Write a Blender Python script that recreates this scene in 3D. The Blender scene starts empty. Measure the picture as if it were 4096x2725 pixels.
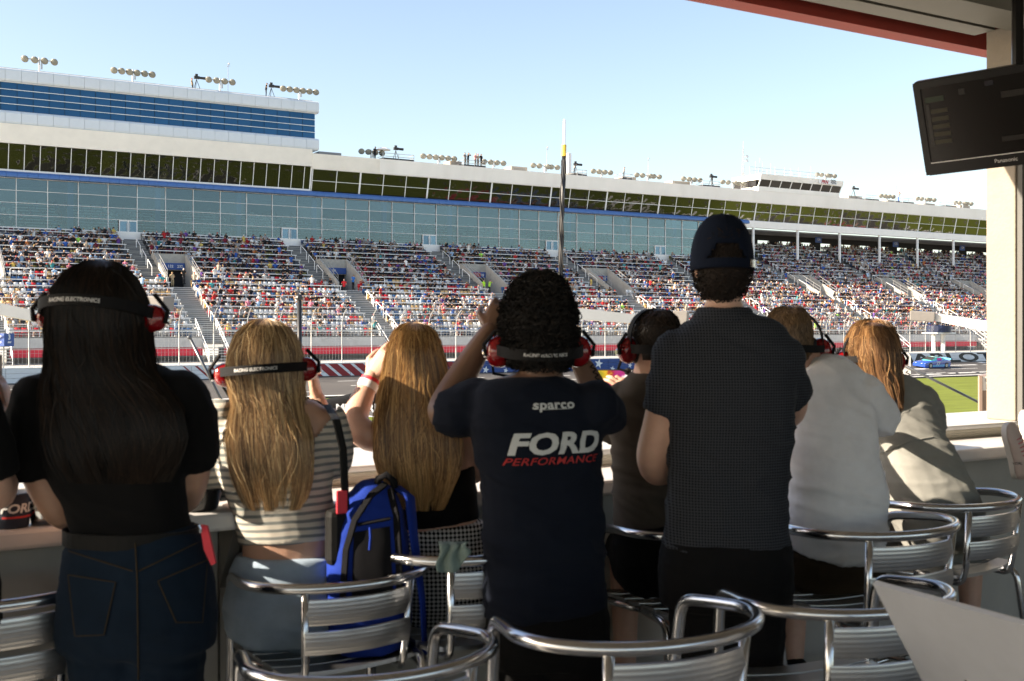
import bpy, bmesh, math, random
import numpy as np
from mathutils import Vector, Matrix, noise
from mathutils.bvhtree import BVHTree
R = math.radians
SC = bpy.context.scene
COL = SC.collection
# ------------------------------------------------------------------ camera
HC = 1.52                      # eye height above the floor of the viewing box
FPX = 4551.0                   # focal length in photo pixels (40 mm on a 36 mm frame)
TH = math.atan(FPX / 7542.0)   # the camera looks this far to the right of straight across the track
cd = bpy.data.cameras.new('camera'); cam = bpy.data.objects.new('camera', cd); COL.objects.link(cam)
cam.location = (0, 0, HC); cam.rotation_euler = (R(90), 0, -TH)
cd.sensor_width = 36; cd.lens = 36 * FPX / 4096; cd.shift_y = -47.5 / 4096
cd.clip_start = 0.05; cd.clip_end = 4000
cd.dof.use_dof = True; cd.dof.focus_distance = 60; cd.dof.aperture_fstop = 8.0
SC.camera = cam
# ------------------------------------------------------------------ light
SUN_EL, SUN_AL = R(27.0), R(17)  # elevation; angle of the sun behind the line of the grandstand
sdir = Vector((-math.cos(SUN_AL) * math.cos(SUN_EL), math.sin(SUN_AL) * math.cos(SUN_EL), math.sin(SUN_EL)))
sl = bpy.data.lights.new('sun', 'SUN'); so = bpy.data.objects.new('sun', sl); COL.objects.link(so)
sl.energy = 5.0; sl.angle = R(0.53); sl.color = (1.0, 0.91, 0.78)
so.rotation_euler = sdir.to_track_quat('Z', 'Y').to_euler()
wd = bpy.data.worlds.new('World'); SC.world = wd; wd.use_nodes = True
nt = wd.node_tree; nt.nodes.clear()
sky = nt.nodes.new('ShaderNodeTexSky'); sky.sky_type = 'NISHITA'; sky.sun_disc = False
sky.sun_elevation = SUN_EL; sky.sun_rotation = math.atan2(sdir.x, sdir.y)
sky.air_density = 1.0; sky.dust_density = 1.8; sky.ozone_density = 1.0; sky.altitude = 200
bg = nt.nodes.new('ShaderNodeBackground'); bg.inputs[1].default_value = 0.10
wo = nt.nodes.new('ShaderNodeOutputWorld')
nt.links.new(sky.outputs[0], bg.inputs[0]); nt.links.new(bg.outputs[0], wo.inputs[0])
SC.view_settings.view_transform = 'Standard'; SC.view_settings.look = 'None'
SC.view_settings.exposure = 1.57; SC.view_settings.gamma = 1.0
SC.view_settings.use_white_balance = True; SC.view_settings.white_balance_temperature = 7150; SC.view_settings.white_balance_tint = 12
SC.render.engine = 'CYCLES'
cy = SC.cycles
cy.use_denoising = True
cy.max_bounces = 6; cy.diffuse_bounces = 3; cy.glossy_bounces = 3; cy.transmission_bounces = 4; cy.transparent_max_bounces = 10
cy.caustics_reflective = False; cy.caustics_refractive = False; cy.sample_clamp_indirect = 6
# ------------------------------------------------------------------ picture <-> place
CT, ST, TT = math.cos(TH), math.sin(TH), math.tan(TH)
def W(px, py, d):
    """the point seen at photo pixel (px,py), d metres in front of the lens"""
    u = (px - 2048) / FPX; v = (1315 - py) / FPX
    return Vector((d * (ST + u * CT), d * (CT - u * ST), HC + d * v))
def PY(px, py, Y):
    """the point seen at photo pixel (px,py) at distance Y across the track"""
    u = (px - 2048) / FPX; v = (1315 - py) / FPX
    d = Y / (CT - u * ST)
    return Vector((d * (ST + u * CT), Y, HC + d * v))
def XA(px, Y): return PY(px, 1315, Y).x
def ZA(h0, Y): return HC + Y * h0 * 2.0184e-4     # height of a line that stands h0 photo pixels over the horizon at the left edge
def pix(p):
    x, y, z = p[0], p[1], p[2] - HC
    d = x * ST + y * CT
    return (2048 + FPX * (x * CT - y * ST) / d, 1315 - FPX * z / d, d)
# ------------------------------------------------------------------ materials
MATS = {}
def new_mat(name):
    m = bpy.data.materials.new(name); m.use_nodes = True; MATS[name] = m
    n = m.node_tree.nodes; return m, n, m.node_tree.links, n['Principled BSDF']
def mat(name, col, rough=0.6, metal=0.0, var=0.12, scale=6.0, bump=0.0, bscale=80.0, spec=0.5, coat=0.0, stretch=(1, 1, 1), dirt=0.0, dscale=1.5):
    m, n, l, b = new_mat(name)
    b.inputs['Roughness'].default_value = rough; b.inputs['Metallic'].default_value = metal
    b.inputs['Specular IOR Level'].default_value = spec; b.inputs['Coat Weight'].default_value = coat
    tc = n.new('ShaderNodeTexCoord'); mp = n.new('ShaderNodeMapping'); mp.inputs['Scale'].default_value = stretch
    l.new(tc.outputs['Object'], mp.inputs['Vector'])
    ns = n.new('ShaderNodeTexNoise'); ns.inputs['Scale'].default_value = scale; ns.inputs['Detail'].default_value = 5; ns.inputs['Roughness'].default_value = 0.65
    l.new(mp.outputs[0], ns.inputs['Vector'])
    mr = n.new('ShaderNodeMapRange'); mr.inputs[1].default_value = 0.25; mr.inputs[2].default_value = 0.75
    mr.inputs[3].default_value = 1 - var; mr.inputs[4].default_value = 1 + var
    l.new(ns.outputs['Fac'], mr.inputs[0])
    mx = n.new('ShaderNodeMix'); mx.data_type = 'RGBA'; mx.blend_type = 'MULTIPLY'; mx.inputs[0].default_value = 1
    mx.inputs[6].default_value = (*col, 1); l.new(mr.outputs[0], mx.inputs[7])
    out = mx.outputs[2]
    if dirt:
        n2 = n.new('ShaderNodeTexNoise'); n2.inputs['Scale'].default_value = dscale; n2.inputs['Detail'].default_value = 8
        l.new(mp.outputs[0], n2.inputs['Vector'])
        r2 = n.new('ShaderNodeMapRange'); r2.inputs[1].default_value = 0.52; r2.inputs[2].default_value = 0.75; r2.inputs[3].default_value = 0; r2.inputs[4].default_value = dirt
        l.new(n2.outputs['Fac'], r2.inputs[0])
        m2 = n.new('ShaderNodeMix'); m2.data_type = 'RGBA'; l.new(r2.outputs[0], m2.inputs[0]); l.new(out, m2.inputs[6])
        m2.inputs[7].default_value = (col[0] * 0.45, col[1] * 0.4, col[2] * 0.32, 1); out = m2.outputs[2]
    l.new(out, b.inputs['Base Color'])
    rr = n.new('ShaderNodeMapRange'); rr.inputs[3].default_value = max(0.02, rough - 0.08); rr.inputs[4].default_value = min(1, rough + 0.08)
    l.new(ns.outputs['Fac'], rr.inputs[0]); l.new(rr.outputs[0], b.inputs['Roughness'])
    if bump:
        nb = n.new('ShaderNodeTexNoise'); nb.inputs['Scale'].default_value = bscale; nb.inputs['Detail'].default_value = 3
        l.new(mp.outputs[0], nb.inputs['Vector'])
        bp = n.new('ShaderNodeBump'); bp.inputs['Strength'].default_value = bump; bp.inputs['Distance'].default_value = 0.01
        l.new(nb.outputs['Fac'], bp.inputs['Height']); l.new(bp.outputs[0], b.inputs['Normal'])
    return m
def ribbed(name, col, axis, freq, rough=0.5, metal=0.0, strength=0.5, dist=0.01, var=0.06):
    """fine parallel ribs pressed into sheet metal"""
    m = mat(name, col, rough, metal, var, 0.6)
    n, l = m.node_tree.nodes, m.node_tree.links; b = n['Principled BSDF']
    tc = n.new('ShaderNodeTexCoord'); wv = n.new('ShaderNodeTexWave'); wv.bands_direction = axis; wv.inputs['Scale'].default_value = freq
    l.new(tc.outputs['Object'], wv.inputs['Vector'])
    bp = n.new('ShaderNodeBump'); bp.inputs['Strength'].default_value = strength; bp.inputs['Distance'].default_value = dist
    l.new(wv.outputs['Fac'], bp.inputs['Height']); l.new(bp.outputs[0], b.inputs['Normal'])
    return m
def attr_mat(name, attr='col', rough=0.75, spec=0.3, sheen=0.0):
    m, n, l, b = new_mat(name)
    a = n.new('ShaderNodeAttribute'); a.attribute_name = attr
    l.new(a.outputs['Color'], b.inputs['Base Color']); b.inputs['Roughness'].default_value = rough
    b.inputs['Specular IOR Level'].default_value = spec; b.inputs['Sheen Weight'].default_value = sheen
    return m
def glass_mat(name, tint, gloss, gcol=(1, 1, 1), rough=0.02, wavy=0.0, wscale=0.35, body=None, bodyf=0.0, prand=0.22):
    """a pane: part mirror, part see-through tinted"""
    m, n, l, b = new_mat(name); n.remove(b); out = n['Material Output']
    tr = n.new('ShaderNodeBsdfTransparent'); tr.inputs[0].default_value = (*tint, 1)
    gl = n.new('ShaderNodeBsdfGlossy'); gl.inputs['Color'].default_value = (*gcol, 1); gl.inputs['Roughness'].default_value = rough
    if wavy:
        tc = n.new('ShaderNodeTexCoord'); ns = n.new('ShaderNodeTexNoise'); ns.inputs['Scale'].default_value = wscale; ns.inputs['Detail'].default_value = 1.5
        l.new(tc.outputs['Object'], ns.inputs['Vector'])
        bp = n.new('ShaderNodeBump'); bp.inputs['Strength'].default_value = wavy; bp.inputs['Distance'].default_value = 0.05
        l.new(ns.outputs['Fac'], bp.inputs['Height']); l.new(bp.outputs[0], gl.inputs['Normal'])
    src = tr.outputs[0]
    if body:
        df = n.new('ShaderNodeBsdfDiffuse'); df.inputs[0].default_value = (*body, 1)
        m1 = n.new('ShaderNodeMixShader'); m1.inputs[0].default_value = bodyf; l.new(tr.outputs[0], m1.inputs[1]); l.new(df.outputs[0], m1.inputs[2]); src = m1.outputs[0]
    oi = n.new('ShaderNodeObjectInfo'); rm = n.new('ShaderNodeMapRange'); rm.inputs[3].default_value = 1 - prand; rm.inputs[4].default_value = 1 + prand; l.new(oi.outputs['Random'], rm.inputs[0])
    gm = n.new('ShaderNodeMix'); gm.data_type = 'RGBA'; gm.blend_type = 'MULTIPLY'; gm.inputs[0].default_value = 1; gm.inputs[6].default_value = (*gcol, 1); l.new(rm.outputs[0], gm.inputs[7]); l.new(gm.outputs[2], gl.inputs['Color'])
    fr = n.new('ShaderNodeFresnel'); fr.inputs[0].default_value = 1.5
    ad = n.new('ShaderNodeMath'); ad.operation = 'ADD'; ad.use_clamp = True; ad.inputs[1].default_value = gloss; l.new(fr.outputs[0], ad.inputs[0])
    mx = n.new('ShaderNodeMixShader'); l.new(ad.outputs[0], mx.inputs[0]); l.new(src, mx.inputs[1]); l.new(gl.outputs[0], mx.inputs[2])
    l.new(mx.outputs[0], out.inputs['Surface']); return m
# ------------------------------------------------------------------ mesh helpers
class MB:
    """collects shapes for ONE mesh object"""
    def __init__(s): s.v = []; s.f = []; s.c = []; s.m = []; s.col = None; s.mi = 0
    def add(s, vs, fs, col=None):
        o = len(s.v); s.v += [tuple(p) for p in vs]; s.f += [tuple(i + o for i in f) for f in fs]
        c = col if col is not None else s.col
        s.c += [c] * len(fs); s.m += [s.mi] * len(fs); return s
    def box(s, a, b, col=None):
        (x0, y0, z0), (x1, y1, z1) = a, b
        return s.add([(x0, y0, z0), (x1, y0, z0), (x1, y1, z0), (x0, y1, z0), (x0, y0, z1), (x1, y0, z1), (x1, y1, z1), (x0, y1, z1)],
                     [(0, 3, 2, 1), (4, 5, 6, 7), (0, 1, 5, 4), (1, 2, 6, 5), (2, 3, 7, 6), (3, 0, 4, 7)], col)
    def bbox(s, a, b, r=0.01, col=None):
        """box with chamfered edges"""
        bm = bmesh.new(); bmesh.ops.create_cube(bm, size=1)
        a, b = Vector(a), Vector(b); c, d = (a + b) / 2, b - a
        for v in bm.verts: v.co = Vector((v.co.x * d.x, v.co.y * d.y, v.co.z * d.z)) + c
        bmesh.ops.bevel(bm, geom=bm.edges[:], offset=min(r, 0.45 * min(abs(d.x), abs(d.y), abs(d.z))), segments=2, affect='EDGES', profile=0.5)
        bm.verts.index_update(); s.add([v.co[:] for v in bm.verts], [[v.index for v in f.verts] for f in bm.faces], col); bm.free(); return s
    def prism(s, poly, axis_vec, col=None):
        n = len(poly); a = Vector(axis_vec); q = [Vector(p) for p in poly]
        return s.add(q + [p + a for p in q], [tuple(range(n))[::-1], tuple(range(n, 2 * n))] + [(i, (i + 1) % n, n + (i + 1) % n, n + i) for i in range(n)], col)
    def rings(s, rs, closed=True, cap=True, col=None):
        n = len(rs[0]); o = []; fs = []
        for r in rs: o += list(r)
        for i in range(len(rs) - 1):
            for k in range(n if closed else n - 1):
                fs.append((i * n + k, i * n + (k + 1) % n, (i + 1) * n + (k + 1) % n, (i + 1) * n + k))
        if cap and closed:
            fs.append(tuple(range(n))[::-1]); fs.append(tuple(range((len(rs) - 1) * n, len(rs) * n)))
        return s.add(o, fs, col)
    def tube(s, path, rad, n=8, cap=True, col=None, flat=1.0, up=None):
        P = [Vector(p) for p in path]
        if not hasattr(rad, '__len__'): rad = [rad] * len(P)
        rs = []; ref = None
        for i, p in enumerate(P):
            t = (P[min(i + 1, len(P) - 1)] - P[max(i - 1, 0)])
            t = t.normalized() if t.length > 1e-9 else Vector((0, 0, 1))
            if ref is None:
                ref = Vector(up) if up else (Vector((0, 0, 1)) if abs(t.z) < 0.9 else Vector((1, 0, 0)))
            a = ref - t * ref.dot(t); a = a.normalized() if a.length > 1e-6 else t.orthogonal().normalized(); ref = a; b = t.cross(a)
            rs.append([p + (a * math.cos(q) * flat + b * math.sin(q)) * rad[i] for q in (2 * math.pi * k / n for k in range(n))])
        return s.rings(rs, True, cap, col)
    def ball(s, c, r, nu=12, nv=8, col=None, rot=None):
        c = Vector(c); r = r if hasattr(r, '__len__') else (r, r, r); rs = []
        for j in range(nv + 1):
            p = math.pi * (j + 1e-3 if j == 0 else (j - 1e-3 if j == nv else j)) / nv
            ring = []
            for k in range(nu):
                q = 2 * math.pi * k / nu
                w = Vector((r[0] * math.sin(p) * math.cos(q), r[1] * math.sin(p) * math.sin(q), -r[2] * math.cos(p)))
                if rot is not None: w = rot @ w
                ring.append(c + w)
            rs.append(ring)
        return s.rings(rs, True, True, col)
    def lathe(s, c, prof, n=16, col=None, axis=None):
        c = Vector(c); M = axis if axis is not None else Matrix.Identity(3)
        return s.rings([[c + M @ Vector((r * math.cos(2 * math.pi * k / n), r * math.sin(2 * math.pi * k / n), z)) for k in range(n)] for r, z in prof], True, True, col)
    def mesh(s, name, mats=None, smooth=False):
        me = bpy.data.meshes.new(name); me.from_pydata(s.v, [], s.f)
        for m in (mats if isinstance(mats, (list, tuple)) else [mats]):
            if m: me.materials.append(MATS[m] if isinstance(m, str) else m)
        if any(s.m): me.polygons.foreach_set('material_index', s.m)
        if smooth:
            me.polygons.foreach_set('use_smooth', [True] * len(me.polygons))
        if any(c is not None for c in s.c):
            at = me.color_attributes.new('col', 'FLOAT_COLOR', 'CORNER')
            cnt = np.array([len(f) for f in s.f]); cc = np.array([(*(c or (0.5, 0.5, 0.5)), 1) for c in s.c], dtype=np.float32)
            at.data.foreach_set('color', np.repeat(cc, cnt, axis=0).ravel())
        me.validate(); me.update(); return me
    def build(s, name, mats, parent=None, loc=None, smooth=False):
        return link(name, s.mesh(name, mats, smooth), parent, loc)
def link(name, me, parent=None, loc=None, rotz=0):
    o = bpy.data.objects.new(name, me); COL.objects.link(o)
    if parent is not None: o.parent = parent
    if loc is not None: o.location = loc
    if rotz: o.rotation_euler = (0, 0, rotz)
    return o
def empty(name, loc=(0, 0, 0), rotz=0):
    o = bpy.data.objects.new(name, None); COL.objects.link(o); o.location = loc; o.rotation_euler = (0, 0, rotz); o.empty_display_size = 0.1; return o
def tag(o, label, cat, group=None, kind=None):
    o['label'] = label; o['category'] = cat
    if group: o['group'] = group
    if kind: o['kind'] = kind
    return o
def structure(o): o['kind'] = 'structure'; return o
def copy_tree(o, parent=None):
    c = o.copy(); COL.objects.link(c); c.parent = parent
    for ch in list(o.children): copy_tree(ch, c)
    return c
def smooth_auto(o, ang=40):
    me = o.data; me.polygons.foreach_set('use_smooth', [True] * len(me.polygons)); me.set_sharp_from_angle(angle=R(ang)); return o
def text_mesh(body, size=1.0, bold=0.0, shear=0.0, extrude=0.0, spacing=1.0, align='CENTER', sx=1.0):
    cu = bpy.data.curves.new('lettering', 'FONT'); cu.body = body; cu.size = size; cu.offset = bold; cu.shear = shear
    cu.extrude = extrude; cu.space_character = spacing; cu.align_x = align; cu.align_y = 'CENTER'; cu.resolution_u = 3
    o = bpy.data.objects.new('lettering', cu); COL.objects.link(o)
    bpy.context.view_layer.update()
    me = bpy.data.meshes.new_from_object(o.evaluated_get(bpy.context.evaluated_depsgraph_get()))
    bpy.data.objects.remove(o); bpy.data.curves.remove(cu)
    for v in me.vertices: v.co.x *= sx
    me.materials.clear(); return me
def flat_text(name, body, mtl, origin, xdir, updir, size, parent=None, **kw):
    me = text_mesh(body, size, **kw); me.materials.append(MATS[mtl]); x, u = Vector(xdir).normalized(), Vector(updir).normalized(); o = Vector(origin)
    for v in me.vertices: v.co = o + x * v.co.x + u * v.co.y + x.cross(u) * v.co.z
    return link(name, me, parent)
# ------------------------------------------------------------------ material library
def MATERIALS():
    mat('white_paint', (0.84, 0.84, 0.82), 0.45, var=0.06, dirt=0.12, dscale=0.8)
    mat('rail_white', (0.86, 0.86, 0.85), 0.5, var=0.05)
    mat('fascia_panel', (0.66, 0.72, 0.78), 0.35, var=0.05, scale=0.7, dirt=0.1, dscale=0.4)
    ribbed('fascia_corrugated', (0.93, 0.88, 0.79), 'X', 5.0, 0.5, 0, 0.5, 0.03)
    mat('fascia_white', (0.92, 0.89, 0.84), 0.5, var=0.05, scale=0.4, dirt=0.12, dscale=0.35, stretch=(1, 1, 0.3))
    mat('awning_blue', (0.07, 0.17, 0.42), 0.4, var=0.1)
    mat('concrete', (0.42, 0.40, 0.36), 0.85, var=0.15, scale=3, bump=0.2, bscale=40, dirt=0.35, dscale=0.9)
    mat('concrete_dark', (0.22, 0.22, 0.22), 0.9, var=0.2, scale=2, dirt=0.3)
    mat('step_metal', (0.50, 0.50, 0.49), 0.55, var=0.12, scale=1.2, dirt=0.25)
    mat('step_shade', (0.12, 0.12, 0.125), 0.8, var=0.15, scale=1.2, dirt=0.25)  # upper-row steps: the building's shade is put into a darker colour
    mat('riser_shade', (0.15, 0.15, 0.15), 0.8, var=0.1)
    mat('galvanised', (0.48, 0.49, 0.50), 0.4, 0.6, var=0.12, scale=20)
    mat('fence_wire', (0.45, 0.45, 0.45), 0.5, 0.3, var=0.05)
    mat('red_banner', (0.70, 0.035, 0.06), 0.6, var=0.12, scale=1.5)
    mat('barrier_white', (0.72, 0.76, 0.80), 0.5, var=0.06, scale=1.2, dirt=0.35, dscale=1.2, stretch=(1, 1, 5))
    mat('stripe_red', (0.26, 0.012, 0.02), 0.5, var=0.1)
    mat('barrier_blue', (0.015, 0.06, 0.24), 0.5, var=0.1)
    mat('star_white', (0.75, 0.77, 0.8), 0.5, var=0.06)
    mat('letter_black', (0.012, 0.012, 0.014), 0.5, var=0.1)
    mat('sign_blue', (0.03, 0.09, 0.32), 0.5, var=0.08)
    mat('sign_red', (0.45, 0.03, 0.04), 0.5, var=0.08)
    mat('sign_white', (0.8, 0.8, 0.8), 0.5, var=0.03)
    mat('asphalt', (0.085, 0.078, 0.072), 0.8, var=0.2, scale=0.15, bump=0.15, bscale=30, stretch=(0.08, 1, 1), dirt=0.25, dscale=0.2)
    mat('road_line', (0.7, 0.7, 0.68), 0.7, var=0.1, dirt=0.3, dscale=2)
    mat('concrete_pale', (0.45, 0.43, 0.39), 0.85, var=0.12, scale=0.5)
    mat('tyre_mark', (0.03, 0.03, 0.03), 0.7, var=0.2)
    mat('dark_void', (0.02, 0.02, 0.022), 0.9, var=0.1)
    mat('inside_dark', (0.20, 0.24, 0.25), 0.8, var=0.2, scale=0.5)
    mat('inside_blue', (0.08, 0.18, 0.38), 0.6, var=0.1)
    mat('lamp_shell', (0.20, 0.185, 0.15), 0.4, 0.2, var=0.15, scale=5)
    mat('lamp_lens', (0.26, 0.255, 0.22), 0.15, 0.0, var=0.1, scale=8)
    mat('equipment_black', (0.02, 0.02, 0.022), 0.5, var=0.2)
    mat('equipment_tan', (0.50, 0.44, 0.36), 0.6, var=0.1, scale=2)
    mat('equipment_grey', (0.3, 0.3, 0.3), 0.5, var=0.1, scale=3)
    glass_mat('glass_wall', (0.66, 0.80, 0.82), 0.12, (0.46, 0.57, 0.66), 0.02, 0.02, 0.2, (0.06, 0.12, 0.14), 0.05, 0.12)
    glass_mat('glass_tower', (0.2, 0.45, 0.75), 0.13, (0.10, 0.25, 0.42), 0.03, 0.04, 0.3, (0.015, 0.07, 0.17), 0.93)
    glass_mat('glass_suite', (0.30, 0.34, 0.28), 0.20, (0.19, 0.185, 0.17), 0.006, 0.9, 0.6, (0.012, 0.016, 0.01), 0.6)
    glass_mat('glass_booth', (0.3, 0.3, 0.28), 0.02, (0.05, 0.05, 0.05), 0.02, 0.1, 0.5, (0.015, 0.015, 0.015), 0.96)
    glass_mat('glass_door', (0.5, 0.75, 0.9), 0.12, (0.5, 0.68, 0.85), 0.02, 0.03, 0.3, (0.1, 0.25, 0.4), 0.5)
    # mown infield grass: stripes from the mower, blades as fine bump
    m = mat('grass', (0.15, 0.18, 0.034), 0.9, var=0.3, scale=1.4, bump=0.6, bscale=14, spec=0.1, stretch=(0.25, 1, 1), dirt=0.2, dscale=0.12)
    attr_mat('crowd', 'col', 0.8, 0.2)
    attr_mat('seat_plastic', 'col', 0.45, 0.4)
MATERIALS()
# ------------------------------------------------------------------ ground, track, infield
ZG = HC - 5.47
YW = 96.0                                 # face of the track wall
def ztrack(Y): return HC - 4.29 - 0.0875 * (YW - Y)
XL, XR = -60.0, 330.0
b = MB(); b.add([(-1500, -1500, ZG - 0.35), (2500, -1500, ZG - 0.35), (2500, 2500, ZG - 0.35), (-1500, 2500, ZG - 0.35)], [(0, 1, 2, 3)])
structure(b.build('ground', 'concrete_pale'))
b = MB(); b.add([(XL, 30, ZG), (XR, 30, ZG), (XR, 84, ZG), (XL, 84, ZG)], [(0, 1, 2, 3)]); structure(b.build('infield_grass', 'grass'))
b = MB(); b.box((XL, 84.0, ztrack(84) - 0.3), (XR, 84.001, ztrack(84)))
b.add([(XL, 84, ztrack(84)), (XR, 84, ztrack(84)), (XR, YW + 0.7, ztrack(YW + 0.7)), (XL, YW + 0.7, ztrack(YW + 0.7))], [(0, 1, 2, 3)])
track = structure(b.build('race_track', 'asphalt'))
def track_line(Y, w, x0, x1, name='track_line', m='road_line'):
    q = MB(); z = 0.004
    q.add([(x0, Y, ztrack(Y) + z), (x1, Y, ztrack(Y) + z), (x1, Y + w, ztrack(Y + w) + z), (x0, Y + w, ztrack(Y + w) + z)], [(0, 1, 2, 3)])
    return q.build(name, m, track)
for Y, w in ((84.3, 0.35),): track_line(Y, w, XL, XR)
for Y in (92.6, 89.7, 86.8):
    x = -20
    while x < 200:
        track_line(Y, 0.17, x, x + 5.0); x += 9.7
# chequered start line, painted bars and doughnut tyre marks on the far right
for i in range(9):
    for j in range(3):
        if (i + j) % 2 == 0: track_line(85.2 + i * 1.15, 1.15, 128 + j * 1.3, 129.3 + j * 1.3, 'start_square')
for k, (px, py) in enumerate(((3640, 1478), (3560, 1506), (3690, 1500), (3840, 1462), (3880, 1492), (3760, 1528), (3600, 1530))):
    u = (px - 2048) / FPX; v = (1315 - py) / FPX
    # solve for the banked surface
    s = v / (CT - u * ST); Y = (HC - 4.29 - 0.0875 * YW - HC) / (s - 0.0875); X = XA(px, Y)
    track_line(Y, 0.5, X - 3.5, X + 3.5, 'painted_bar')
for cx, cyy, rr in ((104, 87.2, 1.5), (108, 87.0, 2.0), (113, 87.4, 1.7), (118, 88.4, 2.1), (99, 88.0, 1.3)):
    q = MB()
    n = 30
    for k in range(n):
        if random.Random(k * 7 + int(cx)).random() < 0.12: continue
        a0, a1 = 2 * math.pi * k / n, 2 * math.pi * (k + 1) / n
        pts = [(cx + r_ * 2.2 * math.cos(a), cyy + r_ * math.sin(a)) for r_, a in ((rr, a0), (rr, a1), (rr + 0.22, a1), (rr + 0.22, a0))]
        q.add([(x, y, ztrack(y) + 0.005) for x, y in pts], [(0, 1, 2, 3)])
    q.build('tyre_mark', 'tyre_mark', track)
# infield: paved loops and the big painted emblems on the grass (also seen mirrored in the suite windows)
rg = random.Random(5)
def blob(cx, cy_, rx, ry, seed, n=48, wob=0.25):
    out = []
    for k in range(n):
        a = 2 * math.pi * k / n
        w = 1 + wob * noise.noise(Vector((math.cos(a) * 1.3 + seed * 3.1, math.sin(a) * 1.3, seed)))
        out.append((cx + rx * w * math.cos(a), cy_ + ry * w * math.sin(a)))
    return out
def sheet(name, poly, m, z):
    q = MB(); q.add([(x, y, z) for x, y in poly], [tuple(range(len(poly)))]); return structure(q.build(name, m))
def ribbon(name, poly, w, m, z):
    q = MB(); n = len(poly); cx = sum(p[0] for p in poly) / n; cyy = sum(p[1] for p in poly) / n; vs = []
    for x, y in poly:
        d = math.hypot(x - cx, y - cyy) or 1; vs += [(x, y, z), (x - (x - cx) / d * w, y - (y - cyy) / d * w, z)]
    q.add(vs, [(2 * k, 2 * ((k + 1) % n), 2 * ((k + 1) % n) + 1, 2 * k + 1) for k in range(n)]); return structure(q.build(name, m))
sheet('pit_road', [(XL, 34), (XR, 34), (XR, 47), (XL, 47)], 'asphalt', ZG + 0.012)
sheet('pit_road_line', [(XL, 46.6), (XR, 46.6), (XR, 46.9), (XL, 46.9)], 'road_line', ZG + 0.018)
for k, (cx, cyy, rx, ry) in enumerate(((34, 68, 6, 7), (46, 72, 7, 6), (62, 69, 4.5, 8), (205, 70, 14, 6), (238, 66, 12, 8), (160, 75, 9, 4))):
    p = blob(cx, cyy, rx, ry, k + 1); sheet('paved_loop', p, 'asphalt', ZG + 0.008); ribbon('loop_line', p, 0.5, 'road_line', ZG + 0.014)
for k, (cx, cyy, rx, ry, m) in enumerate(((119, 70, 11, 4, 'sign_red'), (134, 72, 12, 4, 'sign_red'), (140, 69, 12, 3.6, 'letter_black'), (178, 72, 12, 3, 'sign_white'), (132, 64, 10, 2.6, 'sign_blue'), (156, 66, 9, 3, 'sign_white'), (222, 74, 10, 3, 'sign_red'), (252, 74, 9, 3, 'sign_white'), (52, 63, 8, 2.6, 'letter_black'))):
    p = blob(cx, cyy, rx, ry, k + 20, wob=0.6)
    sheet('painted_emblem', p, m, ZG + 0.010); ribbon('painted_outline', blob(cx, cyy, rx * 1.12, ry * 1.15, k + 20, wob=0.6), 0.45, 'road_line', ZG + 0.016); ribbon('painted_outline', blob(cx + 1, cyy, rx * 0.6, ry * 0.55, k + 50, wob=0.7), 0.4, 'road_line', ZG + 0.020)
# ------------------------------------------------------------------ track wall with painted panels
wall = empty('track_wall', (0, YW, ztrack(YW)))
tag(wall, 'long white safety barrier wall with red stripes, blue stars and black lettering along track', 'wall')
WH = 1.16
def wp(x, z, dy=0): return (x, dy, z)
SEG = 4.8
bx0, bx1 = XA(1800, YW), XA(2820, YW)
q = MB()
for k in range(3): q.bbox((0.012, 0.0, 0.02 + k * 0.38), (SEG - 0.012, 0.5, 0.02 + k * 0.38 + 0.365), 0.02)
me_w = q.mesh('barrier_panel', 'barrier_white'); me_b = q.mesh('barrier_panel', 'barrier_blue')
x = -12.0
while x < 215:
    link('barrier_panel', me_b if bx0 - 1 < x + SEG / 2 < bx1 else me_w, wall, (x, 0, 0)); x += SEG
q = MB(); q.box((-12, 0.1, 0), (215, 0.7, WH - 0.03)); q.build('backing_wall', 'concrete', wall)
q = MB(); q.bbox((-12, -0.02, WH - 0.012), (215, 0.75, WH + 0.07), 0.02); q.build('coping', 'white_paint', wall)
def stripe(px0, px1, lean, name='painted_stripe', m='stripe_red'):
    a, c = XA(px0, YW), XA(px1, YW); q = MB()
    q.prism([(a, -0.006, WH - 0.03), (c, -0.006, WH - 0.03), (c + lean, -0.006, 0.03), (a + lean, -0.006, 0.03)], (0, 0.004, 0)); q.build(name, m, wall)
for px0, px1 in ((731, 738), (779, 790), (832, 846), (880, 897), (930, 951), (985, 1008), (1040, 1066), (1096, 1126), (1150, 1182), (1205, 1240)): stripe(px0, px1, 1.25)
px = 1262
while px < 1790: stripe(px, px + 36, 1.35); px += 51
def star(px, py, r):
    c = PY(px, py, YW); q = MB(); cz = c.z - ztrack(YW)
    pts = [(c.x + (r if k % 2 == 0 else r * 0.4) * math.sin(math.pi * k / 5 + 0.2), -0.006, cz + (r if k % 2 == 0 else r * 0.4) * math.cos(math.pi * k / 5 + 0.2)) for k in range(10)]
    q.prism(pts, (0, 0.004, 0)); q.build('painted_star', 'star_white', wall)
for px, py, r in ((1818, 1476, 0.62), (1943, 1480, 0.4), (2023, 1483, 0.3), (1890, 1462, 0.25), (2395, 1455, 0.55), (2450, 1476, 0.35), (2330, 1470, 0.3), (2520, 1462, 0.3), (2620, 1455, 0.45), (2700, 1450, 0.3)): star(px, py, r)
me = text_mesh('CHARLOTTE', 1.55, bold=0.05, shear=-0.25, align='LEFT', sx=3.2); me.materials.append(MATS['letter_black'])
xs = [v.co.x for v in me.vertices]
# the L begins at photo pixel 3795
xl = XA(3795, YW); wL = max(xs) * 0.475
for v in me.vertices: v.co = Vector((v.co.x - wL + xl, -0.006, v.co.y + WH * 0.47))
link('wall_lettering', me, wall)
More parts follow.
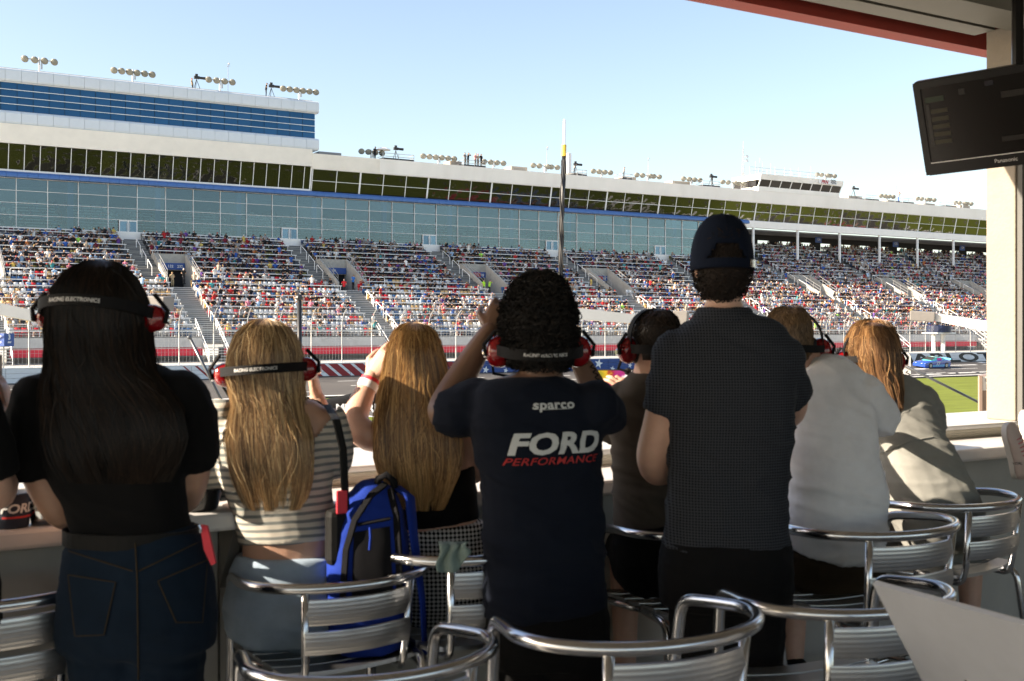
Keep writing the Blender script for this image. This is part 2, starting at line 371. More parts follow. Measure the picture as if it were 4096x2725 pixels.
# ------------------------------------------------------------------ catch fence
fence = empty('catch_fence', (0, YW + 0.9, HC - 3.2)); tag(fence, 'tall wire catch fence with steel posts curving over the track wall', 'fence')
FH = 5.0
q = MB()
prof = [(0, 0), (0, 1.5), (0, 3.0), (-0.05, 3.7), (-0.25, 4.2), (-0.62, 4.65), (-1.15, 5.0)]
q.tube([(0, y, z) for y, z in prof], 0.055, 6)
me = q.mesh('fence_post', 'galvanised')
x = 2.0
posts = []
while x < 200: posts.append(x); x += 2.95
for x in posts: link('fence_post', me, fence, (x, 0, 0))
q = MB(); t_ = 0.006
for k in range(23):
    s = k / 22
    j = min(int(s * 6), 5); f_ = s * 6 - j; y = prof[j][0] * (1 - f_) + prof[j + 1][0] * f_; z = prof[j][1] * (1 - f_) + prof[j + 1][1] * f_
    tt = 0.014 if k % 4 == 0 else t_
    q.box((-2, y - 0.08, z - tt), (203, y - 0.07, z + tt))
xx = -2.0
while xx < 203:
    q.box((xx - t_, -0.085, 0), (xx + t_, -0.075, 3.6)); xx += 0.3
o = q.build('wire_mesh', 'fence_wire', fence); o['kind'] = 'stuff'
q = MB(); q.box((-2, 0.02, 1.5), (203, 0.07, 1.56)); q.box((-2, 0.02, 3.0), (203, 0.07, 3.06)); q.build('fence_rail', 'galvanised', fence)
b = MB(); b.box((XL, YW + 0.72, ZG - 0.3), (XR, 140, HC - 3.25)); structure(b.build('walkway', 'concrete_pale'))
# ------------------------------------------------------------------ grandstand
NR = 18; TR, RI = 1.32, 0.645; Y0 = 111.5; Z0 = HC - 0.76
GX0, GX1 = 4.0, 203.0
AIS = [30.0 + 19.5 * k for k in range(-2, 10)]
VR0, VR1 = 9, 13
NRX = NR + 5                                   # the open stand on the right climbs on under the suites
XOPEN = 126.6
gs = empty('grandstand', (0, 0, 0)); tag(gs, 'big raked grandstand with white rails, coloured seats and stair aisles', 'grandstand')
def vom(a): return (a + 1.2, a + 4.9)
def low_aisle(a): return (a + 1.5, a + 3.6)
def up_aisle(a): return (a - 1.0, a + 1.1)
def spans(cuts, lo, hi):
    out = []; x = lo
    for a, c in sorted(cuts):
        if c <= lo or a >= hi: continue
        if a > x: out.append((x, a))
        x = max(x, c)
    if x < hi: out.append((x, hi))
    return out
rowspans = {}
for i in range(NRX):
    y, z = Y0 + TR * i, Z0 + RI * i
    lo = GX0 if i < NR else XOPEN
    vc = [vom(a) for a in AIS] if VR0 <= i <= VR1 else []
    for a, c in spans(vc, lo, GX1):
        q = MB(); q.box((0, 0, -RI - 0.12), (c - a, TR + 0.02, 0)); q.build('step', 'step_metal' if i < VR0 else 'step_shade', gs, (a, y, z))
    cuts = [low_aisle(a) for a in AIS] if i < VR0 else ([(up_aisle(a)[0], vom(a)[1]) for a in AIS] if i <= VR1 else [up_aisle(a) for a in AIS])
    rowspans[i] = spans(cuts, lo, GX1)
    for a, c in rowspans[i]:
        if c - a < 1: continue
        q = MB(); q.box((0.15, 0, 0.47), (c - a - 0.15, 0.30, 0.555)); n = max(2, int((c - a) / 2.4))
        for k in range(n + 1):
            xx = 0.3 + (c - a - 0.6) * k / n; q.box((xx - 0.03, 0.05, 0), (xx + 0.03, 0.10, 0.47))
        q.build('row_rail', 'rail_white', gs, (a, y + 0.03, z))
# stairs in the aisles with half steps, and their handrails
q = MB(); q.tube([(0, 0, 0), (0, 0, 0.95), (0, 0.12, 1.03), (0, 1.80, 1.85), (0, 1.92, 1.82), (0, 1.92, 0.90)], 0.035, 6)
me_h = q.mesh('handrail', 'rail_white')
for a in AIS:
    for (x0, x1), r0, r1 in ((low_aisle(a), 0, VR0 - 1), (up_aisle(a), VR0, NR - 1)):
        if x1 < 8 or x0 > 198: continue
        q = MB()
        for i in range(r0, r1 + 1):
            y, z = Y0 + TR * i, Z0 + RI * i
            q.box((x0, y - TR * 0.33, z - RI), (x1, y + 0.01, z - RI * 0.33)); q.box((x0, y - TR * 0.66, z - RI), (x1, y + 0.01, z - RI * 0.67)); q.box((x0, y + 0.02, z), (x1, y + TR - 0.02, z + 0.012))
        q.build('stair', 'step_metal' if r0 == 0 else 'concrete', gs)
        q = MB()
        for i in range(r0, r1 + 1):
            y, z = Y0 + TR * i, Z0 + RI * i
            for k_ in (0, 0.33, 0.66): q.box((x0 + 0.03, y - TR * k_ - 0.006, z - RI * (k_ + 0.33) + 0.02), (x1 - 0.03, y - TR * k_ - 0.002, z - RI * k_ - 0.05))
        q.build('stair_shade', 'riser_shade', gs)  # thin dark strips laid over the risers, their shade put in as colour
        for i in range(r0 + 1, r1 - 1, 2): link('handrail', me_h, gs, ((x0 + x1) / 2 + (0.0 if r0 else 0.95), Y0 + TR * i, Z0 + RI * i))
# vomitories: doorway through the rake with side walls, header sign and railings
for vi, a in enumerate(AIS):
    x0, x1 = vom(a)
    if x1 < 10 or x0 > 196: continue
    ya, yb = Y0 + TR * VR0, Y0 + TR * (VR1 + 1); zf = Z0 + RI * VR0 - RI; zt = Z0 + RI * VR1 + 0.2
    for s, xs_ in ((-1, x0), (1, x1 - 0.22)):
        q = MB(); q.prism([(xs_, ya - 0.3, zf), (xs_, yb, zf), (xs_, yb, zt + 0.55), (xs_, yb - 1.2, zt + 0.55), (xs_, ya - 0.3, zf + 1.0)], (0.22, 0, 0)); q.build('portal_wall', 'concrete', gs)
    q = MB(); q.box((x0 + 0.22, ya, zf - 0.1), (x1 - 0.22, yb + 3, zf)); q.build('portal_floor', 'concrete', gs)
    q = MB(); q.box((x0 + 0.22, yb - 1.2, zf + 2.15), (x1 - 0.22, yb, zt + 0.55)); q.build('portal_header', 'concrete', gs)
    q = MB(); q.box((x0 + 0.22, yb - 0.6, zf), (x1 - 0.22, yb - 0.4, zf + 2.15)); q.build('portal_shade', 'dark_void', gs)  # near-black sheet: the shade of the passage put in as colour
    q = MB(); q.bbox((x0 + 0.25, yb - 1.28, zf + 2.2), (x1 - 0.25, yb - 1.21, zf + 2.95), 0.02); sg = q.build('portal_sign', 'sign_blue', gs)
    n1 = 134 - vi
    if vi in (1, 4, 5, 6, 7, 8, 9):
        pass
    txt = {2: ('133', '132', '232'), 3: ('132', '131', ''), 4: ('131', '', '130'), 5: ('130', '', '129')}.get(vi)
    if vi >= 4:
        q = MB(); q.box((a + 2.0, yb - 1.30, zf + 2.28), (a + 3.9, yb - 1.283, zf + 2.87)); q.build('help_panel', 'sign_red', sg)
        if vi < 7: flat_text('sign_text', 'NEED HELP?', 'sign_white', (a + 2.95, yb - 1.305, zf + 2.68), (1, 0, 0), (0, 0, 1), 0.2, sg); flat_text('sign_text', 'TEXT 704-550', 'sign_white', (a + 2.95, yb - 1.305, zf + 2.44), (1, 0, 0), (0, 0, 1), 0.16, sg)
    if txt:
        for k, tx in enumerate(txt):
            if tx: flat_text('sign_number', tx, 'sign_white', (x0 + 0.8 + k * 1.05, yb - 1.29, zf + 2.57), (1, 0, 0), (0, 0, 1), 0.42, sg, bold=0.01)
    for xs_ in (x0 + 0.11, x1 - 0.11):
        q = MB()
        p0, p1 = Vector((xs_, ya - 0.2, zf + 1.0)), Vector((xs_, yb - 1.1, zt + 0.55))
        for h in (0.45, 0.9): q.tube([p0 + Vector((0, 0, h)), p1 + Vector((0, 0, h))], 0.03, 5)
        for k in range(5):
            w = p0.lerp(p1, k / 4); q.tube([w, w + Vector((0, 0, 0.9))], 0.03, 5)
        q.build('portal_railing', 'equipment_grey', gs)
    q = MB(); zz = Z0 + RI * VR0
    q.tube([(x1 + 0.4, ya - 0.1, zz), (x1 + 0.4, ya - 0.1, zz + 0.9), (x1 + 0.55, ya - 0.1, zz + 1.02), (x1 + 2.2, ya - 0.1, zz + 1.02), (x1 + 2.35, ya - 0.1, zz + 0.9), (x1 + 2.35, ya - 0.1, zz)], 0.035, 6)
    q.tube([(x1 + 0.4, ya - 0.1, zz + 0.5), (x1 + 2.35, ya - 0.1, zz + 0.5)], 0.03, 6); q.build('front_loop_rail', 'rail_white', gs)
# front wall, red banner, front railing and the stair flights down to the walkway
yf = Y0 - 0.9
for a, c in spans([low_aisle(a) for a in AIS], GX0, GX1):
    q = MB(); q.box((a, yf, HC - 1.80), (c, yf + 0.2, HC - 0.78)); q.box((a, yf, HC - 0.86), (c, Y0 + 0.05, HC - 0.76)); q.build('front_wall', 'step_metal', gs)
    q = MB(); q.box((a, yf - 0.02, HC - 2.62), (c, yf, HC - 1.83)); q.build('red_banner', 'red_banner', gs)
    q = MB(); q.box((a, yf + 1.6, HC - 3.25), (c, yf + 1.8, HC - 1.8)); q.build('undercroft', 'concrete_dark', gs)
    q = MB()
    for h in (0.25, 0.6, 0.98): q.tube([(a, yf + 0.05, HC - 0.76 + h), (c, yf + 0.05, HC - 0.76 + h)], 0.028, 5)
    n = int((c - a) / 1.9)
    for k in range(n + 1): xx = a + 0.05 + (c - a - 0.1) * k / n; q.tube([(xx, yf + 0.05, HC - 2.0), (xx, yf + 0.05, HC + 0.22)], 0.03, 5)
    q.build('front_railing', 'galvanised', gs)
for a in AIS:
    x0, x1 = low_aisle(a)
    if x1 < 8 or x0 > 198: continue
    q = MB()
    for k in range(9):
        z = HC - 0.76 - 0.27 * (k + 1); q.box((x0, Y0 - 0.35 * (k + 1), z - 0.06), (x1, Y0 - 0.35 * k, z))
    q.prism([(x0, Y0, HC - 0.9), (x0, Y0, HC - 1.3), (x0, Y0 - 3.15, HC - 3.25), (x0, Y0 - 3.15, HC - 3.0)], (0.05, 0, 0)); q.build('stair_flight', 'step_metal', gs)
    for xs_ in (x0, x1):
        q = MB(); p0, p1 = Vector((xs_, Y0 + 1.6, HC + 0.0)), Vector((xs_, Y0 - 3.1, HC - 3.2))
        for h in (0.5, 1.0): q.tube([p0 + Vector((0, 0, h)), p1 + Vector((0, 0, h))], 0.04, 6)
        for k in range(5): w = p0.lerp(p1, k / 4); q.tube([w, w + Vector((0, 0, 1.0))], 0.035, 6)
        q.build('flight_railing', 'rail_white', gs)
# ------------------------------------------------------------------ suite building behind the stand
YB = 135.6
PIT = 3.25
sb = empty('suite_building', (0, YB, 0)); tag(sb, 'long white suite building with tall teal glass wall and blue awning over stand', 'building')
XT = 52.2                                  # right end of the tower
def zr(h): return ZA(h, YB)
zg0, zg1 = zr(409), zr(606)
gx = [11.5 + PIT * k for k in range(36)]   # mullion lines of the tall glass wall
gx = [x for x in gx if x < XOPEN]
xg_end = gx[-1]
q = MB(); q.box((GX0, -0.1, zr(340)), (xg_end, 0.35, zg0)); q.build('plinth', 'fascia_white', sb)
nrow = 4; ph = (zg1 - zg0) / nrow
doors = [a for a in AIS if 8 < a < 115]
pm = {}
def pane_mesh(w, h, m, name='pane', th=0.03):
    k = (round(w, 3), round(h, 3), m, name)
    if k not in pm:
        q = MB(); q.box((0, 0, 0), (w, th, h)); pm[k] = q.mesh(name, m)
    return pm[k]
for i, x in enumerate(gx[:-1]):
    dr = any(x < a < x + PIT and abs(a - (x + PIT - 1.05)) < 1.2 for a in doors)
    for r in range(nrow):
        if dr and r == 0:
            w = PIT - 2.1 - 0.1; link('pane', pane_mesh(w, ph - 0.07, 'glass_wall'), sb, (x + 0.04, 0.10, zg0 + r * ph + 0.035)); continue
        link('pane', pane_mesh(PIT - 0.08, ph - 0.07, 'glass_wall'), sb, (x + 0.04, 0.10, zg0 + r * ph + 0.035))
    if dr:
        d = empty('door', (x + PIT - 2.05, 0.0, zr(399) - 0.25)); d.parent = sb; hh = zg0 + ph - zr(399) + 0.2
        q = MB()
        for a_, c_ in (((0, -0.05, 0), (0.1, 0.1, hh)), ((1.95, -0.05, 0), (2.05, 0.1, hh)), ((0.1, -0.05, hh - 0.1), (1.95, 0.1, hh)), ((0.98, -0.05, 0), (1.07, 0.1, hh - 0.1)), ((0.1, -0.05, 0), (0.98, 0.1, 0.12)), ((1.07, -0.05, 0), (1.95, 0.1, 0.12))): q.box(a_, c_)
        q.build('door_frame', 'rail_white', d)
        for xx in (0.1, 1.07): link('door_pane', pane_mesh(0.88, hh - 0.22, 'glass_door', 'door_pane'), d, (xx, 0.02, 0.12))
        q = MB(); q.box((0.86, -0.10, 0.6), (0.9, -0.055, 1.6)); q.box((1.15, -0.10, 0.6), (1.19, -0.055, 1.6)); q.build('door_handle', 'rail_white', d)
q = MB(); q.box((-0.028, -0.03, 0), (0.028, 0.12, zg1 - zg0)); mm = q.mesh('mullion', 'rail_white')
for x in gx: link('mullion', mm, sb, (x, 0, zg0))
for r in range(nrow + 1):
    q = MB(); q.box((gx[0], -0.02, zg0 + r * ph - 0.022), (xg_end, 0.11, zg0 + r * ph + 0.022)); q.build('transom', 'rail_white', sb)
# rounded blue awning above the glass wall, one panel after another
za0, za1 = zr(607), zr(632)
prof = [(-0.12, 0), (-0.85, 0.02), (-0.88, 0.12), (-0.78, 0.30), (-0.55, 0.44), (-0.2, 0.52), (-0.12, 0.52)]
q = MB(); s_ = (za1 - za0) / 0.52
q.prism([(0.02, y, z * s_) for y, z in prof], (PIT / 3 - 0.03, 0, 0)); mm = q.mesh('awning_panel', 'awning_blue')
x = gx[0]
while x < xg_end - 0.5: link('awning_panel', mm, sb, (x, 0, za0)); x += PIT / 3
# inside the glass: rows that climb to a back wall
inn = empty('glazed_terrace', (0, YB, 0)); tag(inn, 'dim glazed seating terrace with white rails behind the teal glass wall', 'terrace')
for i in range(10):
    q = MB(); q.box((0, 0, -0.6), (xg_end - GX0, 0.95, 0)); q.build('step', 'inside_dark', inn, (GX0, 0.9 + 0.9 * i, zr(400) - 0.5 + 0.42 * i))
    for x in gx[::2]:
        q = MB(); q.box((0, 0, 0.68), (4.6, 0.12, 0.76)); q.build('row_rail', 'rail_white', inn, (x + 0.6, 0.95 + 0.9 * i, zr(400) - 0.5 + 0.42 * i))
q = MB(); q.box((GX0, 10, zr(380)), (xg_end, 10.2, zr(640))); q.build('back_wall', 'inside_dark', inn)
q = MB(); q.box((GX0, 0.3, zr(615)), (xg_end, 10, zr(625))); q.build('ceiling_slab', 'inside_dark', inn)
q = MB(); q.box((xg_end, 0.2, zr(380)), (xg_end + 0.25, 10, zr(640))); q.build('end_wall', 'inside_dark', inn)
for x in gx[1::3]:
    q = MB(); q.bbox((x - 0.95, 0.9, zr(395)), (x - 0.35, 1.4, zr(614)), 0.05); q.build('blue_column', 'inside_blue', inn)
# window strip of the suites, leaning out, over the awning
zs0, zs1, zs1r = zr(640), zr(742), zr(733)
lean = math.tan(R(13)); q = MB()
def lean_pane(w, h, name='suite_pane'):
    k = ('lp', round(w, 3), round(h, 3))
    if k not in pm:
        q = MB(); q.prism([(0, 0, 0), (w, 0, 0), (w, -h * lean, h), (0, -h * lean, h)], (0, 0.03, 0)); pm[k] = q.mesh(name, 'glass_suite')
    return pm[k]
q = MB(); q.box((GX0, -0.06, za1 - 0.02), (XT, 0.3, zs0)); q.build('sill_band', 'fascia_white', sb)
yl = 0.25
def mull(x, z0, z1, w=0.036):
    q = MB(); h = z1 - z0; q.prism([(x - w, yl - 0.05, z0), (x + w, yl - 0.05, z0), (x + w, yl - 0.05 - h * lean, z1), (x - w, yl - 0.05 - h * lean, z1)], (0, 0.12, 0)); q.build('mullion', 'rail_white', sb)
x = 10.7; n = 0
while x < XT - 0.2:
    w = min(PIT / 2, XT - x); link('suite_pane', lean_pane(w - 0.07, zs1 - zs0 - 0.06), sb, (x + 0.035, yl, zs0 + 0.03)); mull(x, zs0, zs1); x += PIT / 2
mull(XT, zs0, zs1, 0.09)
x = XT + 0.2; zs0r = zr(630); zmid = zr(681)
GXE = GX1
while x < GXE - 1:
    for z0, z1 in ((zs0r, zmid), (zmid, zs1r)):
        off = (z0 - zs0r) * lean
        link('suite_pane', lean_pane(PIT - 0.08, z1 - z0 - 0.06), sb, (x + 0.04, yl - off - 0.03 * lean, z0 + 0.03))
    big = round((x - XT) / PIT) % 3 == 2
    mull(x, zs0r, zs1r, 0.11 if big else 0.045); x += PIT
for z0 in (zs0r, zmid, zs1r):
    q = MB(); off = (z0 - zs0r) * lean; q.box((XT + 0.2, yl - 0.045 - off, z0 - 0.03), (GXE, yl + 0.08 - off, z0 + 0.03)); q.build('transom', 'rail_white', sb)
q = MB(); q.box((GX0, yl - 0.03, zs1 - 0.02), (XT, yl + 0.1, zs1 + 0.02)); q.build('transom', 'rail_white', sb)
# dim rooms behind the suite windows
q = MB(); q.box((GX0, 5.0, zs0 - 0.3), (GXE, 5.2, zr(800))); q.build('suite_back_wall', 'inside_dark', sb)
q = MB(); q.box((GX0, 0.4, zs0 - 0.35), (GXE, 5.0, zs0 - 0.2)); q.build('suite_floor', 'inside_dark', sb)
# fascia over the windows
zf1 = zr(802)
q = MB(); h = zr(820) - zs1; q.prism([(GX0, -0.55, zs1 + 0.021), (GX0, -0.75, zr(820)), (GX0, 1.5, zr(820)), (GX0, 1.5, zs1 + 0.021)], (XT - GX0, 0, 0)); q.build('fascia', 'fascia_corrugated', sb)
q = MB(); q.prism([(XT, -0.55, zs1r + 0.031), (XT, -0.80, zf1), (XT, 0.6, zf1), (XT, 0.6, zs1r + 0.031)], (9.2, 0, 0)); q.build('fascia', 'fascia_corrugated', sb)
q = MB(); q.prism([(XT + 9.2, -0.62, zs1r + 0.031), (XT + 9.2, -0.92, zf1 + 0.02), (XT + 9.2, 0.6, zf1 + 0.02), (XT + 9.2, 0.6, zs1r + 0.031)], (GXE - XT - 9.2, 0, 0)); q.build('fascia', 'fascia_white', sb)
q = MB(); q.box((GX0, 0.6, zf1 - 0.4), (GXE, 14, zf1 - 0.15)); q.build('roof_deck', 'concrete', sb)
# open part on the right: beam, columns, dark back wall with daylight slots
q = MB(); q.bbox((XOPEN - 2, -0.15, zr(588)), (GXE, 0.45, zs0r - 0.035), 0.03); q.build('beam', 'fascia_white', sb)
q = MB(); q.box((XOPEN - 0.4, 0.5, zr(575)), (GXE, 9.0, zr(582))); q.build('soffit', 'concrete_dark', sb)
x = XOPEN + 0.3
while x < GXE:
    q = MB(); q.bbox((x - 0.16, -0.05, Z0 + RI * 15), (x + 0.16, 0.27, zr(589)), 0.03); q.build('column', 'rail_white', sb)
    x += 9.75
yb2 = TR * NRX + Y0 - YB + 0.05; ztop = Z0 + RI * NRX
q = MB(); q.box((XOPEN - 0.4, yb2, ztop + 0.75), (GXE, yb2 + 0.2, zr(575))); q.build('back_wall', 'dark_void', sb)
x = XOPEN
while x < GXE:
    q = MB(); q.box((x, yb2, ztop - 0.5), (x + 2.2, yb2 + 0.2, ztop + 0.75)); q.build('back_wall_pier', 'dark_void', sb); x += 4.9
for k, (xx, num) in enumerate(((XOPEN + 1.1, '127'), (XOPEN + 19, '126'), (XOPEN + 38.5, '125'), (XOPEN + 57, '124'))):
    q = MB(); q.bbox((xx, yb2 - 1.5, zr(588) - 1.3), (xx + 1.5, yb2 - 1.42, zr(588) - 0.2), 0.02); s = q.build('section_sign', 'sign_blue', sb)
    flat_text('sign_number', num, 'sign_white', (xx + 0.75, YB + yb2 - 1.515, zr(588) - 0.75), (1, 0, 0), (0, 0, 1), 0.6, None).parent = s
    s.children[0].location = (0, -YB, 0)
# ------------------------------------------------------------------ tower block
tw = empty('glass_tower_block', (0, YB, zr(817))); tag(tw, 'upper tower block with blue ribbon windows between pale rounded metal bands', 'building')
def tz(h): return zr(h) - zr(817)
TP = 1.65
cnt = 0
for (h0_, h1_) in ((818, 871), (988, 1042)):
    x = XT + 0.9; first = True
    z0, z1 = tz(h0_), tz(h1_); rr = 0.28
    pts = [(0.15, z0), (-0.75 + rr, z0), (-0.75 + 0.08, z0 + 0.1), (-0.75, z0 + rr), (-0.75, z1 - rr), (-0.75 + 0.08, z1 - 0.1), (-0.75 + rr, z1), (0.15, z1)]
    q = MB(); q.prism([(0, y, z) for y, z in pts], (TP - 0.025, 0, 0)); mm = q.mesh('band_panel', 'fascia_panel')
    while x > 8:
        link('band_panel', mm, tw, (x - TP, 0, 0)); x -= TP
    q = MB(); q.box((8, 0.15, z0 + 0.02), (XT + 0.85, 9, z1 - 0.02)); q.build('band_core', 'fascia_panel', tw)
zt0, zt1 = tz(871.5), tz(987.5); n = 4; ph = (zt1 - zt0) / n
x = XT + 0.5
q = MB(); q.box((0.03, 0, 0.03), (TP - 0.03, 0.05, ph - 0.03)); mm = q.mesh('pane', 'glass_tower')
while x > 8:
    for r in range(n): link('pane', mm, tw, (x - TP, -0.32, zt0 + r * ph))
    x -= TP
q = MB(); q.box((8, -0.26, zt0), (XT + 0.49, 8.5, zt1)); q.build('core', 'dark_void', tw)
for r in range(n + 1):
    q = MB(); z = zt0 + r * ph; q.bbox((8, -0.42, z - 0.03), (XT + 0.53, -0.27, z + 0.03), 0.008); q.build('window_bar', 'rail_white', tw)
q = MB(); q.box((8, -0.2, tz(1042)), (XT + 0.3, 8, tz(1042) + 0.12)); q.box((8, 2.0, tz(1042) + 0.12), (XT - 8, 6, tz(1042) + 0.5)); q.build('roof_edge', 'concrete', tw)
ZROOF = zf1; ZTOWER = zr(1042) + 0.12
# ------------------------------------------------------------------ booth on the roof
bt = empty('radio_booth', (0, YB, ZROOF)); tag(bt, 'white radio booth with slanted windows and sign standing on suite roof', 'booth')
xb0, xb1 = XA(3035, YB - 1), XA(3358, YB - 1); zb = zr(866) - ZROOF; zb2 = zr(828) - ZROOF; zb3 = zr(898) - ZROOF
q = MB(); q.prism([(xb0, -0.96, 0.03), (xb0, -1.0, zb2), (xb0, 5, zb2), (xb0, 5, 0.03)], (xb1 - xb0, 0, 0)); q.build('base_wall', 'fascia_white', bt)
q = MB(); q.prism([(xb0 - 0.2, -1.55, zb), (xb0 - 0.2, -1.75, zb3), (xb0 - 0.2, 5, zb3), (xb0 - 0.2, 5, zb)], (xb1 - xb0 + 0.4, 0, 0)); q.build('roof_band', 'fascia_white', bt)
nb_ = 8; wv = (xb1 - xb0) / nb_; hb = zb - zb2
for k in range(nb_):
    q = MB(); q.prism([(0.1, -0.95, zb2), (wv - 0.1, -0.95, zb2), (wv - 0.1, -1.45, zb), (0.1, -1.45, zb)], (0, 0.05, 0)); q.build('pane', 'glass_booth', bt, (xb0 + k * wv, 0, 0))
for k in range(nb_ + 1):
    x = xb0 + k * wv; q = MB(); q.prism([(x - 0.09, -0.98, zb2), (x + 0.09, -0.98, zb2), (x + 0.09, -1.5, zb), (x - 0.09, -1.5, zb)], (0, 0.15, 0)); q.build('mullion', 'white_paint', bt)
q = MB(); q.box((xb0 + 0.05, -0.3, zb2), (xb1 - 0.05, 4.9, zb)); q.build('room_shade', 'dark_void', bt)  # solid dark block added so the windows read as a shaded room
q = MB(); xs_ = xb1 - 5.6; q.box((xs_, -1.78, zb + 0.12), (xs_ + 4.1, -1.70, zb3 - 0.1)); sg = q.build('sign', 'sign_white', bt)
flat_text('sign_text', 'PRN', 'sign_red', (xs_ + 1.3, YB - 1.80, ZROOF + (zb + zb3) / 2), (1, 0, 0), (0, 0, 1), 0.8, None, bold=0.03, shear=0.25).parent = sg
sg.children[0].location = (0, -YB, -ZROOF)
q = MB()
for i in range(6):
    for j in range(4):
        if (i + j) % 2: q.box((xs_ + 2.75 + i * 0.2, -1.80, zb + 0.25 + j * 0.18), (xs_ + 2.95 + i * 0.2, -1.785, zb + 0.43 + j * 0.18))
q.build('sign_chequer', 'letter_black', sg)
q = MB()
for h in (0.55, 1.1): q.tube([(xb0 - 1.5, -0.6, zb3 + h), (xb1 - 5, -0.6, zb3 + h)], 0.04, 5)
for k in range(9): x = xb0 - 1.5 + (xb1 - xb0 - 3.5) * k / 8; q.tube([(x, -0.6, zb3 - (0.4 if k == 0 else 0)), (x, -0.6, zb3 + 1.1)], 0.04, 5)
q.build('roof_railing', 'galvanised', bt)
for k, (px, py0) in enumerate(((3023, 645), (3040, 632), (3050, 640), (3083, 655), (3100, 668), (3139, 672), (3162, 675), (3194, 672), (3243, 668))):
    p = PY(px, py0, YB + 0.5); q = MB(); q.tube([(p.x, 0.5, zb3 - 0.1), (p.x, 0.5, p.z - ZROOF)], 0.035, 5); q.build('whip_antenna', 'galvanised', bt)
# lattice mast left of the booth
pm_ = PY(2973, 560, YB + 1.5); mz = pm_.z
ms = empty('lattice_mast', (pm_.x, YB + 1.5, ZROOF - 0.2)); tag(ms, 'thin lattice radio mast with dishes beside the rooftop booth', 'mast')
q = MB(); H = mz - ZROOF
for a in range(3):
    an = a * 2.094; q.tube([(0.42 * math.cos(an), 0.42 * math.sin(an), 0), (0.12 * math.cos(an), 0.12 * math.sin(an), H * 0.85)], 0.04, 4)
for k in range(22):
    z0, z1 = H * 0.85 * k / 22, H * 0.85 * (k + 1) / 22
    for a in range(3):
        r0, r1 = 0.42 - 0.3 * k / 22, 0.42 - 0.3 * (k + 1) / 22; a0, a1 = a * 2.094, (a + 1) * 2.094
        q.tube([(r0 * math.cos(a0), r0 * math.sin(a0), z0), (r1 * math.cos(a1), r1 * math.sin(a1), z1)], 0.02, 3)
q.build('lattice', 'galvanised', ms)
q = MB(); q.tube([(0, 0, H * 0.84), (0, 0, H)], 0.03, 5); q.build('tip', 'galvanised', ms)
for z, s in ((0.35, -1), (0.62, 1), (0.7, 1)):
    q = MB(); q.lathe((0.45 * s, -0.3, H * z), [(0.02, 0), (0.22, 0.06), (0.3, 0.16)], 10, axis=Matrix.Rotation(R(80), 3, 'X')); q.tube([(0, 0, H * z), (0.45 * s, -0.25, H * z)], 0.03, 4); q.build('dish', 'white_paint', ms)
# ------------------------------------------------------------------ floodlight clusters along the roofs
def floodlight(px, py_bar, py_base, n, spread, label, Y=YB + 1.2):
    p = PY(px, py_bar, Y); base = PY(px, py_base, Y)
    t = empty('floodlight_cluster', (p.x, Y, base.z)); tag(t, label, 'floodlights', 'floodlight clusters along the roof edge'); h = p.z - base.z
    q = MB(); q.tube([(0, 0, -0.3), (0, 0, h + 0.25)], 0.09, 6); q.box((0.16, -0.08, h * 0.3), (0.34, 0.08, h + 0.15)); q.build('pole', 'galvanised', t)
    q = MB(); q.box((-spread / 2, -0.05, h - 0.06), (spread / 2, 0.05, h + 0.05)); q.build('crossbar', 'galvanised', t)
    M = Matrix.Rotation(R(-28), 3, 'Z') @ Matrix.Rotation(R(125), 3, 'X')
    for k in range(n):
        x = -spread / 2 + spread * (k + 0.15) / (n - 0.7) if n > 1 else 0
        if abs(x) < 0.35: x += 0.45
        q = MB(); q.lathe((x, -0.25, h - 0.12), [(0.06, -0.42), (0.2, -0.38), (0.34, -0.2), (0.42, 0.02)], 10, axis=M); lp = q.build('lamp', 'lamp_shell', t, smooth=True)
        q = MB(); q.lathe((x, -0.25, h - 0.12), [(0.40, 0.025), (0.36, 0.07), (0.02, 0.09)], 10, axis=M); q.build('lens', 'lamp_lens', lp, smooth=True)
for a in ((157, 240, 292, 4, 3.4, 'four-lamp floodlight cluster on tower roof, first from the photo\'s left edge'),
          (531, 288, 330, 6, 4.6, 'six-lamp floodlight cluster on tower roof left of kneeling camera operator'),
          (880, 322, 366, 4, 3.2, 'four-lamp floodlight cluster on tower roof beside slim weather mast'),
          (1196, 360, 400, 6, 4.6, 'six-lamp floodlight cluster on right end of tower roof'),
          (1484, 607, 640, 4, 3.2, 'four-lamp floodlight cluster on suite roof beside the white umbrella'),
          (1752, 628, 660, 6, 5.0, 'six-lamp floodlight cluster on suite roof left of the standing group'),
          (1972, 648, 676, 4, 3.4, 'four-lamp floodlight cluster on suite roof right of the standing group'),
          (2178, 664, 695, 5, 4.4, 'five-lamp floodlight cluster on suite roof just left of antenna pole'),
          (2404, 686, 712, 4, 3.4, 'four-lamp floodlight cluster on suite roof just right of antenna pole'),
          (2589, 702, 726, 5, 4.6, 'five-lamp floodlight cluster on roof above the cap-wearing man, leftmost there'),
          (2763, 716, 742, 4, 3.6, 'four-lamp floodlight cluster on roof directly above the navy cap'),
          (2930, 730, 756, 5, 4.8, 'five-lamp floodlight cluster at foot of the lattice mast'),
          (3545, 784, 806, 4, 3.4, 'four-lamp floodlight cluster on roof, first right of the booth'),
          (3700, 796, 822, 5, 4.8, 'five-lamp floodlight cluster on roof between booth and pillar'),
          (3850, 812, 834, 5, 4.8, 'five-lamp floodlight cluster on roof nearest the pillar')): floodlight(*a)
floodlight(3300, 700, 725, 5, 4.4, 'floodlight cluster on top of the radio booth roof', YB + 0.5)
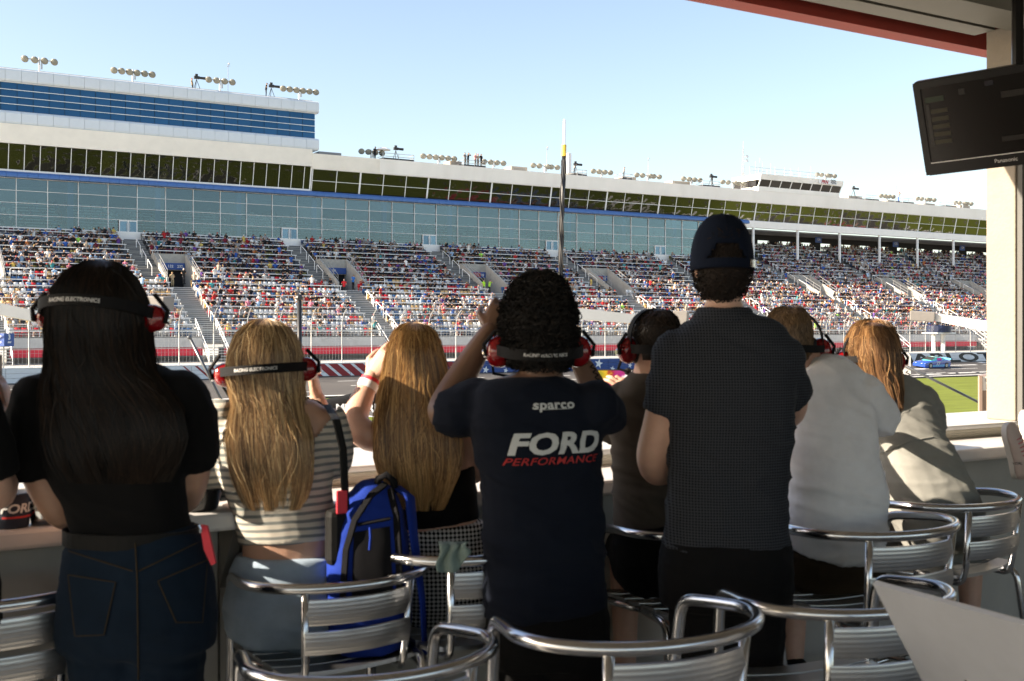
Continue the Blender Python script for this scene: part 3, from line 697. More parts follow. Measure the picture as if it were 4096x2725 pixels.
# ------------------------------------------------------------------ other rooftop equipment
def roof_box(px0, px1, py_top, label, m='equipment_tan', depth=2.0, zb_=None):
    p0, p1 = PY(px0, py_top, YB + 1.6), PY(px1, py_top, YB + 1.6); zb_ = ZROOF if zb_ is None else zb_
    t = empty('air_unit', (p0.x, YB + 1.6, zb_ - 0.4)); tag(t, label, 'air conditioner', 'air units on the suite roof'); w = p1.x - p0.x; h = p0.z - zb_ + 0.4
    q = MB(); q.bbox((0, 0, 0), (w, depth, h), 0.04); q.build('casing', m, t)
    q = MB()
    for k in range(5): q.box((w * 0.15, -0.03, h * (0.45 + 0.09 * k)), (w * 0.85, 0.0, h * (0.49 + 0.09 * k)))
    q.build('louvre', 'equipment_grey', t)
roof_box(1275, 1366, 605, 'long grey duct unit on roof beside the tower end', 'equipment_grey')
roof_box(1800, 1848, 643, 'tan air unit on roof behind the standing group')
roof_box(2045, 2110, 664, 'tan air unit on roof between two floodlight clusters left of antenna pole')
roof_box(2275, 2332, 690, 'tan air unit behind roof cameraman right of antenna pole')
roof_box(2490, 2545, 705, 'tan air unit on roof beside second camera platform')
roof_box(2690, 2760, 722, 'tan air unit on roof above the navy cap')
roof_box(3395, 3450, 782, 'tan air unit on roof immediately right of radio booth')
roof_box(3550, 3600, 800, 'tan air unit on roof beside red-hatted camera operator')
roof_box(3695, 3740, 812, 'tan air unit on roof under the television corner')
roof_box(3840, 3880, 820, 'tan air unit on roof nearest the pillar')
def platform(px0, px1, py_top, label):
    p0, p1 = PY(px0, py_top, YB + 0.2), PY(px1, py_top, YB + 0.2); t = empty('camera_platform', (p0.x, YB + 0.2, ZROOF)); tag(t, label, 'platform', 'railed camera platforms on the roof'); w = p1.x - p0.x
    q = MB(); q.box((0, -0.6, 0.05), (w, 1.4, 0.3)); q.build('deck', 'equipment_black', t)
    q = MB(); h = max(0.9, p0.z - ZROOF)
    for z in (h * 0.55, h): q.tube([(0, 1.4, z), (0, -0.6, z), (w, -0.6, z), (w, 1.4, z)], 0.035, 5)
    for x in (0, w * 0.5, w): q.tube([(x, -0.6, 0.05), (x, -0.6, h)], 0.035, 5)
    q.build('railing', 'galvanised', t); return t
platform(1525, 1648, 622, 'black railed camera platform on roof behind the white umbrella')
platform(1846, 1934, 648, 'railed roof platform where five people stand')
platform(2300, 2338, 690, 'railed camera platform on roof right of antenna pole')
platform(2478, 2520, 698, 'railed camera platform on roof left of the navy cap')
platform(2800, 2870, 728, 'railed camera platform on roof left of the lattice mast')
platform(3450, 3505, 782, 'railed roof platform right of the radio booth')
platform(3600, 3645, 798, 'railed camera platform on roof above the open stand')
platform(3770, 3815, 810, 'railed roof platform between floodlights near the pillar')
# slim weather mast on the tower and thin roof antennas
for px, py0, yy, z0, lab in ((912, 250, YB + 1, ZTOWER, 'slim white weather mast on tower roof'), (2188, 585, YB + 1, ZROOF, 'thin whip antenna on suite roof left of antenna pole'), (2593, 630, YB + 1, ZROOF, 'thin whip antenna on suite roof above the tall man'), (3581, 745, YB + 1, ZROOF, 'thin whip antenna on suite roof far right')):
    p = PY(px, py0, yy); q = MB(); h = p.z - z0 + 0.3
    q.tube([(0, 0, 0), (0, 0, h)], 0.035, 5); q.ball((0.12, 0, h - 0.15), 0.12, 6, 5); q.tube([(-0.2, 0, h - 0.5), (0.25, 0, h - 0.4)], 0.03, 4)
    tag(q.build('roof_antenna', 'galvanised', None, (p.x, yy, z0 - 0.3)), lab, 'antenna', 'thin antennas on the roofs')
# white umbrella on the suite roof
p = PY(1530, 590, YB + 0.6); um = empty('umbrella', (p.x, YB + 0.6, ZROOF + 0.3)); tag(um, 'small white umbrella open over a rooftop camera platform', 'umbrella')
h = p.z - ZROOF - 0.3; q = MB(); q.tube([(0, 0, 0), (0.1, 0, h)], 0.03, 5); q.build('shaft', 'galvanised', um)
q = MB(); q.lathe((0.1, 0, h - 0.35), [(1.0, 0), (0.97, 0.05), (0.6, 0.25), (0.02, 0.38)], 10); q.build('canopy', 'white_paint', um, smooth=True)
# ------------------------------------------------------------------ seats and crowd
rs = np.random.RandomState(11)
PITCH = 0.54
def occ(X, i):
    n = noise.noise(Vector((X * 0.16, i * 0.55, 3.3)))
    base = 0.50 if i < VR0 else 0.66
    if i < VR0: base += 0.42 * min(1, max(0, (X - 85) / 50)) - (0.10 if i < 4 and X < 90 else 0)
    else: base += 0.16 * min(1, max(0, (X - 100) / 50))
    return min(0.93, base + 0.62 * n)
seat_cols = [((0.84, 0.83, 0.80), 0.46), ((0.75, 0.03, 0.04), 0.17), ((0.70, 0.45, 0.20), 0.17), ((0.04, 0.12, 0.27), 0.13), ((0.75, 0.75, 0.75), 0.07)]
seat_shaded = [((0.06, 0.065, 0.07), 0.4), ((0.03, 0.06, 0.13), 0.25), ((0.14, 0.02, 0.03), 0.15), ((0.15, 0.13, 0.03), 0.12), ((0.2, 0.2, 0.2), 0.08)]  # upper-row seats: shade put into a darker set of colours
shirts = [('black', (0.016, 0.016, 0.018), 36), ('white', (0.72, 0.72, 0.70), 17), ('grey', (0.25, 0.25, 0.26), 13), ('navy', (0.025, 0.04, 0.11), 10), ('blue', (0.03, 0.10, 0.36), 7), ('red', (0.45, 0.025, 0.03), 6),
          ('pale blue', (0.30, 0.45, 0.62), 6), ('pink', (0.60, 0.20, 0.28), 3), ('orange', (0.55, 0.17, 0.05), 1.5), ('teal', (0.05, 0.30, 0.32), 2), ('yellow', (0.60, 0.45, 0.12), 1.2), ('lime', (0.35, 0.70, 0.10), 0.5), ('maroon', (0.18, 0.02, 0.04), 3), ('beige', (0.50, 0.42, 0.32), 4), ('purple', (0.14, 0.06, 0.28), 2)]
sw = np.array([s[2] for s in shirts], float); sw /= sw.sum()
skins = [(0.38, 0.22, 0.15), (0.44, 0.28, 0.21), (0.32, 0.18, 0.12), (0.13, 0.07, 0.045), (0.40, 0.24, 0.18)]
hats = [('black cap', (0.02, 0.02, 0.02)), ('white cap', (0.75, 0.75, 0.74)), ('red cap', (0.5, 0.03, 0.03)), ('navy cap', (0.03, 0.05, 0.14)), ('dark hair', (0.03, 0.02, 0.015)), ('brown hair', (0.13, 0.07, 0.035)), ('blond hair', (0.48, 0.33, 0.15)), ('grey hair', (0.4, 0.39, 0.37)), ('tan cap', (0.45, 0.36, 0.24))]
pants = [(0.03, 0.05, 0.11), (0.02, 0.02, 0.022), (0.30, 0.26, 0.2), (0.14, 0.2, 0.32), (0.18, 0.18, 0.18), (0.5, 0.28, 0.2)]
# person template: rings with a class per face (0 shirt 1 skin 2 hat/hair 3 trousers 4 shoe)
def person_template(kind, seed):
    r = random.Random(seed); b = MB()
    def ell(c, rx, ry, n=7): return [Vector((c[0] + rx * math.cos(2 * math.pi * k / n), c[1] + ry * math.sin(2 * math.pi * k / n), c[2])) for k in range(n)]
    ln = r.uniform(-0.12, 0.10)
    if kind == 'sit': hz = 0.45; hy = 0.0
    else: hz = 0.90; hy = 0.0
    def at(t): return (0, hy + ln * t, hz + t * 0.56)
    b.rings([ell((0, hy, hz - 0.08), 0.15, 0.12), ell(at(0.1), 0.17, 0.13), ell(at(0.5), 0.17, 0.12), ell(at(0.85), 0.21, 0.11), ell(at(0.98), 0.15, 0.09), ell(at(1.06), 0.06, 0.06)], col=0)
    hx, hyy, hz2 = at(1.22); hyy -= 0.02
    b.rings([ell((hx, hyy, hz2 - 0.12), 0.045, 0.05, 6), ell((hx, hyy - 0.02, hz2 - 0.06), 0.07, 0.085, 6), ell((hx, hyy, hz2 + 0.03), 0.078, 0.095, 6)], col=1)
    b.rings([ell((hx, hyy, hz2 + 0.03), 0.086, 0.104, 6), ell((hx, hyy, hz2 + 0.09), 0.075, 0.09, 6), ell((hx, hyy, hz2 + 0.125), 0.03, 0.04, 6)], col=2)
    if r.random() < 0.65: b.box((hx - 0.065, hyy - 0.18, hz2 + 0.025), (hx + 0.065, hyy - 0.06, hz2 + 0.04), 2)
    else: b.rings([ell((hx, hyy + 0.05, hz2 - 0.2), 0.06, 0.05, 6), ell((hx, hyy + 0.045, hz2 + 0.03), 0.085, 0.07, 6)], col=2)
    up = r.random()
    for s in (-1, 1):
        sh = Vector((0.2 * s, at(0.9)[1], at(0.9)[2]))
        if up < 0.15: el = sh + Vector((0.12 * s, -0.2, -0.12)); ha = Vector((0.06 * s, hyy - 0.14, hz2))
        elif kind == 'sit': el = sh + Vector((0.07 * s, -0.05 + r.uniform(-0.1, 0), -0.28)); ha = el + Vector((-0.12 * s * r.random(), -0.24, r.uniform(-0.04, 0.14)))
        else: el = sh + Vector((0.06 * s, 0.02, -0.28)); ha = el + Vector((0.0, -0.12, -0.2 + 0.3 * r.random()))
        b.tube([sh, sh.lerp(el, 0.65)], [0.065, 0.06], 5, col=0); b.tube([sh.lerp(el, 0.6), el, ha], [0.045, 0.042, 0.036], 5, col=1)
        if kind == 'sit':
            kn = Vector((0.12 * s + r.uniform(-0.03, 0.05) * s, -0.44, 0.50)); ft = Vector((kn.x, -0.40 + r.uniform(-0.1, 0.08), 0.06))
            b.tube([Vector((0.09 * s, 0, 0.43)), kn], [0.09, 0.07], 5, col=3); b.tube([kn, ft], [0.065, 0.045], 5, col=3 if r.random() < 0.5 else 1)
        else:
            ft = Vector((0.11 * s, 0.0, 0.06)); b.tube([Vector((0.09 * s, 0, 0.86)), Vector((0.10 * s, -0.02, 0.48)), ft], [0.095, 0.07, 0.05], 5, col=3)
        b.box((ft.x - 0.045, ft.y - 0.17, 0), (ft.x + 0.045, ft.y + 0.07, 0.08), 4)
    V = np.array(b.v, np.float32)
    ng = [len(f) for f in b.f]
    return V, b.f, np.array(b.c, np.int32), np.array(ng)
TSIT = [person_template('sit', k) for k in range(12)]; TST = [person_template('stand', k + 50) for k in range(6)]
def rnd_colors():
    si = rs.choice(len(shirts), p=sw); hi = rs.randint(len(hats)); j = rs.uniform(0.8, 1.2)
    sk = skins[rs.choice(5, p=[0.3, 0.3, 0.2, 0.06, 0.14])]
    pa = pants[rs.randint(len(pants))]
    return [tuple(np.clip(np.array(shirts[si][1]) * j, 0, 0.85)), sk, hats[hi][1], pa, (0.35, 0.33, 0.32) if rs.rand() < 0.5 else (0.03, 0.03, 0.03)], shirts[si][0], hats[hi][0]
class Mass:
    """many small pieces in one mesh, coloured by piece"""
    def __init__(s): s.V = []; s.L = []; s.N = []; s.C = []; s.n = 0
    def add(s, V, faces, ng, fcol):
        s.V.append(V); s.L.append(np.concatenate([np.array(f) for f in faces]) + s.n if not isinstance(faces, np.ndarray) else faces + s.n)
        s.N.append(ng); s.C.append(np.repeat(fcol, ng, axis=0)); s.n += len(V)
    def mesh(s, name, m):
        V = np.concatenate(s.V).astype(np.float32); L = np.concatenate(s.L).astype(np.int32); N = np.concatenate(s.N).astype(np.int32); C = np.concatenate(s.C).astype(np.float32)
        me = bpy.data.meshes.new(name); me.vertices.add(len(V)); me.vertices.foreach_set('co', V.ravel())
        me.loops.add(len(L)); me.loops.foreach_set('vertex_index', L)
        me.polygons.add(len(N)); st = np.concatenate([[0], np.cumsum(N)[:-1]]).astype(np.int32); me.polygons.foreach_set('loop_start', st)
        me.update(calc_edges=True); me.materials.append(MATS[m])
        at = me.color_attributes.new('col', 'FLOAT_COLOR', 'CORNER'); at.data.foreach_set('color', np.concatenate([C, np.ones((len(C), 1), np.float32)], axis=1).ravel())
        me.validate(); return me
def flatL(T): return np.concatenate([np.array(f) for f in T[1]])
FL = {id(T): flatL(T) for T in TSIT + TST}
def place(V, x, y, z, rot, sc):
    c, s = math.cos(rot), math.sin(rot)
    return np.stack([x + sc * (V[:, 0] * c - V[:, 1] * s), y + sc * (V[:, 0] * s + V[:, 1] * c), z + sc * V[:, 2]], axis=1)
# a folding stadium seat
q = MB(); q.box((-0.23, -0.02, 0.40), (0.23, 0.34, 0.44)); q.prism([(-0.23, 0.34, 0.42), (-0.23, 0.40, 0.84), (-0.23, 0.44, 0.84), (-0.23, 0.39, 0.42)], (0.46, 0, 0)); q.box((-0.2, 0.1, 0), (-0.16, 0.3, 0.4)); q.box((0.16, 0.1, 0), (0.2, 0.3, 0.4))
SV, SF = np.array(q.v, np.float32), q.f; SN = np.array([len(f) for f in SF]); SL = np.concatenate([np.array(f) for f in SF])
seat_me = {}
# where the people in the box hide the stand (photo pixels): not picked as individuals there
HIDE = [(195, 1040, 690, 2000), (60, 1400, 830, 2000), (880, 1275, 1290, 2000), (1480, 1285, 1860, 2000), (1960, 1090, 2420, 2000), (2430, 1230, 2740, 2000), (2560, 860, 3250, 2000), (3050, 1220, 3310, 2000), (3330, 1270, 3640, 2000), (3950, 0, 4096, 2725)]
def seen(p):
    x, y, d = pix(p)
    return 0 < x < 3945 and y > 0 and not any(a < x < c and b_ < y < e for a, b_, c, e in HIDE)
cand = []; seats_c = []
for i in range(NRX):
    y, z = Y0 + TR * i, Z0 + RI * i
    for a, c in rowspans[i]:
        n = int((c - a - 0.5) / PITCH)
        for k in range(n):
            x = a + 0.4 + PITCH * k
            if x > 196 or x < 7: continue
            pr = occ(x, i)
            if noise.noise(Vector((x * 2.1, i * 3.7, 9.1))) * 0.5 + 0.5 < 0: pr = 0
            taken = rs.rand() < pr
            if taken: cand.append((x, y + 0.82, z, i))
            seats_c.append((x, y + 0.78, z, i, taken))
def pick(lst, key, n):
    s = sorted(range(len(lst)), key=key); return set(s[:n])
def dist(t): return math.hypot(t[0], t[1])
vis = [k for k, t in enumerate(cand) if seen((t[0], t[1], t[2] + 1.0))]
vis.sort(key=lambda k: dist(cand[k])); ind = set(vis[:268])
mass = Mass()
def ordn(n): return '%d%s' % (n, 'th' if 10 <= n % 100 <= 20 else {1: 'st', 2: 'nd', 3: 'rd'}.get(n % 10, 'th'))
stair_name = {28: None}
used_labels = set()
def stair_ref(x, i):
    """nearest aisle and how many seats away, in words one can follow in the photo"""
    names = {30.0: 'leftmost stair', 49.5: 'second stair', 69.0: 'third stair', 88.5: 'fourth stair', 108.0: 'fifth stair'}
    best = min((a for a in AIS if a in names), key=lambda a: abs(a + (2.5 if i < VR0 else 0) - x))
    (x0, x1) = low_aisle(best) if i < VR0 else up_aisle(best)
    if x < x0: return names[best], int((x0 - x) / PITCH) + 1, 'left'
    return names[best], int((x - x1) / PITCH) + 1, 'right'
for k, t in enumerate(cand):
    cols, sn, hn = rnd_colors(); T = TSIT[rs.randint(len(TSIT))]; rot = rs.normal(0.25, 0.35); sc = rs.uniform(0.86, 1.16)
    fc = np.array(cols)[T[2]]
    if k in ind:
        mm = Mass(); mm.add(place(T[0], 0, 0, 0, rot, sc), FL[id(T)], T[3], fc)
        o = link('person', mm.mesh('person', 'crowd'), None, (t[0] + rs.uniform(-0.05, 0.05), t[1], t[2]))
        st, ns_, side = stair_ref(t[0], t[3])
        lab = 'spectator in %s shirt, %s, %s row up, %s seat %s of %s' % (sn, hn, ordn(t[3] + 1), ordn(ns_), side, st)
        tag(o, lab, 'person', 'spectators seated in the grandstand')
    else:
        mass.add(place(T[0], t[0] + rs.uniform(-0.05, 0.05), t[1], t[2], rot, sc), FL[id(T)], T[3], fc)
# a few standing or walking people among the rows go into the crowd too
for k in range(90):
    i = rs.randint(0, NR - 1); a, c = rowspans[i][rs.randint(len(rowspans[i]))]; x = rs.uniform(a, c); T = TST[rs.randint(len(TST))]
    if 8 < x < 196:
        cols, _, _ = rnd_colors(); mass.add(place(T[0], x, Y0 + TR * i + 0.3, Z0 + RI * i, rs.normal(0.2, 0.6), rs.uniform(0.95, 1.05)), FL[id(T)], T[3], np.array(cols)[T[2]])
o = link('crowd', mass.mesh('crowd', 'crowd')); tag(o, 'dense seated crowd filling the rest of the grandstand', 'crowd', kind='stuff')
# dim audience behind the glass wall
mass = Mass()
for i in range(10):
    x = 12.0
    while x < xg_end - 1:
        x += 0.55
        if rs.rand() < 0.35:
            cols, _, _ = rnd_colors(); T = TSIT[rs.randint(len(TSIT))]; mass.add(place(T[0], x, YB + 0.9 + 0.9 * i + 0.5, zr(400) - 0.5 + 0.42 * i, 0.2, 1.0), FL[id(T)], T[3], np.array(cols)[T[2]])
o = link('terrace_audience', mass.mesh('terrace_audience', 'crowd')); tag(o, 'audience dimly seen seated behind the teal glass wall', 'crowd', kind='stuff')
# seats: the largest visible empty ones as single parts, the rest joined
es = [k for k, t in enumerate(seats_c) if not t[4] and seen((t[0], t[1], t[2] + 0.7))]
es.sort(key=lambda k: dist(seats_c[k])); es = set(es[:290]); mass = Mass()
for k, t in enumerate(seats_c):
    pal = seat_cols if t[3] < VR0 + 1 else seat_shaded
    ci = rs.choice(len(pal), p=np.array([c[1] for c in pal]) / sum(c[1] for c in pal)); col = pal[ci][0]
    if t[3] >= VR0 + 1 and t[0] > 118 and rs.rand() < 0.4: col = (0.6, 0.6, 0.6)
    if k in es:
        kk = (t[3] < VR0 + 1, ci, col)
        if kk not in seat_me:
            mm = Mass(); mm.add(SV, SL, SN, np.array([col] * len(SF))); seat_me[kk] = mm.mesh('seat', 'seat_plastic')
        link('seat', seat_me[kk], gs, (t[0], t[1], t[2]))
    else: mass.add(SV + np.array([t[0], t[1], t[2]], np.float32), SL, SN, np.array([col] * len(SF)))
o = link('seat_rows', mass.mesh('seat_rows', 'seat_plastic'), gs); o['kind'] = 'stuff'
# people one can pick out: staff at the portals, walkers on the stairs, people on the roofs
def lone(px, py, Y, label, shirt, hat=(0.02, 0.02, 0.02), pant=(0.03, 0.03, 0.035), skin=(0.58, 0.36, 0.25), rot=0.3, z=None, T=None, sc=1.0):
    p = PY(px, py, Y); T = T or TST[rs.randint(len(TST))]; mm = Mass()
    mm.add(place(T[0], 0, 0, 0, rot, sc), FL[id(T)], T[3], np.array([shirt, skin, hat, pant, (0.03, 0.03, 0.03)])[T[2]])
    tag(link('person', mm.mesh('person', 'crowd'), None, (p.x, Y, p.z if z is None else z)), label, 'person')
yv = Y0 + TR * VR0 + 0.3; zv = Z0 + RI * VR0 - RI
lone(642, 1100, yv, 'man in blue shirt standing at left side of leftmost portal', (0.05, 0.15, 0.45), z=zv)
lone(690, 1100, yv, 'woman in tan outfit with yellow lanyard standing in leftmost portal', (0.42, 0.33, 0.2), (0.4, 0.28, 0.14), (0.42, 0.33, 0.2), z=zv)
lone(735, 1090, yv - 0.2, 'grey-haired man in black shirt standing right of leftmost portal', (0.02, 0.02, 0.02), (0.5, 0.5, 0.5), z=zv + 0.43)
lone(1376, 1140, yv - 1.5, 'man in red shirt walking out of second portal onto the stair', (0.6, 0.03, 0.04), (0.7, 0.4, 0.35), (0.05, 0.05, 0.05), z=zv - 0.4, rot=2.8)
lone(1412, 1110, yv, 'man in blue shirt leaning at right wall of second portal', (0.04, 0.2, 0.6), z=zv + 0.2)
lone(1937, 1135, yv - 0.5, 'left of two portal stewards in lime high-visibility shirts', (0.45, 0.85, 0.06), (0.03, 0.03, 0.03), z=zv)
lone(1957, 1135, yv - 0.5, 'right of two portal stewards in lime high-visibility shirts', (0.42, 0.8, 0.08), (0.03, 0.03, 0.03), z=zv)
lone(1064, 385, YB + 0.4, 'camera operator in black standing on right part of tower roof', (0.02, 0.02, 0.02), z=ZTOWER, rot=1.2)
lone(770, 350, YB + 0.4, 'camera operator in tan crouching on middle of tower roof', (0.25, 0.2, 0.13), (0.5, 0.1, 0.08), z=ZTOWER - 0.45, rot=1.2)
lone(1499, 640, YB + 0.3, 'person in black on suite roof under the white umbrella', (0.02, 0.02, 0.02), z=ZROOF)
for px, lab, c, hh in ((1861, 'man in grey shirt at left end of rooftop group', (0.2, 0.2, 0.2), (0.02, 0.02, 0.02)), (1872, 'dark-haired woman in black, second from left in rooftop group', (0.02, 0.02, 0.02), (0.05, 0.03, 0.02)), (1901, 'woman in pink top in middle of rooftop group', (0.6, 0.3, 0.3), (0.4, 0.25, 0.1)), (1912, 'man in tan shirt and cap in rooftop group', (0.45, 0.38, 0.28), (0.6, 0.1, 0.1)), (1925, 'tall man in black at right end of rooftop group', (0.015, 0.015, 0.015), (0.02, 0.02, 0.02))):
    lone(px, 670, YB + 0.2, lab, c, hh, (0.1, 0.08, 0.06), z=ZROOF + 0.3)
lone(2297, 700, YB + 0.2, 'roof cameraman in grey just right of antenna pole', (0.4, 0.4, 0.38), z=ZROOF + 0.3, rot=1)
lone(2495, 716, YB + 0.2, 'roof cameraman in grey behind second camera platform', (0.25, 0.25, 0.25), z=ZROOF + 0.3, rot=1)
lone(2848, 742, YB + 0.2, 'roof cameraman in black left of the lattice mast', (0.03, 0.03, 0.03), z=ZROOF + 0.3, rot=1)
lone(3594, 812, YB + 0.2, 'roof camera operator in blue trousers and red hat far right', (0.3, 0.3, 0.28), (0.6, 0.06, 0.05), (0.06, 0.12, 0.4), z=ZROOF + 0.3, rot=1)
# broadcast cameras on tripods
def tvcam(px, Y, z, label, sx=1):
    p = PY(px, 400, Y); t = empty('broadcast_camera', (p.x, Y, z)); tag(t, label, 'camera', 'broadcast cameras on the roofs')
    q = MB()
    for a in range(3): q.tube([(0.45 * math.cos(a * 2.1), 0.45 * math.sin(a * 2.1), 0), (0, 0, 1.15)], 0.035, 5)
    q.build('tripod', 'equipment_black', t)
    q = MB(); q.bbox((-0.3, -0.14, 1.2), (0.35, 0.14, 1.55), 0.03); q.tube([(0.35, 0, 1.37), (1.05, -0.1, 1.35)], [0.15, 0.17], 8); q.box((-0.15, -0.1, 1.58), (0.15, 0.1, 1.8)); q.build('camera_body', 'equipment_black', t)
tvcam(1085, YB + 0.3, ZTOWER, 'black broadcast camera on tripod at right part of tower roof')
tvcam(786, YB + 0.3, ZTOWER, 'camouflaged broadcast camera on middle of tower roof')
tvcam(1583, YB + 0.2, ZROOF + 0.3, 'broadcast camera on platform beside the white umbrella')
tvcam(2302, YB, ZROOF + 0.35, 'broadcast camera on platform right of antenna pole')
tvcam(2845, YB, ZROOF + 0.35, 'broadcast camera on platform left of the lattice mast')
tvcam(3415, YB, ZROOF + 0.5, 'broadcast camera on roof right of the radio booth')
# ------------------------------------------------------------------ the open viewing box: floor, counter, sill, pillar, roof
mat('box_floor', (0.34, 0.33, 0.31), 0.7, var=0.2, scale=4)
mat('box_ceiling', (0.36, 0.33, 0.28), 0.8, var=0.06, scale=3)
ribbed('ceiling_ribs', (0.26, 0.235, 0.19), 'Y', 9.0, 0.7, 0, 0.8, 0.02)
mat('box_wall', (0.22, 0.21, 0.19), 0.8, var=0.08, scale=2)
mat('beam_grey', (0.16, 0.155, 0.13), 0.6, var=0.15, scale=3, dirt=0.3)
mat('roof_red', (0.30, 0.035, 0.022), 0.6, var=0.15, scale=3, dirt=0.3, dscale=2)
mat('counter_top', (0.62, 0.61, 0.60), 0.35, var=0.10, scale=4, dirt=0.3)
mat('counter_panel', (0.46, 0.45, 0.42), 0.6, var=0.12, scale=2.5, dirt=0.35)
ribbed('sill_ribbed', (0.62, 0.58, 0.48), 'Z', 22.0, 0.45, 0, 0.5, 0.01)
mat('sill_top', (0.62, 0.62, 0.61), 0.35, var=0.08, scale=5, dirt=0.3)
mat('pillar_plaster', (0.27, 0.235, 0.19), 0.75, var=0.12, scale=3, bump=0.25, bscale=60, dirt=0.45, dscale=2.6)
mat('pillar_dark', (0.10, 0.10, 0.095), 0.7, var=0.1)
BX0, BX1 = -7.0, 10.0
b = MB(); b.box((BX0, -5, -0.15), (BX1, 3.6, 0)); structure(b.build('floor', 'box_floor'))
b = MB(); b.box((BX0, -5, 3.22), (BX1, 3.45, 3.30)); structure(b.build('ceiling', 'ceiling_ribs'))
b = MB(); b.box((BX0, -5.2, 0), (BX1, -5, 0.7)); structure(b.build('back_wall', 'box_wall'))
b = MB(); b.box((BX1, -5, 0), (BX1 + 0.15, 3.5, 3.22)); structure(b.build('side_wall', 'box_wall'))
b = MB(); b.box((BX0 - 0.15, -5, 0), (BX0, 3.2, 0.7)); structure(b.build('side_wall', 'box_wall'))
ct = empty('counter', (0, 3.18, 0)); tag(ct, 'long pale counter with thin top in front of the watching people', 'counter')
q = MB(); q.bbox((BX0, 0, 0.945), (BX1, 0.34, 1.0), 0.012); q.build('counter_top', 'counter_top', ct)
x = BX0
while x < BX1:
    q = MB(); q.box((0.004, 0.16, 0.0), (0.996, 0.20, 0.94)); q.build('front_panel', 'counter_panel', ct, (x, 0, 0)); x += 1.0
for x in np.arange(BX0 + 0.5, BX1, 1.5): q = MB(); q.prism([(0, 0.16, 0.94), (0, 0.02, 0.94), (0, 0.16, 0.75)], (0.03, 0, 0)); q.build('bracket', 'box_wall', ct, (x, 0, 0))
sl_ = empty('window_ledge', (0, 3.52, 0)); tag(sl_, 'broad white outer window ledge with ribbed cream face above the counter', 'ledge')
q = MB(); q.box((BX0, 0.0, 0.90), (BX1, 0.03, 1.04)); q.build('ribbed_face', 'sill_ribbed', sl_)
q = MB(); q.bbox((BX0, -0.02, 1.042), (BX1, 0.52, 1.065), 0.008); q.build('ledge_top', 'sill_top', sl_)
q = MB(); q.box((BX0, 0.35, -4.0), (BX1, 0.45, 1.04)); q.build('outer_wall', 'counter_panel', sl_)
# pillar
pxl = 5.0
pl = empty('pillar', (pxl, 3.505, 1.066)); tag(pl, 'square plastered pillar with stained foot, half sunlit, at the right', 'pillar')
q = MB(); q.bbox((0, 0, 0), (0.60, 0.164, 1.95), 0.006); q.build('shaft', 'pillar_plaster', pl)
q = MB(); q.box((0.012, -0.03, 0.0), (0.62, -0.002, 2.1)); q.build('back_shade', 'pillar_dark', pl)  # dark sheet over the inward face: its shade painted as colour
# roof edge
rf = empty('roof_edge', (0, 3.95, 2.987)); tag(rf, 'overhanging roof edge with red soffit and grey steel beams', 'roof')
q = MB(); q.box((BX0, -0.11, 0), (BX1, 0, 0.45)); q.build('red_soffit', 'roof_red', rf)
q = MB(); q.box((BX0, -0.66, 0.2), (BX1, -0.11, 0.45)); q.build('roof_slab', 'pillar_dark', rf)
q = MB(); q.box((BX0, -0.34, 0.02), (pxl - 0.01, -0.22, 0.2)); q.build('steel_beam', 'beam_grey', rf)
q = MB(); q.box((BX0, -0.64, 0.0), (pxl + 0.28, -0.42, 0.22)); q.build('steel_beam', 'beam_grey', rf)
q = MB(); q.box((BX0, -0.42, 0.1), (pxl + 0.1, -0.34, 0.2)); q.build('inner_lining', 'box_wall', rf)
# ------------------------------------------------------------------ television
mat('tv_plastic', (0.006, 0.006, 0.006), 0.3, var=0.1, spec=0.2)
m_, n_, l_, b_ = new_mat('tv_screen')
b_.inputs['Base Color'].default_value = (0.006, 0.0055, 0.005, 1); b_.inputs['Specular IOR Level'].default_value = 0.25; b_.inputs['Roughness'].default_value = 0.2
mat('tv_dim_green', (0.008, 0.016, 0.007), 0.3, spec=0.25); mat('tv_dim_yellow', (0.016, 0.014, 0.005), 0.3, spec=0.25); mat('tv_dim_grey', (0.011, 0.010, 0.009), 0.3, spec=0.25); mat('tv_dim_blue', (0.009, 0.009, 0.014), 0.3, spec=0.25)
mat('logo_silver', (0.5, 0.5, 0.5), 0.4)
d0 = 5.0; TLp = W(3648, 332, d0); BLp = W(3705, 705, d0 + 0.10)
best = min((abs((W(4096, 255, d0 + a) - TLp).normalized().dot((BLp - TLp).normalized())), a) for a in np.arange(-1.2, 0.6, 0.005))[1]
rx = (W(4096, 255, d0 + best) - TLp).normalized(); dn = (BLp - TLp); dn = (dn - rx * dn.dot(rx)); th_ = dn.length; dn.normalize(); nrm = rx.cross(dn)   # points away from us
if nrm.dot(TLp - Vector((0, 0, HC))) < 0: nrm = -nrm
tw_ = th_ * 1.68
tv = empty('television', TLp); tag(tv, 'black flat television hanging tilted in front of the pillar', 'television')
def T(x, y, z): return rx * x + dn * y + nrm * z
def tvbox(b, x0, y0, z0, x1, y1, z1):
    c = [T(x, y, z) for z in (z0, z1) for x, y in ((x0, y0), (x1, y0), (x1, y1), (x0, y1))]
    b.add(c, [(0, 1, 2, 3), (7, 6, 5, 4), (0, 4, 5, 1), (1, 5, 6, 2), (2, 6, 7, 3), (3, 7, 4, 0)])
q = MB(); k = th_
q.rings([[T(x, y, z) for x, y in ((s, 0.0), (tw_ - s, 0.0), (tw_, s), (tw_, k - s * 1.4), (tw_ - s * 1.4, k), (s * 1.4, k), (0, k - s * 1.4), (0, s))] for s, z in ((0.012, 0.0), (0.012, 0.045))]); q.build('casing', 'tv_plastic', tv)
bz = 0.032; q = MB()
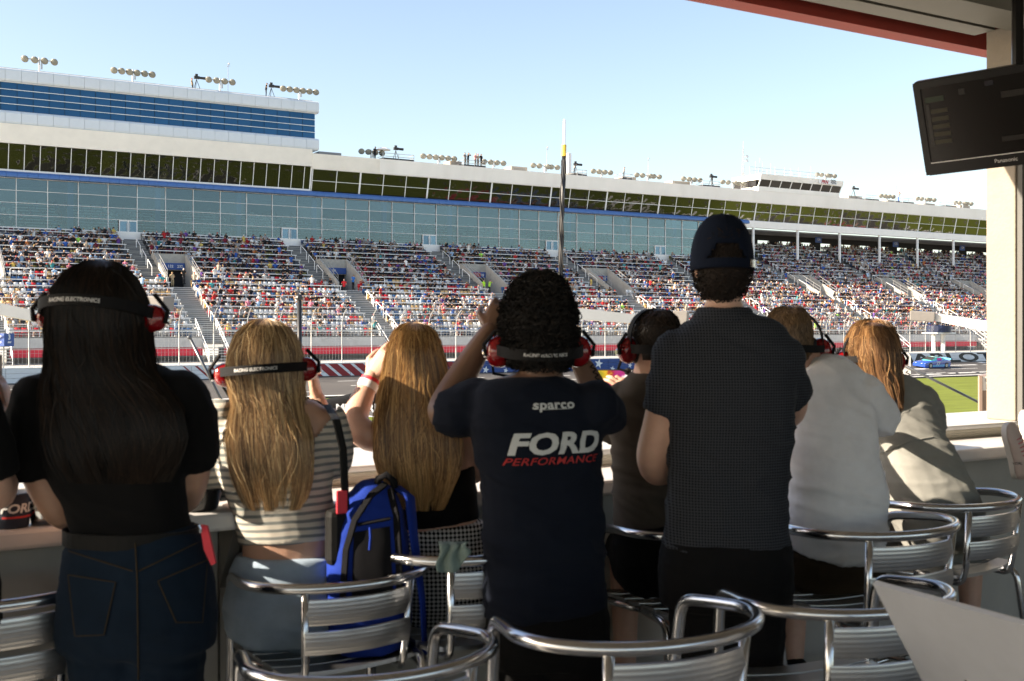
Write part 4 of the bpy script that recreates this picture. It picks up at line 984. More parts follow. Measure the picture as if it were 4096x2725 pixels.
for x0, y0, x1, y1 in ((0.004, 0.004, tw_ - 0.004, bz), (0.004, k - 0.055, tw_ - 0.004, k - 0.004), (0.004, bz, bz, k - 0.055), (tw_ - bz, bz, tw_ - 0.004, k - 0.055)): tvbox(q, x0, y0, -0.008, x1, y1, 0.0)
q.build('bezel', 'tv_plastic', tv)
q = MB(); tvbox(q, bz, bz, -0.002, tw_ - bz, k - 0.055, 0.001); scn = q.build('screen', 'tv_screen', tv)
def tvmark(x0, y0, x1, y1, m): q = MB(); tvbox(q, x0, y0, -0.0045, x1, y1, -0.0022); q.build('screen_graphic', m, scn)
tvmark(0.045, 0.075, 0.125, 0.098, 'tv_dim_green')
for j, nm in enumerate(('LARSON', 'REDDICK', 'LOGANO', 'ELLIOTT', 'SUAREZ')): tvmark(0.062, 0.130 + j * 0.034, 0.135, 0.148 + j * 0.034, 'tv_dim_yellow')
for x0, y0, x1, y1 in ((0.045, 0.108, 0.06, 0.29), (0.19, 0.06, 0.215, 0.085), (0.36, 0.10, 0.60, 0.125), (0.34, 0.29, 0.60, 0.31)): tvmark(x0, y0, x1, y1, 'tv_dim_grey')
tvmark(0.30, 0.045, 0.335, 0.065, 'tv_dim_blue')
q = MB(); tvbox(q, bz, k - 0.058, -0.0085, tw_ - bz, k - 0.0545, -0.004); q.build('trim_line', 'logo_silver', tv)
flat_text('maker_name', 'Panasonic', 'logo_silver', T(tw_ * 0.49, k - 0.03, -0.009), rx, -dn, 0.024, tv)
q = MB(); q.tube([T(tw_ / 2, k / 2, 0.045), T(tw_ / 2, k / 2, 0.25), T(tw_ / 2, k / 2, 0.25) + Vector((0, 0, 0.9))], 0.025, 8); q.build('wall_bracket', 'tv_plastic', tv)
# ------------------------------------------------------------------ aluminium chairs
mm_ = mat('aluminium_tube', (0.66, 0.67, 0.69), 0.20, 1.0, var=0.05, scale=8)
ribbed('aluminium_slat', (0.66, 0.67, 0.68), 'Z', 26.0, 0.34, 1.0, 0.10, 0.005)
mat('aluminium_seat', (0.52, 0.53, 0.54), 0.36, 1.0, var=0.06, scale=10)
mat('rubber', (0.02, 0.02, 0.02), 0.7)
def fillet(P, r=0.05, n=4):
    P = [Vector(p) for p in P]; out = [P[0]]
    for i in range(1, len(P) - 1):
        a, c = P[i - 1] - P[i], P[i + 1] - P[i]; rr = min(r, a.length * 0.45, c.length * 0.45); A, Bq = P[i] + a.normalized() * rr, P[i] + c.normalized() * rr
        for k in range(n + 1): t = k / n; out.append(A * (1 - t) ** 2 + P[i] * 2 * t * (1 - t) + Bq * t * t)
    out.append(P[-1]); return out
def make_chair():
    c = empty('armchair')
    sz, rz = 0.64, 0.88
    path = [(-0.235, 0.20, 0.0), (-0.24, 0.17, sz - 0.02), (-0.25, 0.135, rz - 0.02), (-0.268, 0.04, rz - 0.008)]
    for k in range(13):
        a = R(180 + 180 * k / 12); path.append((0.29 * math.cos(a), -0.06 + 0.215 * math.sin(a), rz))
    path += [(0.268, 0.04, rz - 0.008), (0.25, 0.135, rz - 0.02), (0.24, 0.17, sz - 0.02), (0.235, 0.20, 0.0)]
    q = MB(); q.tube(fillet(path, 0.055, 5), 0.0152, 14); q.build('arm_and_rail', 'aluminium_tube', c, smooth=True)
    for s in (-1, 1):
        q = MB(); q.tube(fillet([(0.165 * s, -0.235, rz - 0.005), (0.155 * s, -0.215, sz + 0.02), (0.155 * s, -0.20, sz - 0.035), (0.165 * s, 0.0, sz - 0.03), (0.20 * s, 0.17, sz - 0.03)], 0.05, 5), 0.012, 10); q.build('back_post', 'aluminium_tube', c, smooth=True)
        q = MB(); q.tube(fillet([(0.21 * s, -0.05, sz - 0.02), (0.225 * s, -0.19, sz - 0.03), (0.25 * s, -0.27, 0.0)], 0.05, 5), 0.013, 10); lg = q.build('leg', 'aluminium_tube', c, smooth=True)
        q = MB(); q.lathe((0.25 * s, -0.27, 0.0), [(0.017, 0.0), (0.017, 0.03), (0.014, 0.035)], 10); q.build('foot_cap', 'rubber', lg)
        q = MB(); q.tube([(0.236 * s, -0.232, 0.30), (0.237 * s, 0.19, 0.30)], 0.010, 8); q.build('stretcher', 'aluminium_tube', c, smooth=True)
        q = MB(); q.tube(fillet([(0.24 * s, 0.172, sz - 0.03), (0.215 * s, 0.20, sz - 0.03), (0.21 * s, -0.05, sz - 0.02)], 0.04, 4), 0.011, 8); q.build('seat_frame', 'aluminium_tube', c, smooth=True)
    q = MB(); q.tube([(-0.236, 0.195, 0.22), (0.236, 0.195, 0.22)], 0.010, 8); q.build('stretcher', 'aluminium_tube', c, smooth=True)
    for z0, z1 in ((0.692, 0.758), (0.774, 0.848)):
        q = MB(); rows = []
        for t in range(11):
            x = -0.165 + 0.33 * t / 10; bow = -0.228 - 0.036 * (1 - (x / 0.165) ** 2)
            rows.append([Vector((x, bow, z0)), Vector((x, bow - 0.012, (z0 + z1) / 2)), Vector((x, bow - 0.008, z1)), Vector((x, bow + 0.004, z1)), Vector((x, bow - 0.002, (z0 + z1) / 2)), Vector((x, bow + 0.010, z0))])
        q.rings(rows); smooth_auto(q.build('back_slat', 'aluminium_slat', c), 50)
    for k in range(5):
        y0 = -0.19 + k * 0.078; q = MB(); rows = []
        for t in range(9):
            x = -0.215 + 0.43 * t / 8; z = sz - 0.014 * (1 - (x / 0.215) ** 2)
            rows.append([Vector((x, y0, z - 0.012)), Vector((x, y0 + 0.071, z - 0.012)), Vector((x, y0 + 0.069, z)), Vector((x, y0 + 0.002, z))])
        q.rings(rows); smooth_auto(q.build('seat_slat', 'aluminium_seat', c), 50)
    for ch in c.children_recursive:
        for v in ch.data.vertices: v.co.x *= 1.0
    return c
chair0 = make_chair(); first = [True]
def chair(L, Rr, label, s=None):
    """set a chair by where its two back corners are seen"""
    def corners(k):
        z = 0.88 * k; return W(*L, (HC - z) * FPX / (L[1] - 1315)), W(*Rr, (HC - z) * FPX / (Rr[1] - 1315))
    if s is None: s = min((abs((corners(k)[1] - corners(k)[0]).length - 0.58 * k), k) for k in np.arange(0.75, 1.15, 0.002))[1]
    a, c_ = corners(s); v = c_ - a; yaw = math.atan2(-v.y, v.x)
    c = chair0 if first[0] else copy_tree(chair0); first[0] = False
    c.rotation_euler = (0, 0, -yaw); c.scale = (s, s, s); m = (a + c_) / 2; f = Vector((math.sin(yaw), math.cos(yaw), 0)) * 0.07 * s
    c.location = (m.x + f.x, m.y + f.y, 0); tag(c, label, 'chair', 'aluminium armchairs along the counter')
    print('CHAIR', round(s, 2), round(math.degrees(yaw)), 'd=%.2f' % pix(m)[2], label[:40]); return c
chair((965, 2335), (1685, 2245), 'aluminium armchair with the blue backpack, under woman in striped sweater')
chair((990, 2687), (1950, 2545), 'empty aluminium armchair at bottom edge, second row, below backpack')
chair((2065, 2545), (2985, 2430), 'empty aluminium armchair at bottom centre behind man in navy shirt')
chair((2990, 2415), (3755, 2345), 'empty aluminium armchair in second row beside the white board')
chair((3195, 2125), (3765, 2070), 'aluminium armchair under the person in white shirt')
chair((3625, 2025), (3988, 1968), 'aluminium armchair under woman in grey denim dress', 1.0)
chair((1612, 2216), (2182, 2156), 'aluminium armchair draped with green cloth under woman in houndstooth trousers', 1.0)
chair((2525, 2128), (3050, 2070), 'aluminium armchair under the boy filming with phone', 1.0)
chair((-420, 2395), (270, 2325), 'aluminium armchair at left edge beside woman in jeans', 1.0)
# ------------------------------------------------------------------ white board leaning in the near corner
mat('board_white', (0.47, 0.50, 0.56), 0.4, var=0.10, scale=5, dirt=0.25)
A = W(3490, 2335, 2.4); e1 = W(4096, 2500, 2.05) - A; e1.normalize(); e2 = W(3690, 2725, 2.455) - A; e2 = (e2 - e1 * e2.dot(e1)).normalized(); e3 = e1.cross(e2)
tb = empty('leaning_board', (A.x, A.y, 0)); tag(tb, 'plain white board leaning on a strut in near right corner', 'board')
L = (A.z - 0.02) / -e2.z; O = Vector((0, 0, A.z))
q = MB(); q.prism([O, O + e1 * 0.8, O + e1 * 0.8 + e2 * L, O + e2 * L], e3 * 0.012); q.build('panel', 'board_white', tb)
for t in (0.15, 0.65):
    top = O + e1 * t + e2 * 0.2 + e3 * 0.02; ft = Vector((top.x, top.y, 0.0)) - Vector((e2.x, e2.y, 0)).normalized() * 0.1
    q = MB(); q.tube([top, ft], 0.012, 8); q.build('strut', 'aluminium_tube', tb)
# ------------------------------------------------------------------ people: toolkit
def voxel(mb, size, smooth=6, fac=0.5, name='body', flow=0.0, fscale=9.0, seed=0, stretch=(0.55, 0.55, 1.0)):
    """fuse overlapping shapes into one continuous skin"""
    me = mb.mesh(name); o = bpy.data.objects.new('tmp', me); COL.objects.link(o)
    m = o.modifiers.new('r', 'REMESH'); m.mode = 'VOXEL'; m.voxel_size = size; m.adaptivity = 0
    if smooth: s = o.modifiers.new('s', 'SMOOTH'); s.iterations = smooth; s.factor = fac
    bpy.context.view_layer.update()
    out = bpy.data.meshes.new_from_object(o.evaluated_get(bpy.context.evaluated_depsgraph_get()))
    bpy.data.objects.remove(o); bpy.data.meshes.remove(me); out.name = name
    if flow:
        sv = Vector((seed * 7.3, seed * 1.7, seed * 3.1)); st = Vector(stretch) * fscale
        nr = [v.normal.copy() for v in out.vertices]
        for v, n in zip(out.vertices, nr):
            c = v.co; p = Vector((c.x * st.x, c.y * st.y, c.z * st.z)) + sv
            p = p + Vector((0.7 * p.z, -0.5 * p.z, 0)); q_ = p + Vector((noise.noise(p * 0.7), noise.noise(p * 0.7 + sv), 0)) * 0.8
            w = 0.55 * noise.noise(q_ * 0.6) + max(0, 1 - 2.6 * abs(noise.noise(q_))) ** 1.5 * 0.8 + max(0, 1 - 3.2 * abs(noise.noise(q_ * 1.9 + sv))) ** 1.5 * 0.35 - 0.3   # narrow creases
            v.co = c + n * (flow * w)
    out.polygons.foreach_set('use_smooth', [True] * len(out.polygons)); return out
def loft(b, path, rx, ry, right, n=20, sq=2.0):
    """body section by section; right = the body's sideways direction"""
    P = [Vector(p) for p in path]; rs = []; right = Vector(right)
    for i, p in enumerate(P):
        t = (P[min(i + 1, len(P) - 1)] - P[max(i - 1, 0)]).normalized(); a = (right - t * right.dot(t)).normalized(); c = t.cross(a); ring = []
        for k in range(n):
            q = 2 * math.pi * k / n; cq, sq_ = math.cos(q), math.sin(q); e = 2.0 / sq
            ring.append(p + a * rx[i] * math.copysign(abs(cq) ** e, cq) + c * ry[i] * math.copysign(abs(sq_) ** e, sq_))
        rs.append(ring)
    b.rings(rs)
def dense(P, R_, k=3):
    """Catmull-Rom refinement of a limb polyline and its radii"""
    P = [Vector(p) for p in P]; o, r = [], []
    for i in range(len(P) - 1):
        p0, p1, p2, p3 = P[max(i - 1, 0)], P[i], P[i + 1], P[min(i + 2, len(P) - 1)]
        for j in range(k):
            t = j / k; o.append(0.5 * ((2 * p1) + (p2 - p0) * t + (2 * p0 - 5 * p1 + 4 * p2 - p3) * t * t + (3 * p1 - p0 - 3 * p2 + p3) * t ** 3)); r.append(R_[i] * (1 - t) + R_[i + 1] * t)
    o.append(P[-1]); r.append(R_[-1]); return o, r
class Frame:
    def __init__(s, c, yaw, pitch=0, roll=0):
        s.c = Vector(c); f = Vector((math.sin(R(yaw)), math.cos(R(yaw)), 0)); r = Vector((math.cos(R(yaw)), -math.sin(R(yaw)), 0)); u = Vector((0, 0, 1))
        M = Matrix.Rotation(R(pitch), 3, r); f, u = M @ f, M @ u
        M = Matrix.Rotation(R(roll), 3, f); r, u = M @ r, M @ u; s.r, s.f, s.u = r, f, u
    def p(s, x, y, z): return s.c + s.r * x + s.f * y + s.u * z
    def m3(s): return Matrix((s.r, s.f, s.u)).transposed()
def head(b, F, k=1.0):
    """skull, jaw, nose, lips, brows, ears; F.c is the middle of the head"""
    pr = [(-0.122, 0.024, 0.026, 0.062), (-0.105, 0.042, 0.048, 0.045), (-0.075, 0.056, 0.070, 0.022), (-0.035, 0.066, 0.088, 0.004), (0.01, 0.073, 0.096, -0.002), (0.05, 0.075, 0.097, -0.006), (0.085, 0.066, 0.084, -0.008), (0.108, 0.047, 0.060, -0.010), (0.121, 0.020, 0.028, -0.010)]
    b.rings([[F.p(k * rx * math.cos(2 * math.pi * j / 20), k * (oy + ry * math.sin(2 * math.pi * j / 20)), k * z) for j in range(20)] for z, rx, ry, oy in pr])
    M = F.m3()
    b.ball(F.p(0, 0.104 * k, -0.022 * k), (0.012, 0.016, 0.022), 8, 6, rot=M); b.ball(F.p(0, 0.096 * k, 0.012 * k), (0.009, 0.012, 0.024), 8, 6, rot=M)
    b.ball(F.p(0, 0.084 * k, -0.066 * k), (0.022, 0.012, 0.008), 8, 6, rot=M); b.ball(F.p(0, 0.082 * k, -0.079 * k), (0.018, 0.012, 0.008), 8, 6, rot=M)
    for s in (-1, 1):
        b.ball(F.p(0.031 * s * k, 0.083 * k, 0.030 * k), (0.020, 0.010, 0.008), 8, 6, rot=M)
        b.ball(F.p(0.075 * s * k, -0.008 * k, -0.012 * k), (0.010, 0.020, 0.033), 10, 8, rot=M @ Matrix.Rotation(R(-18 * s), 3, 'Z'))
def hand_mesh(wrist, dirv, palm, thumb_side, curl=0.6, spread=1.0, k=1.0):
    """palm and five jointed fingers; dirv: wrist to knuckles, palm: out of the palm, thumb_side: +1/-1"""
    d = Vector(dirv).normalized(); n = Vector(palm); n = (n - d * n.dot(d)).normalized(); s = d.cross(n) * thumb_side; w = Vector(wrist)
    b = MB(); loft(b, [w - d * 0.03 * k, w + d * 0.01 * k, w + d * 0.045 * k, w + d * 0.085 * k, w + d * 0.095 * k], [0.026 * k, 0.028 * k, 0.040 * k, 0.042 * k, 0.036 * k], [0.019 * k, 0.019 * k, 0.016 * k, 0.014 * k, 0.010 * k], s, 12)
    for j, (o, L) in enumerate(((0.031, 0.072), (0.0105, 0.082), (-0.0105, 0.076), (-0.030, 0.060))):
        p = w + d * 0.085 * k + s * o * k; a = R(12 + 30 * curl) ; dd = (d + s * o * 2.2 * spread).normalized(); pts = [p - d * 0.01 * k, p]
        for seg, f_ in enumerate((0.45, 0.32, 0.23)):
            ang = (0.5 + seg * 0.75) * curl * R(38); v = dd * math.cos(ang) + n * math.sin(ang); p = p + v * L * f_ * k; pts.append(p)
        b.tube(pts, [0.0095 * k, 0.0095 * k, 0.009 * k, 0.0082 * k, 0.0068 * k], 8); b.ball(pts[-1], 0.0068 * k, 8, 6)
    t0 = w + d * 0.02 * k + s * 0.026 * k; v1 = (d * 0.7 + s * 0.7 + n * 0.25).normalized(); t1 = t0 + v1 * 0.04 * k; v2 = (d * 0.9 + s * 0.25 + n * (0.3 + 0.3 * curl)).normalized(); t2 = t1 + v2 * 0.032 * k; t3 = t2 + (v2 + n * 0.2).normalized() * 0.024 * k
    b.tube([t0 - v1 * 0.01, t1, t2, t3], [0.013 * k, 0.0115 * k, 0.0098 * k, 0.0075 * k], 8); b.ball(t3, 0.0075 * k, 8, 6)
    return voxel(b, 0.0038, 4, 0.5, 'hand')
def join_meshes(name, ms, mtl):
    bm = bmesh.new()
    for m in ms: bm.from_mesh(m); bpy.data.meshes.remove(m)
    me = bpy.data.meshes.new(name); bm.to_mesh(me); bm.free(); me.materials.clear(); me.materials.append(MATS[mtl])
    me.polygons.foreach_set('use_smooth', [True] * len(me.polygons)); return me
def off(me, base):
    b = Vector(base)
    me.transform(Matrix.Translation(-b)); return me
# ------------------------------------------------------------------ hair
def hair_material(name, rough=0.38, transl=0.25):
    m, n, l, b = new_mat(name)
    a = n.new('ShaderNodeAttribute'); a.attribute_name = 'col'; l.new(a.outputs['Color'], b.inputs['Base Color'])
    b.inputs['Roughness'].default_value = rough; b.inputs['Specular IOR Level'].default_value = 0.45; b.inputs['Anisotropic'].default_value = 0.5
    t = n.new('ShaderNodeBsdfTranslucent'); l.new(a.outputs['Color'], t.inputs[0]); mx = n.new('ShaderNodeMixShader'); mx.inputs[0].default_value = transl
    l.new(b.outputs[0], mx.inputs[1]); l.new(t.outputs[0], mx.inputs[2]); l.new(mx.outputs[0], n['Material Output'].inputs['Surface']); return m
hair_material('hair'); hair_material('hair_dark', 0.42, 0.05); MATS['hair_dark'].node_tree.nodes['Principled BSDF'].inputs['Specular IOR Level'].default_value = 0.18; hair_material('hair_curl', 0.65, 0.0); MATS['hair_curl'].node_tree.nodes['Principled BSDF'].inputs['Specular IOR Level'].default_value = 0.15
def strands_mesh(name, curves, cols, width, view=(0, 0, HC), mtl='hair'):
    """curves: list of (m,3) arrays; flat tapering ribbons"""
    V, F, C = [], [], []; o = 0; view = np.array(view, float)
    for c, (c0, c1) in zip(curves, cols):
        m = len(c); t = np.gradient(c, axis=0); e = c - view; sd = np.cross(t, e); sd /= np.linalg.norm(sd, axis=1, keepdims=True) + 1e-9
        tw = np.linspace(0, 1, m)[:, None]; w = width * (0.55 + 0.45 * np.sin(np.clip(tw, 0.05, 1) ** 0.6 * 2.6)) * (1 - 0.75 * tw ** 4)
        V.append(c - sd * w * 0.5); V.append(c + sd * w * 0.5)
        k = np.arange(m - 1); F.append(np.stack([o + k, o + m + k, o + m + k + 1, o + k + 1], axis=1)); o += 2 * m
        cc = np.array(c0) * (1 - tw) + np.array(c1) * tw; cm = (cc[:-1] + cc[1:]) / 2; C.append(np.repeat(cm, 4, axis=0))
    V = np.concatenate(V).astype(np.float32); F = np.concatenate(F).astype(np.int32); C = np.concatenate(C).astype(np.float32)
    me = bpy.data.meshes.new(name); me.vertices.add(len(V)); me.vertices.foreach_set('co', V.ravel()); me.loops.add(F.size); me.loops.foreach_set('vertex_index', F.ravel()); me.polygons.add(len(F)); me.polygons.foreach_set('loop_start', np.arange(0, F.size, 4, dtype=np.int32))
    me.update(calc_edges=True); me.materials.append(MATS[mtl]); at = me.color_attributes.new('col', 'FLOAT_COLOR', 'CORNER'); at.data.foreach_set('color', np.concatenate([C, np.ones((len(C), 1), np.float32)], axis=1).ravel())
    me.polygons.foreach_set('use_smooth', [True] * len(me.polygons)); return me
class HairVolume:
    """rings from crown to tips; strands run down the rings"""
    def __init__(s, rows, right):
        # rows: (centre Vector, rx, ry)
        s.c = np.array([list(r[0]) for r in rows]); s.rx = np.array([r[1] for r in rows]); s.ry = np.array([r[2] for r in rows]); rt = np.array(list(right)); rt[2] = 0; rt /= np.linalg.norm(rt)
        s.a = rt; s.b = np.array([-rt[1], rt[0], 0.0]); s.n = len(rows)     # a: to the person's right, b: forward
    def at(s, t, phi, rho):
        t = np.clip(t, 0, 1) * (s.n - 1); i = np.minimum(t.astype(int), s.n - 2); f = (t - i)[:, None]
        c = s.c[i] * (1 - f) + s.c[i + 1] * f; rx = (s.rx[i][:, None] * (1 - f) + s.rx[i + 1][:, None] * f); ry = (s.ry[i][:, None] * (1 - f) + s.ry[i + 1][:, None] * f)
        return c + s.a * rx * (rho * np.sin(phi))[:, None] - s.b * ry * (rho * np.cos(phi))[:, None]
    def shell(s, name, col, rho=0.9, n=28, mtl='hair', last=None):
        b = MB(); N = last or s.n
        b.rings([[Vector(s.c[i] + s.a * s.rx[i] * rho * math.sin(2 * math.pi * k / n) - s.b * s.ry[i] * rho * math.cos(2 * math.pi * k / n)) for k in range(n)] for i in range(N)], col=col)
        me = b.mesh(name, mtl, True); return me
    def strands(s, rng, n, clumps, cols, phi_max=2.2, seg=22, wob=0.05, wave=0.0, wf=3.0, tip=(0.82, 1.0), root=(0.0, 0.16), tipdark=1.0, pinch=0.6):
        cv, cc = [], []; cp = rng.uniform(-phi_max, phi_max, clumps); ce = rng.uniform(*tip, clumps); ctone = rng.randint(0, len(cols), clumps); cw = rng.uniform(0, 6.28, clumps)
        for j in range(n):
            k = rng.randint(clumps); t0 = rng.uniform(*root); t1 = ce[k] + rng.normal(0, 0.015); t = np.linspace(t0, t1, seg); u = np.linspace(0, 1, seg)
            d = rng.normal(0, 0.13); ph = cp[k] + d * (1 - pinch * u ** 1.5) + wob * np.sin(u * wf + cw[k]) * u + wave * np.sin(u * wf * 2.2 + cw[k]) * u
            rho = rng.uniform(0.92, 1.05) - 0.07 * u * rng.rand() + 0.05 * np.sin(u * 5 + cw[k]) * u + 0.02 * np.sin(u * 11 + cw[k] * 3)
            cv.append(s.at(t, ph, rho)); c = np.array(cols[ctone[k]] if rng.rand() < 0.45 else cols[rng.randint(len(cols))]) * rng.uniform(0.75, 1.25); cc.append((c * 0.75, c * tipdark))
        for j in range(int(n * 0.06)):          # stray hairs
            t0 = rng.uniform(0.0, 0.75); t = np.linspace(t0, min(1, t0 + rng.uniform(0.15, 0.4)), seg); u = np.linspace(0, 1, seg); p0 = rng.uniform(-phi_max, phi_max)
            ph = p0 + rng.normal(0, 0.25) * u + 0.08 * np.sin(u * 6 + rng.rand() * 6); cv.append(s.at(t, ph, 1.0 + rng.uniform(0.02, 0.14) * np.sin(u * rng.uniform(1.5, 3.1)))); c = np.array(cols[rng.randint(len(cols))]); cc.append((c, c))
        return cv, cc
def merge_hair(name, meshes, mtl):
    bm = bmesh.new()
    for m in meshes: bm.from_mesh(m); bpy.data.meshes.remove(m)
    me = bpy.data.meshes.new(name); bm.to_mesh(me); bm.free(); me.materials.append(MATS[mtl]); me.polygons.foreach_set('use_smooth', [True] * len(me.polygons)); return me
def hair_rows(rows, right):
    """rows of (py, x_left, x_right, dd, ry) in photo pixels -> volume rings"""
    out = []
    for py, x0, x1, dd, ry in rows:
        c = W((x0 + x1) / 2, py, d + dd); out.append((c, (x1 - x0) / 2 * (d + dd) / FPX, ry))
    return HairVolume(out, right)
# ------------------------------------------------------------------ headset
mat('headset_black', (0.006, 0.006, 0.007), 0.75, var=0.15, spec=0.2); mat('headset_red', (0.22, 0.004, 0.007), 0.14, var=0.06, coat=0.5); mat('headset_chrome', (0.6, 0.6, 0.62), 0.2, 1.0); mat('headset_print', (0.62, 0.62, 0.62), 0.5, var=0.02); mat('cushion', (0.02, 0.02, 0.021), 0.6)
def headset(F, base, label, hw=0.095, yb=-0.118, drop=0.0, band=0.026, text=True, tilt=0.0, over=True, boom=True, cup_z=-0.02, k=1.0, oh=0.13, cable=True, cs=0.95, group='red and black radio headsets worn by the spectators'):
    t = empty('headset', base); tag(t, label, 'headset', group); B = Vector(base)
    def q3(x, y, z): return F.p(x * k, y * k, z * k) - B
    def arc(a, r=1.0, z=0.0):
        return (hw * 1.12 * r * math.sin(a), 0.01 + (yb - 0.01) * r * math.cos(a) if abs(a) < 1.58 else 0.01 - (yb - 0.01) * 0.2 * r * math.cos(a), cup_z + drop * max(0, math.cos(a)) + z + tilt * math.sin(a))
    ring = []
    q = MB(); rows = []
    for j in range(33):
        a = R(-98 + 196 * j / 32); rows.append([q3(*arc(a, 1.0, -band / 2)), q3(*arc(a, 1.0, band / 2)), q3(*arc(a, 0.965, band / 2)), q3(*arc(a, 0.965, -band / 2))])
    q.rings(rows); smooth_auto(q.build('neck_band', 'headset_black', t), 50)
    bd = t.children[-1]
    if text:
        me = text_mesh('RACING ELECTRONICS', 0.0125, shear=0.15, spacing=1.0, sx=0.95, bold=0.0003); me.materials.append(MATS['headset_print'])
        for v in me.vertices:
            a = v.co.x / (hw * 1.12); p = Vector(arc(a, 1.012, v.co.y)); v.co = q3(*p)
        link('band_lettering', me, bd)
    if over:
        q = MB(); rows = []
        for j in range(25):
            a = math.pi * j / 24; x = -hw * 1.06 * math.cos(a); z = cup_z + oh * math.sin(a) ** 0.75; rows.append([q3(x, -0.018, z), q3(x, 0.010, z), q3(x * 0.97, 0.010, z - 0.005), q3(x * 0.97, -0.018, z - 0.005)])
        q.rings(rows); smooth_auto(q.build('head_band', 'headset_black', t), 50)
    for s in (-1, 1):
        M = F.m3()
        ax = Matrix.Rotation(R(90 * s), 3, 'Y')
        q = MB(); pr = [(0.030, -0.016), (0.040, -0.012), (0.043, 0.0), (0.042, 0.014), (0.035, 0.030), (0.020, 0.040), (0.004, 0.043)]
        q.rings([[q3(s * (hw - 0.004 + z), 0.012 + cs * r * 0.80 * math.cos(2 * math.pi * j / 20), cup_z - 0.008 + cs * r * 1.12 * math.sin(2 * math.pi * j / 20)) for j in range(20)] for r, z in pr]); cup = q.build('ear_cup', 'headset_red', t, smooth=True)
        q = MB(); q.rings([[q3(s * (hw - 0.004 + z), 0.012 + cs * r * 0.82 * math.cos(2 * math.pi * j / 18), cup_z - 0.008 + cs * r * 1.12 * math.sin(2 * math.pi * j / 18)) for j in range(18)] for r, z in ((0.034, -0.036), (0.043, -0.030), (0.044, -0.018), (0.038, -0.012))]); q.build('ear_cushion', 'cushion', t, smooth=True)
        q = MB(); q.tube([q3(s * (hw + 0.040), 0.0, cup_z - 0.02), q3(s * (hw + 0.045), 0.0, cup_z + 0.01), q3(s * (hw + 0.012), -0.004, cup_z + 0.05)], 0.006, 6); q.build('yoke', 'headset_black', cup)
        q = MB(); q.lathe(q3(s * (hw + 0.038), 0.012, cup_z - 0.012), [(0.012, 0), (0.012, 0.006), (0.008, 0.010)], 10, axis=M @ ax); q.build('volume_knob', 'headset_chrome', cup)
    if boom:
        q = MB(); q.tube([q3(-hw - 0.02, 0.02, cup_z - 0.03), q3(-hw - 0.01, 0.07, cup_z - 0.07), q3(-0.04, 0.125, cup_z - 0.085)], 0.0045, 6); q.ball(q3(-0.035, 0.128, cup_z - 0.085), 0.013, 8, 6); q.build('microphone_boom', 'headset_black', t)
    if not cable: return t
    q = MB(); pts = []
    for j in range(60):
        u = j / 59; p = q3(hw + 0.035, -0.01, cup_z - 0.045) * (1 - u) + q3(hw + 0.02, 0.03, cup_z - 0.19) * u; a = u * 60; pts.append(p + F.r * 0.006 * math.cos(a) + F.f * 0.006 * math.sin(a) + F.r * 0.03 * math.sin(u * 3.1))
    q.tube(pts, 0.0022, 5); q.build('coiled_cable', 'headset_black', t)
    return t
# ------------------------------------------------------------------ skin and cloth
def skin_mat(name, col):
    m = mat(name, col, 0.48, var=0.10, scale=14, bump=0.08, bscale=220)
    b = m.node_tree.nodes['Principled BSDF']; b.inputs['Subsurface Weight'].default_value = 0.12; b.inputs['Subsurface Radius'].default_value = (0.02, 0.007, 0.004); b.inputs['Subsurface Scale'].default_value = 0.6; return m
skin_mat('skin_fair', (0.60, 0.36, 0.27)); skin_mat('skin_tan', (0.52, 0.30, 0.21)); skin_mat('skin_dark', (0.17, 0.095, 0.062))
def cloth(name, col, rough=0.85, var=0.12, weave=900, bump=0.25):
    m = mat(name, col, rough, var=var, scale=5, bump=bump, bscale=weave, spec=0.1); m.node_tree.nodes['Principled BSDF'].inputs['Sheen Weight'].default_value = 0.02; return m
cloth('cloth_black', (0.006, 0.006, 0.0065)); cloth('cloth_navy', (0.008, 0.011, 0.020)); cloth('cloth_white', (0.86, 0.86, 0.89)); cloth('cloth_taupe', (0.075, 0.065, 0.056)); cloth('denim_dark', (0.007, 0.015, 0.028), weave=700, var=0.35); cloth('denim_light', (0.33, 0.42, 0.52), weave=700, var=0.25); cloth('denim_grey', (0.27, 0.27, 0.25), weave=600, var=0.2); cloth('cloth_brown', (0.05, 0.035, 0.022)); cloth('cloth_jet', (0.007, 0.007, 0.008)); cloth('cloth_sage', (0.22, 0.29, 0.27)); cloth('stitch_tan', (0.05, 0.036, 0.02)); cloth('leather_black', (0.012, 0.012, 0.012), 0.5)
